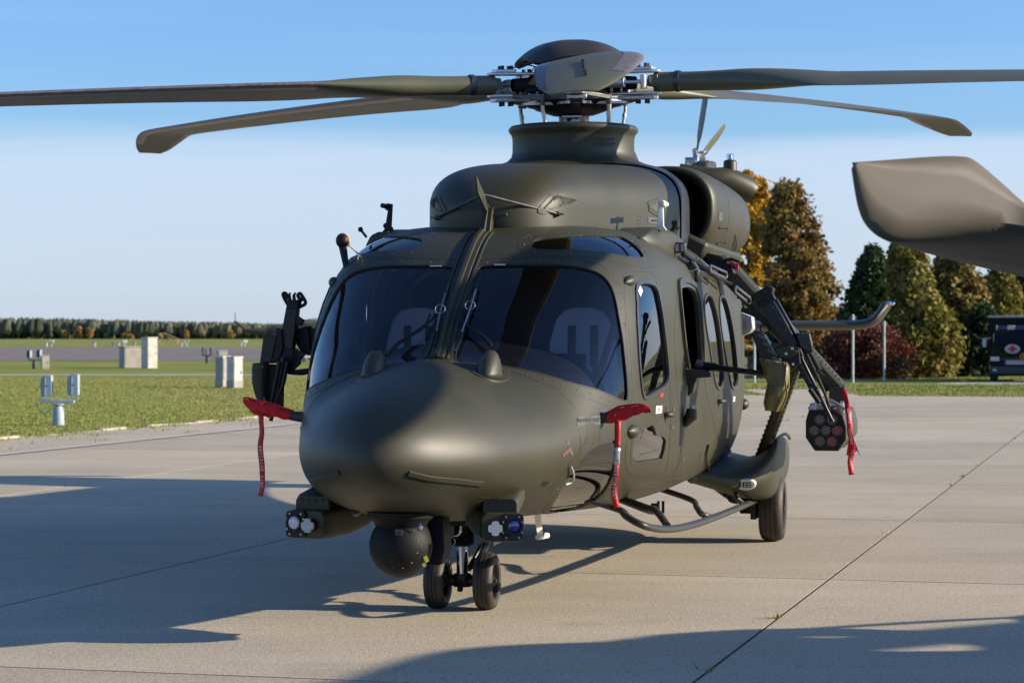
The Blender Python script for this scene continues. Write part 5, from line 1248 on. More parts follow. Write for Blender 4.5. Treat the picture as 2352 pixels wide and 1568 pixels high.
    for uu in (-.1, .02, .11): mb.cyl(A - d * .06 + u * uu - y * .07, A - d * .06 + u * uu - y * .095, .014, 8)
    mb.obj('clamp_knobs', 'black', g)
    # canvas deflector bag
    prof = [(1745, 823, 1808, 832, .0), (1748, 835, 1814, 842, .0), (1755, 860, 1814, 870, .0), (1763, 880, 1813, 890, .0), (1758, 905, 1808, 905, .0), (1754, 925, 1800, 925, .0), (1757, 942, 1790, 945, .0)]
    rg = []
    for i, (x0, y0, x1, y1, _) in enumerate(prof):
        a_, b_ = Wp(x0, y0, 1.98), Wp(x1, y1, 1.98); c = (a_ + b_) / 2; hw = (b_ - a_) / 2; dp = (.075, .085, .08, .075, .085, .075, .05)[i]
        ring = []
        for k in range(24):
            t = 2 * math.pi * k / 24; cx = math.copysign(abs(math.cos(t)) ** .7, math.cos(t)); sy = math.copysign(abs(math.sin(t)) ** .7, math.sin(t))
            fold = .014 * math.sin(5 * t + i * 1.7) + .01 * math.sin(9 * t - i * 2)
            ring.append(c + hw * cx + Vector((0, dp * sy + fold, 0)))
        rg.append(ring)
    mb = MB(); mb.loft(rg); bag = mb.obj('case_bag', 'canvas', g, smooth=45)
    bag.data.set_sharp_from_angle(angle=R(60))
    mb = MB(); q_ = Wp(1805, 832, 1.90); mb.tube([Wp(1806, 834, 1.90), Wp(1803, 870, 1.89), Wp(1808, 905, 1.89), Wp(1794, 944, 1.93)], .007, 6); mb.obj('bag_welt', 'canvas', bag)
    mb = MB()
    for x in (1758, 1767, 1779, 1790): c = Wp(x, 833 + (x - 1758) * .08, 1.89); mb.cyl(c, c + Vector((0, -.012, 0)), .011, 10)
    for x, y_ in ((1780, 882), (1772, 902), (1776, 868)): c = Wp(x, y_, 1.895); mb.cyl(c, c + Vector((0, -.01, 0)), .007, 8)
    mb.obj('bag_studs', 'darksteel', bag)
    return g
gp = gun_port()
# swing arms belong to the helicopter: bracket at the window, plate, boom out to the gun
for s in (1, -1):
    m3 = lambda q: Vector((s * q.x, q.y, q.z))
    mb = MB(); c = m3(L(1572, 855, a=2.15)); mb.prism([m3(L(x, y_, a=2.1)) for x, y_ in ((1561, 838), (1578, 838), (1580, 848), (1620, 850), (1632, 858), (1632, 866), (1572, 870), (1563, 862))], (0, .14, 0)); mb.obj('window_bracket', 'olive_dark', heli, bevel=.006)
    b = MB()
    for k in range(3): q = m3(L(1570, 845 + k * 8, a=2.09)); b.cyl(q, q + Vector((0, -.004 + .012, 0)) * -1, .010, 10)
    b.obj('bracket_holes', 'flat_black', heli)
    mb = MB(); mb.tube([m3(L(1600, 840, a=2.2)), m3(L(1640, 842, a=2.2)), m3(L(1652, 845, a=2.15)), m3(L(1755, 858, a=2.1)), m3(L(1800, 850, a=2.12))], [.035, .03, .022, .018, .02], 10); mb.tube([m3(L(1596, 838, a=2.2)), m3(L(1612, 846, a=2.2))], .045, 12); mb.obj('gun_arm', 'black', heli, smooth=50)
    mb = MB(); mb.prism([m3(L(x, y_, a=2.15)) for x, y_ in ((1575, 868), (1600, 866), (1592, 900), (1580, 910), (1576, 900))], (0, .15, 0)); mb.obj('arm_gusset', 'olive', heli, bevel=.006)
# starboard gun
def gun_star():
    o0 = L(655, 800, a=2.1); g = empty('machine_gun', HM @ o0, -TH, 'black machine gun silhouetted against the sky on the shaded left side', 'machine gun')
    W2 = lambda x, y_, a=2.1: L(x, y_, a=a) - o0
    def pr(name, m, px, a0=2.06, dy=.09, bevel=.004): mb = MB(); mb.prism([W2(x, y_, a0) for x, y_ in px], (0, dy, 0)); return mb.obj(name, m, g, bevel=bevel)
    pr('receiver', 'gun', [(657, 705), (682, 705), (677, 760), (668, 820), (655, 832), (640, 820), (645, 770)])
    pr('back_plate', 'black', [(659, 688), (684, 688), (684, 708), (657, 710)], 2.05, .10)
    mb = MB()
    mb.tube(smooth_open([W2(662, 700), W2(656, 690), W2(650, 676), W2(656, 674), W2(663, 686)], 4), .014, 8)
    mb.tube(smooth_open([W2(680, 700), W2(688, 704), W2(702, 696), W2(693, 678), W2(688, 674), W2(684, 680), W2(694, 692)], 4), .013, 8)
    mb.tube([W2(666, 690), W2(664, 677), W2(667, 672)], [.014, .012, .006], 8); mb.tube([W2(676, 690), W2(675, 678), W2(679, 672)], [.014, .012, .006], 8)
    mb.obj('spade_grips', 'black', g, smooth=60)
    pr('sight_block', 'black', [(680, 722), (686, 728), (697, 735), (690, 748), (680, 745)], 2.06, .05)
    pr('ammunition_box', 'gun', [(605, 770), (628, 768), (634, 775), (622, 834), (596, 836)], 2.02, .16)
    pr('feed_chute', 'black', [(634, 752), (646, 756), (650, 800), (640, 826), (622, 834), (628, 800)], 2.03, .1)
    pr('cradle_plate', 'black', [(640, 800), (668, 800), (700, 812), (668, 850), (634, 852)], 2.05, .06)
    pr('grip_block', 'black', [(672, 800), (684, 806), (688, 835), (672, 850), (665, 840)], 2.05, .05)
    mb = MB(); mb.tube([W2(678, 812) + Vector((.03 * math.cos(t), 0, .04 * math.sin(t))) for t in np.linspace(0, 6.28, 14)], .005, 6); mb.obj('trigger_guard', 'black', g)
    mb = MB(); mb.tube([W2(652, 820, 2.0), W2(636, 900, 2.0), W2(622, 966, 2.0)], [.022, .018, .015], 12); mb.tube([W2(660, 830, 2.0), W2(650, 880, 2.0), W2(632, 930, 2.0)], [.02, .018, .014], 10); mb.tube([W2(642, 830, 1.98), W2(632, 880, 1.98), W2(622, 930, 1.98)], [.02, .018, .014], 10); mb.obj('barrel', 'gun', g, smooth=40)
    rg = []
    for i, (x0, x1, y_) in enumerate(((583, 616, 834), (581, 614, 850), (582, 612, 880), (590, 612, 910), (597, 616, 922), (600, 610, 930))):
        a_, b_ = W2(x0, y_, 2.02), W2(x1, y_ - 3, 2.02); c = (a_ + b_) / 2; hw = (b_ - a_) / 2
        rg.append([c + hw * math.copysign(abs(math.cos(t)) ** .6, math.cos(t)) + Vector((0, .07 * math.copysign(abs(math.sin(t)) ** .6, math.sin(t)), 0)) for t in [2 * math.pi * k / 20 for k in range(20)]])
    mb = MB(); mb.loft(rg); bag = mb.obj('case_bag', 'canvas_d', g, smooth=45)
    mb = MB(); mb.prism([W2(x, y_, 2.1) for x, y_ in ((614, 836), (634, 838), (645, 880), (644, 935), (632, 932), (612, 928))], (0, .1, 0)); mb.obj('bag_flap', 'canvas_d', bag, bevel=.01)
    mb = MB(); 
    for x in (590, 597, 604): c = W2(x, 842, 1.95); mb.cyl(c, c + Vector((0, -.01, 0)), .008, 8)
    mb.obj('bag_studs', 'darksteel', bag)
    mb = MB(); mb.cyl(W2(607, 912, 1.93), W2(610, 932, 1.93), .008, 8); mb.obj('bag_zip_pull', 'canvas', bag)
    return g
gun_star()
# armour plates and lower arm on the starboard side (as the camera sees them between gun and cockpit)
def ps(name, m, px, a0=2.2, dy=.12): mb = MB(); mb.prism([L(x, y_, a=a0) for x, y_ in px], (0, dy, 0)); return mb.obj(name, m, heli, bevel=.004)
ps('mount_plate', 'black', [(682, 756), (706, 748), (712, 806), (690, 808), (680, 790)]); ps('mount_plate', 'black', [(708, 754), (756, 752), (756, 800), (712, 806)], 2.25)
mb = MB(); P = [(690, 806), (752, 800), (752, 812), (708, 816)]; mb.prism([L(x, y_, a=2.2) for x, y_ in P], (0, .1, 0)); mb.obj('mount_gusset', 'black', heli)
ps('mount_arm', 'black', [(654, 842), (668, 848), (690, 852), (735, 842), (735, 853), (690, 862), (662, 860), (654, 852)], 2.2, .08)
# ------------------------------------------------------------------ ground
def world_mat(name, fn):
    m = bpy.data.materials.new(name); m.use_nodes = True; n = m.node_tree; b = n.nodes['Principled BSDF']; g = n.nodes.new('ShaderNodeNewGeometry')
    fn(n, b, g.outputs['Position']); return m
def nn_(n, src, scale, detail=5, rough=.55, sx=None):
    t = n.nodes.new('ShaderNodeTexNoise'); t.inputs['Scale'].default_value = scale; t.inputs['Detail'].default_value = detail; t.inputs['Roughness'].default_value = rough
    if sx: q = n.nodes.new('ShaderNodeMapping'); q.inputs['Scale'].default_value = sx; q.inputs['Rotation'].default_value = (0, 0, R(14.8)); n.links.new(src, q.inputs[0]); src = q.outputs[0]
    n.links.new(src, t.inputs[0]); return t.outputs[0]
def ramp(n, src, stops):
    r = n.nodes.new('ShaderNodeValToRGB'); e = r.color_ramp.elements
    while len(e) < len(stops): e.new(.5)
    for k, (p, c) in enumerate(stops): e[k].position = p; e[k].color = (*c, 1)
    n.links.new(src, r.inputs[0]); return r.outputs[0]
def mixc(n, a, b, fac=None, mode='MULTIPLY', f=1.0):
    x = n.nodes.new('ShaderNodeMix'); x.data_type = 'RGBA'; x.blend_type = mode; x.inputs[0].default_value = f
    if fac is not None: n.links.new(fac, x.inputs[0])
    for s_, k in ((a, 'A'), (b, 'B')):
        if isinstance(s_, tuple): x.inputs[k].default_value = (*s_, 1)
        else: n.links.new(s_, x.inputs[k])
    return x.outputs['Result']
def concrete(base):
    def fn(n, b, pos):
        big = ramp(n, nn_(n, pos, .35, 6, .6), [(.3, tuple(c * .86 for c in base)), (.7, tuple(c * 1.10 for c in base))])
        smear = ramp(n, nn_(n, pos, 1.0, 6, .65, (.3, 1.3, 1)), [(.35, (.90, .90, .90)), (.62, (1.03, 1.02, 1.0))])
        grit = ramp(n, nn_(n, pos, 75, 2, .7), [(.30, (.50, .50, .52)), (.5, (1, 1, 1)), (.72, (1.32, 1.28, 1.22))])
        grit2 = ramp(n, nn_(n, pos, 30, 2, .8), [(.30, (.72, .71, .71)), (.5, (1, 1, 1)), (.75, (1.14, 1.12, 1.08))]); grit = mixc(n, grit, grit2)
        spots = ramp(n, nn_(n, pos, 7, 3, .5), [(.22, (.6, .58, .55)), (.32, (1, 1, 1))])
        inf = n.nodes.new('ShaderNodeObjectInfo'); mr = n.nodes.new('ShaderNodeMapRange'); mr.inputs['To Min'].default_value = .90; mr.inputs['To Max'].default_value = 1.06; n.links.new(inf.outputs['Random'], mr.inputs[0])
        cc = n.nodes.new('ShaderNodeCombineColor')
        for k in range(3): n.links.new(mr.outputs[0], cc.inputs[k])
        v = n.nodes.new('ShaderNodeTexVoronoi'); v.feature = 'DISTANCE_TO_EDGE'; v.inputs['Scale'].default_value = .16
        wv = n.nodes.new('ShaderNodeMix'); wv.data_type = 'VECTOR'; wv.inputs[0].default_value = .16
        tn = n.nodes.new('ShaderNodeTexNoise'); tn.inputs['Scale'].default_value = 1.1; tn.inputs['Detail'].default_value = 6; n.links.new(pos, tn.inputs[0]); n.links.new(pos, wv.inputs['A']); sc4 = n.nodes.new('ShaderNodeVectorMath'); sc4.operation = 'SCALE'; sc4.inputs['Scale'].default_value = 12; n.links.new(tn.outputs['Color'], sc4.inputs[0]); n.links.new(sc4.outputs[0], wv.inputs['B']); n.links.new(wv.outputs['Result'], v.inputs[0])
        ck = ramp(n, v.outputs['Distance'], [(.0, (.55, .53, .5)), (.0035, (1, 1, 1))]); msk = ramp(n, nn_(n, pos, .14, 2), [(.60, (0, 0, 0)), (.66, (.6, .6, .6))])
        ck2 = mixc(n, (1.0, 1.0, 1.0), ck, fac=msk, mode='MIX')
        stain = ramp(n, nn_(n, pos, .55, 4, .6), [(.62, (1, 1, 1)), (.72, (.84, .83, .82))])
        c = mixc(n, mixc(n, mixc(n, mixc(n, mixc(n, mixc(n, big, smear), grit), spots), cc.outputs[0]), ck2), stain); n.links.new(c, b.inputs['Base Color'])
        b.inputs['Roughness'].default_value = .85; b.inputs['Specular IOR Level'].default_value = .3
        bp = n.nodes.new('ShaderNodeBump'); bp.inputs['Strength'].default_value = .4; bp.inputs['Distance'].default_value = .012
        n.links.new(nn_(n, pos, 60, 3, .7), bp.inputs['Height']); n.links.new(bp.outputs[0], b.inputs['Normal'])
    return fn
M['concrete'] = world_mat('concrete', concrete((.51, .44, .322)))
M['concrete_l'] = world_mat('concrete_light', concrete((.60, .56, .49)))
M['asphalt'] = world_mat('old_asphalt', concrete((.25, .21, .18)))
M['joint'] = mat('joint_dark', (.03, .027, .022), .9)
def grassf(n, b, pos):
    big = ramp(n, nn_(n, pos, .08, 6, .6, (1, .5, 1)), [(.36, (.17, .21, .036)), (.5, (.24, .265, .055)), (.64, (.33, .28, .10))])
    mid = ramp(n, nn_(n, pos, 1.6, 5, .7), [(.3, (.80, .82, .78)), (.55, (1, 1, 1)), (.75, (1.12, 1.1, 1.06))])
    fine = ramp(n, nn_(n, pos, 55, 3, .7), [(.3, (.82, .84, .8)), (.6, (1.08, 1.07, 1.05))])
    n.links.new(mixc(n, mixc(n, big, mid), fine), b.inputs['Base Color']); b.inputs['Roughness'].default_value = .9; b.inputs['Specular IOR Level'].default_value = .1
    bp = n.nodes.new('ShaderNodeBump'); bp.inputs['Strength'].default_value = .5; bp.inputs['Distance'].default_value = .02
    n.links.new(nn_(n, pos, 28, 4, .75), bp.inputs['Height']); n.links.new(bp.outputs[0], b.inputs['Normal'])
M['grass'] = world_mat('grass_ground', grassf)
def sheet(name, pts, z, m, kind='structure'):
    mb = MB(); mb.add([(x, y, z) for x, y in pts], [tuple(range(len(pts)))]); o = mb.obj(name, m, None, smooth=0); return tag(o, kind=kind)
g = sheet('grass_field', [(-4000, -60), (4000, -60), (4000, 7000), (-4000, 7000)], -.034, 'grass')
PH = R(14.8); e1 = Vector((math.sin(PH), math.cos(PH), 0)); e2 = Vector((math.cos(PH), -math.sin(PH), 0))
def gp_(a, b): q = e1 * a + e2 * b; return (q.x, q.y)
ap = sheet('apron', [gp_(-12, -15.65), gp_(-12, 45), gp_(67.4, 45), gp_(67.4, -15.65)], -.0025, 'joint')
rows = [11.3 + 5.5 * k for k in range(-4, 11)]; rows = [r for r in rows if r < 66] + [67.4]
cols = [-15.6, -11.742] + [-2.162 + 4.79 * k for k in range(-1, 10)]
cache = {}
for i in range(len(rows) - 1):
    for j in range(len(cols) - 1):
        la, lb = rows[i + 1] - rows[i], cols[j + 1] - cols[j]; key = (round(la, 2), round(lb, 2))
        if key not in cache:
            mb = MB(); gj = .010; c = .012
            x, y = lb / 2 - gj, la / 2 - gj
            lo = [Vector((sx * x, sy * y, -.02)) for sx, sy in ((-1, -1), (1, -1), (1, 1), (-1, 1))]
            me_ = [Vector((q.x, q.y, -c * .6)) for q in lo]; hi = [Vector((q.x * (1 - c / abs(q.x)), q.y * (1 - c / abs(q.y)), 0)) for q in lo]
            mb.loft([lo, [Vector((q.x, q.y, 0)) for q in lo]]); o = mb.obj('concrete_slab', 'concrete', ap, smooth=0); cache[key] = o
        else:
            o = cache[key].copy(); col.objects.link(o); o.parent = ap
        q = e1 * ((rows[i] + rows[i + 1]) / 2) + e2 * ((cols[j] + cols[j + 1]) / 2); o.location = (q.x, q.y, random.uniform(-.0006, .0)); o.rotation_euler = (0, 0, -PH)
edge = sheet('apron_edge', [gp_(-12, -15.72), gp_(67.4, -15.72), gp_(67.4, -17.0), gp_(30, -18.3), gp_(-12, -19)], -.006, 'concrete')
sheet('edge_line', [gp_(-12, -15.95), gp_(67.4, -15.95), gp_(67.4, -15.75), gp_(-12, -15.75)], -.0015, 'concrete_l')
# kerb stones half sunk in the turf
kerb = tag(empty('kerb', (0, 0, 0)), kind='structure'); cur = 20.0; proto = None
while cur < 66:
    ln = 1.0
    if proto is None:
        mb = MB(); mb.box((0, 0, 0), (.16, .97, .16)); proto = mb.obj('kerb_stone', 'concrete', kerb, bevel=.015, bseg=1); o = proto
    else: o = proto.copy(); col.objects.link(o); o.parent = kerb
    b = -18.7 + (cur - 20) * .036 + random.uniform(-.03, .03); q = e1 * cur + e2 * b
    o.location = (q.x, q.y, random.uniform(-.10, -.04)); o.rotation_euler = (random.uniform(-.02, .02), 0, -PH - .036 + random.uniform(-.03, .03)); cur += ln
sheet('runway', [(-500, 162), (500, 158), (500, 330), (-500, 330)], -.022, 'asphalt')
sheet('taxi_path', [(-120, 101.5), (60, 101.5), (60, 105.5), (-120, 105.5)], -.024, 'concrete')
sheet('service_road', [(15, 82), (80, 82), (80, 92.5), (22, 92.5), (15, 86)], -.022, 'concrete')
sheet('concrete_patch', [(7.5, 66), (9.6, 66), (10.5, 76), (7.0, 76)], -.020, 'concrete')
# grass blades (nobody could count them)
def blades(name, pts, hmin, hmax, m):
    n = len(pts); P = np.array(pts); a = rng.uniform(0, 2 * math.pi, n); h = rng.uniform(hmin, hmax, n) * rng.uniform(.5, 1.2, n); wd = rng.uniform(.004, .010, n) * (1 + P[:, 1] / 60)
    dx, dy = np.cos(a) * wd, np.sin(a) * wd; lx, ly = rng.normal(0, .35, n) * h, rng.normal(0, .35, n) * h
    v = np.zeros((n * 3, 3)); v[0::3] = np.c_[P[:, 0] - dx, P[:, 1] - dy, np.full(n, -.034)]; v[1::3] = np.c_[P[:, 0] + dx, P[:, 1] + dy, np.full(n, -.034)]; v[2::3] = np.c_[P[:, 0] + lx, P[:, 1] + ly, h - .034]
    me = bpy.data.meshes.new(name); me.vertices.add(n * 3); me.vertices.foreach_set('co', v.ravel()); me.loops.add(n * 3); me.loops.foreach_set('vertex_index', np.arange(n * 3)); me.polygons.add(n); me.polygons.foreach_set('loop_start', np.arange(n) * 3); me.update(); me.validate()
    o = bpy.data.objects.new(name, me); col.objects.link(o); me.materials.append(M[m]); return tag(o, kind='stuff')
M['blades'] = mat('grass_blades', (.21, .25, .048), .7, alt=(.30, .28, .10), vscale=.25, island=.14, spec=.15)
M['dryblades'] = mat('dry_grass', (.24, .20, .08), .8, island=.35, spec=.1)
pts = []
while len(pts) < 150000:
    d = 36 + 62 * rng.random() ** 1.4; X = rng.uniform(-.235, -.06) * d; q = Vector((X, d, 0)); b = q.dot(e2); a = q.dot(e1)
    if b < -18.55 + (a - 20) * .036: pts.append((X, d))
o = blades('grass', pts, .006, .022, 'blades'); tag(o, 'short green grass behind the kerb on the left', 'grass')
pts = []
for k in range(240):   # tufts on the kerb and in the joints
    a = rng.uniform(26, 62); b = -18.6 + (a - 20) * .036 + rng.normal(0, .12)
    if rng.random() < .12: b += rng.uniform(.4, 2.0)
    q = e1 * a + e2 * b
    for j in range(45): pts.append((q.x + rng.normal(0, .09), q.y + rng.normal(0, .35)))
for k in range(26):   # weeds in the joints of the apron
    a = rng.uniform(11, 60); j = rng.choice([-11.742, -6.952, -2.162]) ; q = e1 * a + e2 * j
    for j2 in range(14): pts.append((q.x + rng.normal(0, .012), q.y + rng.normal(0, .05)))
o = blades('grass_tufts', pts, .03, .09, 'blades'); tag(o, 'grass tufts growing over the kerb stones', 'grass')
pts = []
while len(pts) < 60000:
    d = 67.5 + 16 * rng.random(); X = rng.uniform(6, .232 * d + 3)
    if not (7.2 < X < 9.8 and d < 76): pts.append((X, d))
for k in range(8000): d = 93 + 6 * rng.random(); pts.append((rng.uniform(8, 24), d))
o = blades('grass', pts, .02, .07, 'blades'); tag(o, 'strip of grass beyond the apron on the right', 'grass')

# ------------------------------------------------------------------ trees
def leaf_mesh(name, centres, radii, n, size, m, parent, squash=1.0, tri=False):
    """leaf quads spread over many clumps; denser near each clump's surface"""
    C_ = np.array(centres); r_ = np.array(radii); k = rng.choice(len(C_), n, p=r_**2 / (r_**2).sum())
    d = rng.normal(size=(n, 3)) * .62; rad = r_[k]
    c = C_[k] + d * rad[:, None] * np.array([1, 1, squash]); s = size * rng.uniform(.5, 1.4, n)
    u = rng.normal(size=(n, 3)); u /= np.linalg.norm(u, axis=1)[:, None]
    w_ = d + rng.normal(size=(n, 3)) * .7; v = np.cross(u, w_); v /= np.linalg.norm(v, axis=1)[:, None]; u = u * s[:, None]; v = v * (s * .6)[:, None]
    V = np.zeros((n * 4, 3)); V[0::4] = c - u; V[1::4] = c - v; V[2::4] = c + u; V[3::4] = c + v
    me = bpy.data.meshes.new(name); me.vertices.add(n * 4); me.vertices.foreach_set('co', V.ravel()); me.loops.add(n * 4); me.loops.foreach_set('vertex_index', np.arange(n * 4)); me.polygons.add(n); me.polygons.foreach_set('loop_start', np.arange(n) * 4); me.update(); me.validate()
    o = bpy.data.objects.new(name, me); col.objects.link(o); me.materials.append(M[m]); o.parent = parent; return o
def leafmat(name, c1, c2, c3, scale=.8, island=.22):
    m = mat(name, c1, .65, alt=c2, vscale=scale, island=island, spec=.25)
    r = [x for x in m.node_tree.nodes if x.type == 'VALTORGB'][0].color_ramp
    r.elements[0].color = (*c1, 1); e = r.elements.new(.5); e.color = (*c2, 1); r.elements[2].color = (*c3, 1); r.elements[0].position = .34; r.elements[2].position = .66
    b = m.node_tree.nodes['Principled BSDF']; b.inputs['Subsurface Weight'].default_value = 0
    # leaves let a little light through
    t = m.node_tree.nodes.new('ShaderNodeBsdfTranslucent'); mi = m.node_tree.nodes.new('ShaderNodeMixShader'); mi.inputs[0].default_value = .25
    src = [l.from_socket for l in m.node_tree.links if l.to_socket == b.inputs['Base Color']][0]; m.node_tree.links.new(src, t.inputs[0])
    out = [x for x in m.node_tree.nodes if x.type == 'OUTPUT_MATERIAL'][0]; m.node_tree.links.new(b.outputs[0], mi.inputs[1]); m.node_tree.links.new(t.outputs[0], mi.inputs[2]); m.node_tree.links.new(mi.outputs[0], out.inputs[0]); return m
M['lf_brown'] = leafmat('leaf_brown', (.18, .09, .025), (.24, .15, .04), (.17, .16, .04), .7)
M['lf_yellow'] = leafmat('leaf_yellow', (.42, .22, .02), (.55, .33, .03), (.30, .22, .03), .8)
M['lf_thuja'] = leafmat('leaf_thuja', (.15, .15, .03), (.23, .20, .04), (.20, .14, .04), .7)
M['lf_thuja_b'] = leafmat('leaf_thuja_brown', (.18, .12, .035), (.22, .18, .04), (.15, .09, .03), .7)
M['lf_dark'] = leafmat('leaf_dark', (.022, .04, .018), (.04, .07, .022), (.07, .10, .03), .7)
M['lf_red'] = leafmat('leaf_red', (.11, .028, .022), (.17, .045, .03), (.09, .075, .035), .9, .22)
M['lf_birch'] = leafmat('leaf_birch', (.40, .23, .06), (.45, .27, .08), (.30, .16, .06), .3)
M['bark'] = mat('bark', (.09, .07, .05), .9, var=.3, vscale=6, bump=.5, bscale=12)
def trunk(parent, h, r, limbs, spread, z0=.25):
    mb = MB(); p = [Vector((random.uniform(-.04, .04) * h * t, random.uniform(-.04, .04) * h * t, h * t)) for t in (0, .2, .45, .7, .92)]; mb.tube(p, [r, r * .8, r * .55, r * .35, r * .12], 9)
    tips = []
    for k in range(limbs):
        t = z0 + (1 - z0) * (k + .5) / limbs * .9; b = p[0].lerp(p[-1], t); a = k * 2.4 + random.random(); ln = spread * (1.1 - t * .7)
        e = b + Vector((math.cos(a) * ln, math.sin(a) * ln, ln * .6)); m_ = b.lerp(e, .5) + Vector((0, 0, ln * .12)); mb.tube([b, m_, e], [r * .4 * (1 - t * .6), r * .22, r * .06], 6); tips += [m_, e]
    mb.obj('trunk', 'bark', parent, smooth=60); return tips
def broad_tree(name, px, d, topy, halfpx, base=.25, m='lf_brown', label='', cat='tree', n=16000, size=.13, clumps=70, seed=1, group=None, h0=0, gap=1.0, shape=None):
    random.seed(seed); h = CAM_H - (topy - HORIZ) * d / F; rx = halfpx * d / F
    t = empty(name, G(px, d, -.03), 0, label, cat, group); tips = trunk(t, h * .93, .02 * h, 16, rx * .85, base * .8)
    cs, rs = [], []
    shape = shape or (lambda u: math.sin(math.pi * min(1, u * .86 + .10)) ** .7)
    for k in range(clumps):
        u = random.random(); z = h * (base + (1 - base) * u); R_ = rx * shape(u); a = random.uniform(0, 2 * math.pi); q = R_ * random.random() ** .5
        rr2 = rx * random.uniform(.13, .27) * gap; cs.append((max(-1, 1) * math.cos(a) * q * .9, math.sin(a) * q * .9, min(z, h - rr2 * .8))); rs.append(rr2)
    for e in tips: cs.append(tuple(e)); rs.append(rx * .16 * gap)
    leaf_mesh('crown', cs, rs, n, size, m, t, .85); return t
def thuja(name, px, d, topy, halfpx, m='lf_thuja', label='', n=20000, size=.12, seed=1, group='conifers beyond the apron', cat='tree', lean=0, pw=.75):
    random.seed(seed); h = CAM_H - (topy - HORIZ) * d / F; rx = halfpx * d / F
    t = empty(name, G(px, d, -.03), 0, label, cat, group); mb = MB(); mb.tube([(0, 0, 0), (lean * .4, 0, h * .5), (lean, 0, h * .92)], [.16, .1, .03], 8); mb.obj('trunk', 'bark', t)
    cs, rs = [], []
    for k in range(340):
        u = random.random() ** .85; R_ = rx * (1 - u) ** pw * (.86 + .14 * math.sin(u * 9 + seed)) * (1 if u > .06 else .8); a = random.uniform(0, 2 * math.pi); q = R_ * random.random() ** .3
        rr2 = rx * random.uniform(.10, .2) * (1 - u * .5); cs.append((lean * u + math.cos(a) * q * .93, math.sin(a) * q * .93, max(rr2 * .6, h * u * .985))); rs.append(rr2)
    leaf_mesh('crown', cs, rs, n, size, m, t, 1.25); return t
broad_tree('maple_tree', 1725, 116, 392, 62, .08, 'lf_yellow', 'bright yellow autumn tree just behind the engine nacelle', n=15000, size=.16, clumps=60, seed=3)
broad_tree('oak_tree', 1812, 106, 424, 98, .06, 'lf_brown', 'tall thin-leaved brown and green tree right of the engine nacelle, sky showing through', n=21000, size=.115, clumps=95, seed=8, gap=.8, shape=lambda u: (1.0 - .25 * u if u < .62 else .85 - 1.6 * (u - .62)) * (.9 + .1 * math.sin(u * 11)))
broad_tree('oak_tree', 1850, 112, 560, 110, .02, 'lf_brown', 'lower brownish tree filling in behind the tall thin-leaved one', n=14000, size=.14, clumps=60, seed=10, shape=lambda u: 1 - .75 * u)
thuja('thuja_tree', 1985, 100, 570, 92, 'lf_dark', 'dark green conifer standing left of the brown topped ones, top against the sky', n=26000, seed=4, lean=.35, pw=.42)
thuja('thuja_tree', 2125, 97, 545, 108, 'lf_thuja', 'broad olive conifer directly beneath the near rotor blade tip', n=34000, seed=5, lean=-.8, pw=.42)
thuja('thuja_tree', 2170, 107, 575, 70, 'lf_thuja_b', 'conifer peeping out between the two broad ones under the blade', n=12000, seed=26, pw=.4)
thuja('thuja_tree', 2300, 108, 600, 75, 'lf_thuja', 'olive conifer directly behind the truck box', n=14000, seed=27, pw=.4)
thuja('thuja_tree', 2062, 104, 538, 55, 'lf_thuja_b', 'brown topped conifer rising highest behind the broad olive one', n=14000, seed=6, pw=.45)
thuja('thuja_tree', 2215, 101, 585, 115, 'lf_thuja_b', 'wide brownish conifer beside the military truck, left of its roof', n=32000, seed=7, lean=-.4, pw=.42)
thuja('thuja_tree', 2350, 112, 620, 85, 'lf_dark', 'dark green conifer at the right edge above the truck', n=20000, seed=9, pw=.45)
thuja('thuja_tree', 2520, 88, 520, 110, 'lf_dark', 'dark conifer just outside the right edge, shading the truck', n=16000, seed=19, pw=.35)
thuja('thuja_tree', 2050, 118, 600, 95, 'lf_dark', 'dark conifer filling the gap between the dark one and the brown topped one', n=14000, seed=41, pw=.4)
thuja('thuja_tree', 2290, 119, 622, 100, 'lf_dark', 'dark conifer behind the trees left of the truck box', n=14000, seed=42, pw=.4)
broad_tree('red_bush', 1985, 95, 756, 112, .0, 'lf_red', 'low dark red bush behind the two wire fence posts', 'bush', n=17000, size=.07, clumps=90, seed=11, shape=lambda u: 1.0 - .5 * u * u)
broad_tree('green_bush', 1800, 99, 762, 80, .0, 'lf_dark', 'dark green bush behind the hanging gun, left of the red bush', 'bush', n=9000, size=.08, clumps=60, seed=12, shape=lambda u: 1.0 - .5 * u * u)
broad_tree('green_bush', 2255, 99, 700, 60, .0, 'lf_dark', 'dark shaded bush in the gap left of the truck', 'bush', n=9000, size=.09, clumps=60, seed=13, shape=lambda u: 1.0 - .4 * u * u)
broad_tree('green_bush', 2365, 118, 690, 75, .0, 'lf_dark', 'dark hedge behind the truck at the right edge', 'bush', n=9000, size=.1, clumps=60, seed=23, shape=lambda u: 1.0 - .3 * u * u)
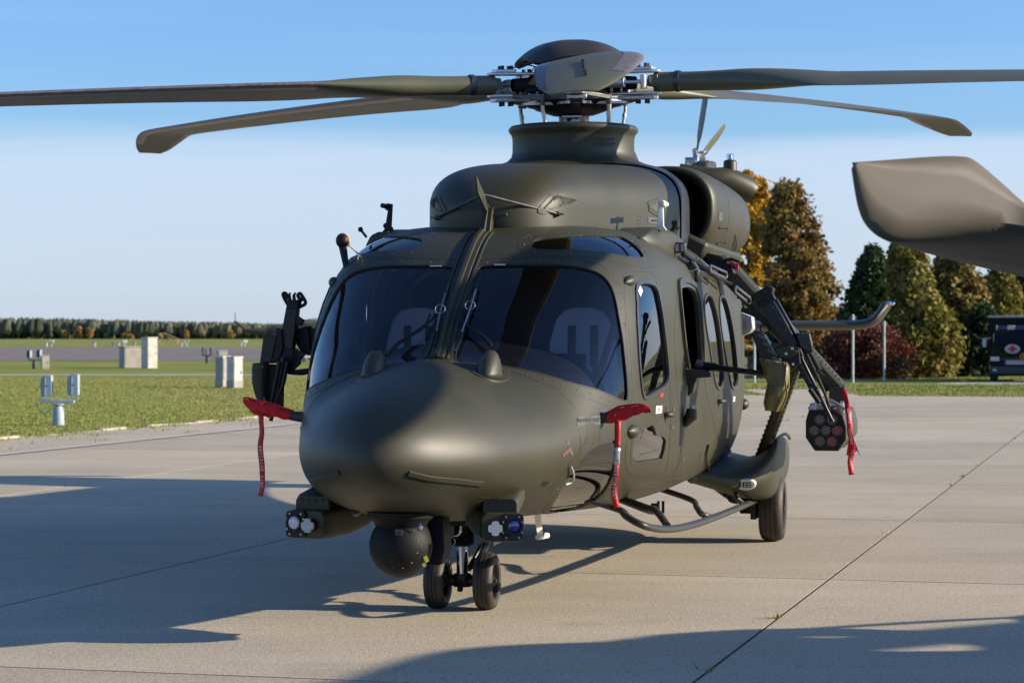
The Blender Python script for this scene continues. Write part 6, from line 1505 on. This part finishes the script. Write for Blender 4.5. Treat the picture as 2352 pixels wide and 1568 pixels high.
# far forest: one mass of pines
FD = 930; cs = []; rs = []; V = []; Fc = []
random.seed(5)
fm = MB()
for k in range(2600):
    X = random.uniform(-230, 260); dd = FD + random.random() ** 1.5 * 90; sl_ = (X / dd * F + 1176); top = pchip([-400, 0, 120, 300, 560, 760, 3000], [724, 729, 731, 736, 742, 750, 752], sl_)
    h = (CAM_H + (HORIZ - top) * FD / F) * random.uniform(.88, 1.03) + (dd - FD) * .01; rr2 = random.uniform(.8, 2.0)
    rg = []
    for z, s_ in ((.25, .6), (.42, 1), (.6, .95), (.76, .75), (.9, .45), (1, .05)):
        rg.append([Vector((X + rr2 * s_ * random.uniform(.65, 1.35) * math.cos(t), dd + rr2 * s_ * math.sin(t), h * z + random.uniform(-.2, .2))) for t in [2 * math.pi * j / 7 for j in range(7)]])
    fm.loft(rg, cap=False)
    fm.loft([[Vector((X + .16 * math.cos(t), dd + .16 * math.sin(t), z)) for t in (0, 2.1, 4.2)] for z in (0, h * .5)], cap=False)
for k in range(900):   # understorey
    X = random.uniform(-230, 260); dd = FD + random.random() * 40; rr2 = random.uniform(.8, 1.8); fm.sphere((X, dd, rr2 * random.uniform(.5, 1.6)), rr2, 6, 4)
M['lf_pine'] = mat('hazed_pines', (.085, .105, .070), .9, alt=(.15, .135, .08), vscale=.05, island=.2, spec=.05)  # pine green lightened and greyed: distance haze put into the colour
o = fm.obj('forest', 'lf_pine', None, smooth=0, merge=False); tag(o, 'far dark green pine forest along the horizon', 'forest', kind='stuff')
k = 0
for px, top, hw in ((148, 757, 8), (180, 751, 9), (206, 752, 9), (286, 765, 7), (300, 768, 6), (428, 757, 6), (530, 760, 6), (715, 748, 7), (745, 752, 7)):
    loc = {148: 'leftmost of three orange birches before the far forest', 180: 'middle of three orange birches before the far forest', 206: 'rightmost of three orange birches before the far forest', 286: 'short orange birch between the three birches and the white cabinets', 300: 'smallest orange birch near the far forest, beside the short one',
           428: 'slim orange birch above the wooden frame', 530: 'orange birch just left of the distant helicopter tail', 715: 'orange birch behind the starboard gun mount', 745: 'orange birch beside the shaded windscreen edge'}[px]
    broad_tree('birch_tree', px, FD - 8 - k, top, hw, .12, 'lf_birch', loc, n=700, size=.5, clumps=14, seed=30 + k); k += 1
random.seed(7)

# ------------------------------------------------------------------ airfield furniture on the left
M['lampgrey'] = mat('floodlight_grey', (.36, .42, .46), .45, var=.08); M['lampglass'] = mat('floodlight_glass', (.55, .66, .70), .15, spec=.8, var=.1, vscale=3)
M['cab_white'] = mat('cabinet_white', (.66, .62, .55), .7, alt=(.45, .41, .35), vscale=3); M['cab_grey'] = mat('cabinet_grey', (.36, .34, .31), .8, var=.2, vscale=5); M['precast'] = mat('precast_concrete', (.48, .44, .37), .9, alt=(.36, .32, .26), vscale=2.5, bump=.3)
M['darkbox'] = mat('dark_box', (.05, .05, .055), .6)
def floodlight(px, d, label, rz=0, detail=True, m='lampgrey', group='twin floodlights on the airfield'):
    t = empty('floodlight', G(px, d, -.03), rz, label, 'floodlight', group)
    mb = MB(); mb.lathe([(.11, 0), (.115, .04), (.105, .30), (.075, .38), (.13, .385), (.13, .405), (.001, .41)], 20); mb.obj('post', m, t)
    mb = MB(); mb.box((0, 0, .45), (.62, .12, .055)); mb.box((0, 0, .48), (.10, .10, .03)); mb.obj('crossbar', m, t, bevel=.006)
    for s in (-1, 1):
        x = s * .255 + .02; z = .55 + (.02 if s > 0 else -.0)
        mb = MB(); mb.box((x, 0, z - .06), (.22, .08, .02)); mb.tube([(x - .06, 0, z - .05), (x - .07, .0, z)], .012, 6); mb.obj('lamp_yoke', m, t)
        mb = MB(); mb.prism([Vector((x + .10, -.02, z)), Vector((x + .10, -.02, z + .40)), Vector((x - .02, -.04, z + .40)), Vector((x - .10, -.0, z + .35)), Vector((x - .12, .02, z + .2)), Vector((x - .10, .02, z))], (0, .22, 0)); h_ = mb.obj('lamp_head', m, t, bevel=.012)
        mb = MB(); mb.box((x + .045, -.048, z + .20), (.105, .012, .37)); mb.obj('lamp_glass', 'lampglass', h_)
        if detail:
            mb = MB(); mb.box((x + .045, -.056, z + .20), (.115, .006, .02)); mb.box((x - .012, -.056, z + .2), (.012, .008, .38)); mb.box((x + .10, -.056, z + .2), (.012, .008, .38)); mb.box((x + .045, -.056, z + .39), (.115, .008, .012)); mb.box((x + .045, -.056, z + .01), (.115, .008, .012)); mb.obj('lamp_frame', m, h_)
            mb = MB(); mb.box((x + .02, -.060, z + .20), (.03, .004, .03)); mb.obj('red_sticker', 'redprint', h_)
    if detail:
        mb = MB(); mb.tube(smooth_open([Vector((-.27, -.02, .52)), Vector((-.40, -.03, .44)), Vector((-.36, -.03, .30)), Vector((-.25, -.03, .24)), Vector((-.10, -.03, .33))], 5), .012, 6); mb.tube(smooth_open([Vector((.18, -.04, .42)), Vector((.21, -.04, .36)), Vector((.20, -.04, .30))], 4), .01, 6); mb.obj('cable', 'ltgrey', t, smooth=60)
    return t
floodlight(134, 46.2, 'grey twin floodlight on the grass just behind the kerb, nearest of all')
floodlight(79, 122, 'small twin floodlight beside the short white box on the left', R(25), False, 'darkbox')
floodlight(476, 147, 'dark twin floodlight left of the twin cabinets', R(-10), False, 'darkbox')
for px, lb in ((117, 'tiny far floodlight below the three orange birches'), (285, 'tiny far floodlight left of the tall white cabinet'), (428, 'tiny far floodlight below the wooden frame'), (562, 'tiny far floodlight under the distant helicopter tail')):
    floodlight(px, 345, lb, random.uniform(-1, 1), False)
def cabinet(px, y0, y1, halfpx, label, m, depth=.5, cap=None, rz=.35, panels=1, base=None):
    d = CAM_H * F / (y1 - HORIZ); h = (y1 - y0) * d / F; w_ = 2 * halfpx * d / F * .86
    t = empty('cabinet', G(px, d, -.03), rz, label, 'cabinet'); mb = MB(); mb.box((0, 0, (h - .05) / 2), (w_, depth, h - .05)); mb.obj('housing', m, t, bevel=.01)
    mb = MB(); mb.box((0, 0, h - .02), (w_ * 1.08, depth * 1.08, .06)); mb.obj('lid', cap or m, t, bevel=.01)
    if base:
        mb = MB(); mb.box((0, 0, base / 2), (w_ * 1.05, depth * 1.05, base)); mb.obj('plinth', 'precast', t, bevel=.01)
    mb = MB(); mb.box((0, -depth / 2 - .003, h * .5), (w_ * .86, .01, h * .82)); dr = mb.obj('door', m, t, bevel=.004)
    mb = MB(); mb.box((w_ * .3, -depth / 2 - .015, h * .5), (.03, .02, .09)); mb.obj('handle', 'darkbox', dr)
    return t
cabinet(539, 817, 888, 14.5, 'white cabinet, right half of the tall pair on the grass', 'cab_white', .40, rz=.75, base=.25)
cabinet(512, 816, 886, 12.5, 'greyish cabinet, left half of the tall pair on the grass', 'cab_grey', .42, cap='cab_white', rz=.75, base=.25)
cabinet(304, 794, 843, 29, 'wide low concrete box joined to the tall white cabinet', 'precast', 1.0, rz=.45)
cabinet(343, 773, 844, 14.5, 'tallest white cabinet, standing behind the wide concrete box', 'cab_white', .7, rz=.65)
cabinet(103, 815, 846, 10, 'short white box right of the small floodlight on the left', 'precast', .35)
cabinet(510, 803, 836, 12, 'small dark grey cabinet peeping out above the tall pair', 'cab_grey', .4)
for px, lb in ((106, 'white marker post left of the far floodlight'), (217, 'white marker post between the birches and the cabinets, standing alone'), (260, 'dim marker post left of the concrete box'), (272, 'white marker post touching the far floodlight'), (308, 'dark marker post above the concrete box'), (416, 'white marker post at the foot of the wooden frame'), (553, 'white marker post under the distant tail rotor')):
    t = empty('marker_post', G(px, 330, -.03), 0, lb, 'post', 'marker posts far across the field'); mb = MB(); mb.box((0, 0, .3), (.30, .3, .66)); mb.obj('post_body', 'cab_white' if px not in (308, 260) else 'cab_grey', t, bevel=.03); mb = MB(); mb.box((0, 0, .66), (.38, .38, .06)); mb.obj('post_cap', 'cab_grey', t)
# slanting wooden frame
M['timber'] = mat('pale_timber', (.50, .33, .14), .8, var=.2, vscale=4)
t = empty('timber_frame', G(395, 300, -.03), 0, 'slanting frame of pale timber far across the field', 'frame')
s_ = 300 / F
for (x0, y0, x1, y1) in ((366, 792, 370, 765), (376, 794, 372, 767), (366, 767, 424, 790), (378, 765, 424, 784), (404, 793, 410, 781), (384, 794, 386, 773), (390, 777, 383, 794), (366, 766, 380, 764)):
    mb = MB(); mb.tube([((x0 - 395) * s_, random.uniform(-.5, .5), 1.73 - (y0 - 768) * s_), ((x1 - 395) * s_, random.uniform(-.5, .5), 1.73 - (y1 - 768) * s_)], .05, 6); mb.obj('timber', 'timber', t)
# distant helicopter
M['camo'] = mat('camouflage', (.045, .06, .028), .6, alt=(.12, .11, .06), vscale=.9); r = [x for x in M['camo'].node_tree.nodes if x.type == 'VALTORGB'][0].color_ramp; r.elements[0].position = .48; r.elements[1].position = .52
D2 = 215; s_ = D2 / F; dh = empty('helicopter', G(660, D2, -.03), 0, 'distant camouflaged helicopter seen from its tail boom behind the starboard gun', 'helicopter')
H2 = lambda x, y_, dy=0: Vector(((x - 660) * s_, dy, 1.73 - (y_ - 768) * s_))
mb = MB(); rg = []
for x, yc, r_ in ((556, 753, .10), (566, 757, .18), (580, 760, .26), (610, 759, .34), (650, 757, .45), (672, 757, .62), (690, 762, 1.0), (720, 770, 1.25), (800, 772, 1.3), (900, 772, 1.3), (940, 776, .9), (952, 780, .3)):
    c = H2(x, yc); rg.append([c + Vector((0, r_ * math.cos(t), r_ * math.sin(t))) for t in [2 * math.pi * k / 20 for k in range(20)]])
mb.loft(rg); mb.obj('fuselage', 'camo', dh, smooth=60)
mb = MB(); mb.loft([[c + Vector((0, .10 * math.cos(t), 0)) + Vector((w_ * math.sin(t), 0, 0)) for t in [2 * math.pi * k / 10 for k in range(10)]] for c, w_ in ((H2(582, 760), .35), (H2(560, 752), .34), (H2(545, 741), .24), (H2(540, 737), .15))]); mb.obj('tail_fin', 'camo', dh)
for (x1, y1) in ((541, 718), (523, 747)):
    mb = MB(); a = H2(541, 739, -.3); b = H2(x1, y1, -.3); mb.tube([a, a.lerp(b, .3), b], [.03, .11, .10], 8, flat=.3); mb.obj('tail_rotor_blade', 'black', dh)
mb = MB(); mb.sphere(H2(541, 739, -.3), .12, 10, 8); mb.obj('tail_rotor_hub', 'black', dh)
mb = MB(); rg = []
for x, w_ in ((690, .3), (715, .55), (760, .6), (850, .55), (880, .25)): c = H2(x, 746); rg.append([c + Vector((0, w_ * math.cos(t), w_ * .7 * math.sin(t))) for t in [2 * math.pi * k / 14 for k in range(14)]])
mb.loft(rg); mb.obj('engine_cowling', 'camo', dh)
mb = MB(); mb.cyl(H2(790, 742), H2(790, 728), .18, 12); mb.obj('rotor_mast', 'darkbox', dh)
for x1, y1, dy in ((596, 752, 1), (640, 741, 6), (900, 742, 6), (980, 748, 0)):
    a = H2(790, 730); b = H2(x1, y1, dy); m_ = a.lerp(b, .5) + Vector((0, 0, .15)); mb = MB(); mb.tube([a, m_, b], [.06, .14, .12], 8, flat=.3); mb.obj('rotor_blade', 'camo', dh)
for x in (716, 880):
    mb = MB(); mb.cyl(H2(x, 800, -1.4), H2(x, 800, -1.0), .4, 16); mb.tube([H2(x, 800, -1.0), H2(x, 780, -.6)], .08, 8); mb.obj('wheel', 'darkbox', dh)
# stacked light stones or crates behind the starboard gun mount
t = empty('rubble_heap', G(712, 150, -.03), 0, 'heap of pale broken slabs behind the starboard gun mount', 'rubble')
for k in range(14):
    mb = MB(); mb.box((random.uniform(-.8, 1.0), random.uniform(-.3, .3), .1 + .07 * (k % 5)), (random.uniform(.25, .6), .4, random.uniform(.1, .22)), rot=(random.uniform(-15, 15), random.uniform(-15, 15), random.uniform(0, 90))); mb.obj('broken_slab', random.choice(['precast', 'cab_white', 'cab_grey']), t, bevel=.01)

# ------------------------------------------------------------------ right background: posts, house, truck
for px, y0, y1, lb in ((1959, 720, 877, 'galvanised fence post before the red bush, the taller one'), (2031, 735, 873, 'galvanised fence post at the right end of the red bush'), (1733, 735, 876, 'galvanised fence post between fuselage and hanging gun')):
    d = CAM_H * F / (y1 - HORIZ); h = (y1 - y0) * d / F; t = empty('fence_post', G(px, d, -.03), 0, lb, 'post', 'fence posts beyond the apron'); mb = MB(); mb.cyl((0, 0, 0), (0, 0, h), .042, 10); mb.obj('pole', 'galv', t) if 'galv' in M else None
    if 'galv' not in M:
        M['galv'] = mat('galvanised', (.42, .46, .46), .5, metal=.3, var=.1); mb.obj('pole', 'galv', t)
    mb = MB(); mb.box((.06, 0, h - .12), (.10, .03, .12)); mb.tube(smooth_open([Vector((.02, 0, h - .1)), Vector((-.12, 0, h - .15)), Vector((-.16, 0, h - .28))], 4), .010, 5); mb.obj('wire_clamp', 'galv', t)
M['plaster'] = mat('beige_plaster', (.58, .47, .33), .9, var=.08, vscale=2); M['roofd'] = mat('dark_roof', (.05, .035, .03), .8)
hs_ = empty('house', G(1690, 132, -.03), 0, 'beige building glimpsed between the cabin side and the hanging gun', 'building')
mb = MB(); mb.box((0, 3, 1.35), (3.4, 6, 2.7)); wl = mb.obj('wall', 'plaster', hs_)
for x in (-1.0, .70, 1.25):
    mb = MB(); mb.box((x, -.02, 1.75), (.34, .05, .75)); wd_ = mb.obj('window', 'cab_grey', hs_); mb = MB(); mb.box((x, -.05, 1.75), (.26, .02, .66)); mb.obj('pane', 'darkbox', wd_)
for k in range(11):
    mb = MB(); mb.box((0, -.012, .22 + k * .24), (3.4, .018, .22)); mb.obj('wall_board', 'plaster', hs_, bevel=.004)
mb = MB(); mb.prism([Vector((-1.9, -.4, 2.7)), Vector((1.9, -.4, 2.7)), Vector((0, -.4, 3.5))], (0, 6.8, 0)); mb.obj('roof', 'roofd', hs_)
# field ambulance truck
M['truck'] = mat('truck_green_shaded', (.012, .011, .006), .75, alt=(.03, .024, .012), vscale=1.1, spec=.15); M['bluelamp'] = mat('blue_lamp', (.012, .02, .12), .3); M['truckglass'] = mat('truck_glass', (.008, .008, .010), .35, spec=.25)  # truck green darkened, the shade of the trees put into its colour
TD = 89; s_ = TD / F; tk = empty('truck', G(2326, TD, -.02), -R(11.7), 'dark green military ambulance truck facing the camera at the right edge', 'truck')
T2 = lambda x, y_, dy=0: Vector(((x - 2326) * s_, dy, CAM_H + .02 - (y_ - 768) * s_))
def tb(name, x0, y0, x1, y1, dy, dd, m, bev=.02, par=None):
    a, b = T2(x0, y0), T2(x1, y1); mb = MB(); mb.box(((a.x + b.x) / 2, dy + dd / 2, (a.z + b.z) / 2), (abs(b.x - a.x), dd, abs(a.z - b.z))); return mb.obj(name, m, par or tk, bevel=bev)
tb('cargo_box', 2270, 726, 2382, 815, 1.2, 3.6, 'truck', .03); tb('roof_edge', 2269, 724, 2383, 729, 1.17, 3.65, 'ltgrey')
mb = MB(); mb.loft([[T2(2285, 760, .35), T2(2367, 760, .35), T2(2367, 760, 1.25), T2(2285, 760, 1.25)], [T2(2280, 790, .1), T2(2372, 790, .1), T2(2372, 790, 1.25), T2(2280, 790, 1.25)], [T2(2276, 808, 0), T2(2376, 808, 0), T2(2376, 808, 1.25), T2(2276, 808, 1.25)], [T2(2276, 856, 0), T2(2376, 856, 0), T2(2376, 856, 1.25), T2(2276, 856, 1.25)]]); cab_ = mb.obj('cab', 'truck', tk, bevel=.03)
mb = MB(); mb.prism([T2(2288, 764, .28), T2(2364, 764, .28), T2(2370, 790, .06), T2(2282, 790, .06)], (0, -.02, 0)); mb.obj('windscreen', 'truckglass', cab_)
mb = MB(); mb.box(T2(2283, 778, .14), (.02, .03, .40)); mb.obj('screen_trim', 'cab_white', cab_)
lb_ = tb('light_bar', 2290, 747, 2362, 758, .5, .25, 'bluelamp', .02); tb('bar_centre', 2314, 747, 2331, 757, .48, .28, 'cab_white', .01, lb_); tb('bar_end', 2288, 747, 2292, 758, .48, .28, 'cab_white', .01, lb_)
mb = MB(); c = T2(2325.5, 801, -.02); mb.lathe([(.001, .022), (.275, .02), (.28, 0)], 32, origin=(0, 0, 0), axis=(0, -1, 0)); mb.v = [(x + c.x, y_ + c.y, z * .62 + c.z) for x, y_, z in mb.v]; sg = mb.obj('cross_sign', 'ltgrey', tk)
mb = MB(); mb.box((c.x, c.y - .028, c.z), (.30, .01, .085)); mb.box((c.x, c.y - .032, c.z), (.10, .01, .25)); mb.obj('red_cross', 'redprint', sg)
mb = MB(); c = T2(2350, 818, -.02); mb.lathe([(.13, .01), (.13, .02), (.095, .02), (.095, .01)], 28, origin=c, axis=(0, -1, 0)); mb.prism([c + Vector((-.07, -.02, -.04)), c + Vector((.07, -.02, -.04)), c + Vector((0, -.02, .07))], (0, -.01, 0)); mb.obj('orange_emblem', 'orange', tk)
pl_ = tb('number_plate', 2306, 827, 2352, 837, -.05, .03, 'cab_white', .004); tb('blue_field', 2306, 827, 2311, 837, -.055, .02, 'bluelamp', 0, pl_)
for x in (2282, 2360): tb('headlight', x - 6, 819, x + 14, 829, -.04, .04, 'lamp', .01)
for x in (2282, 2370): tb('fog_lamp', x - 1, 847, x + 8, 852, -.16, .05, 'lamp', .01)
tb('bumper', 2274, 841, 2378, 859, -.15, .2, 'darkbox', .03); tb('grille', 2300, 822, 2350, 826, -.02, .03, 'darkbox', .0)
for x in (2284, 2362):
    a = T2(x, 862); mb = MB(); mb.cyl((a.x - .13, .7, .40), (a.x + .13, .7, .40), .40, 20); mb.cyl((a.x - .13, 3.6, .40), (a.x + .13, 3.6, .40), .40, 20); mb.obj('wheel', 'darkbox', tk)
tb('underbody', 2288, 850, 2364, 864, .5, 4.0, 'darkbox')
mb = MB(); mb.box(T2(2262, 787, .1), (.14, .05, .32)); mb.tube([T2(2262, 780, .12), T2(2278, 775, .2)], .012, 6); mb.obj('wing_mirror', 'ltgrey', tk, bevel=.01)
tb('mud_flap', 2274, 858, 2294, 868, .4, .03, 'darkbox', 0)

# ------------------------------------------------------------------ tidy: pieces that can be told apart become parts, tiny fixings stay joined
def split_loose(o, new):
    bm = bmesh.new(); bm.from_mesh(o.data); seen = set(); groups = []
    for v in bm.verts:
        if v.index in seen: continue
        st = [v]; seen.add(v.index); cc = {v.index}
        while st:
            x = st.pop()
            for e in x.link_edges:
                y = e.other_vert(x)
                if y.index not in seen: seen.add(y.index); cc.add(y.index); st.append(y)
        groups.append(cc)
    par, mtx, mt, mods = o.parent, o.matrix_basis.copy(), o.data.materials[0], [(m.width) for m in o.modifiers if m.type == 'BEVEL']
    for cc in groups:
        idx = {}; fs = [[idx.setdefault(v.index, len(idx)) for v in f.verts] for f in bm.faces if f.verts[0].index in cc]
        vs = [None] * len(idx)
        for k, i in idx.items(): vs[i] = bm.verts[k].co[:] if False else bm.verts[:][k].co[:]
        mb = MB(); mb.v = vs; mb.f = [tuple(f) for f in fs]; n = mb.obj(new, mt, par, bevel=mods[0] if mods else 0); n.matrix_basis = mtx
    bm.free(); bpy.data.objects.remove(o)
SPLIT = {'door_roller': 'door_roller', 'belly_posts': 'belly_post', 'display_screens': 'display_screen', 'armrest': 'armrest', 'control_stick': 'control_stick', 'hoist_rods': 'hoist_rod', 'lifting_hook': 'lifting_hook', 'seat_strap': 'seat_strap', 'lamp_cell': 'lamp_cell', 'spade_grips': 'spade_grip', 'box_latches': 'box_latch'}
TINY = ('grip_bolts', 'wheel_bolts', 'plate_screws', 'flange_bolts', 'turret_screws', 'clamp_knobs', 'bag_studs', 'bracket_holes', 'cradle_bolts', 'hose_windings', 'lettering', 'blade_print', 'plate_print', 'box_print', 'beam_joints')
for o in list(col.objects):
    if o.type != 'MESH': continue
    st_ = o.name.split('.')[0]
    if st_ in TINY: o['kind'] = 'stuff'
    elif st_ in SPLIT: split_loose(o, SPLIT[st_])
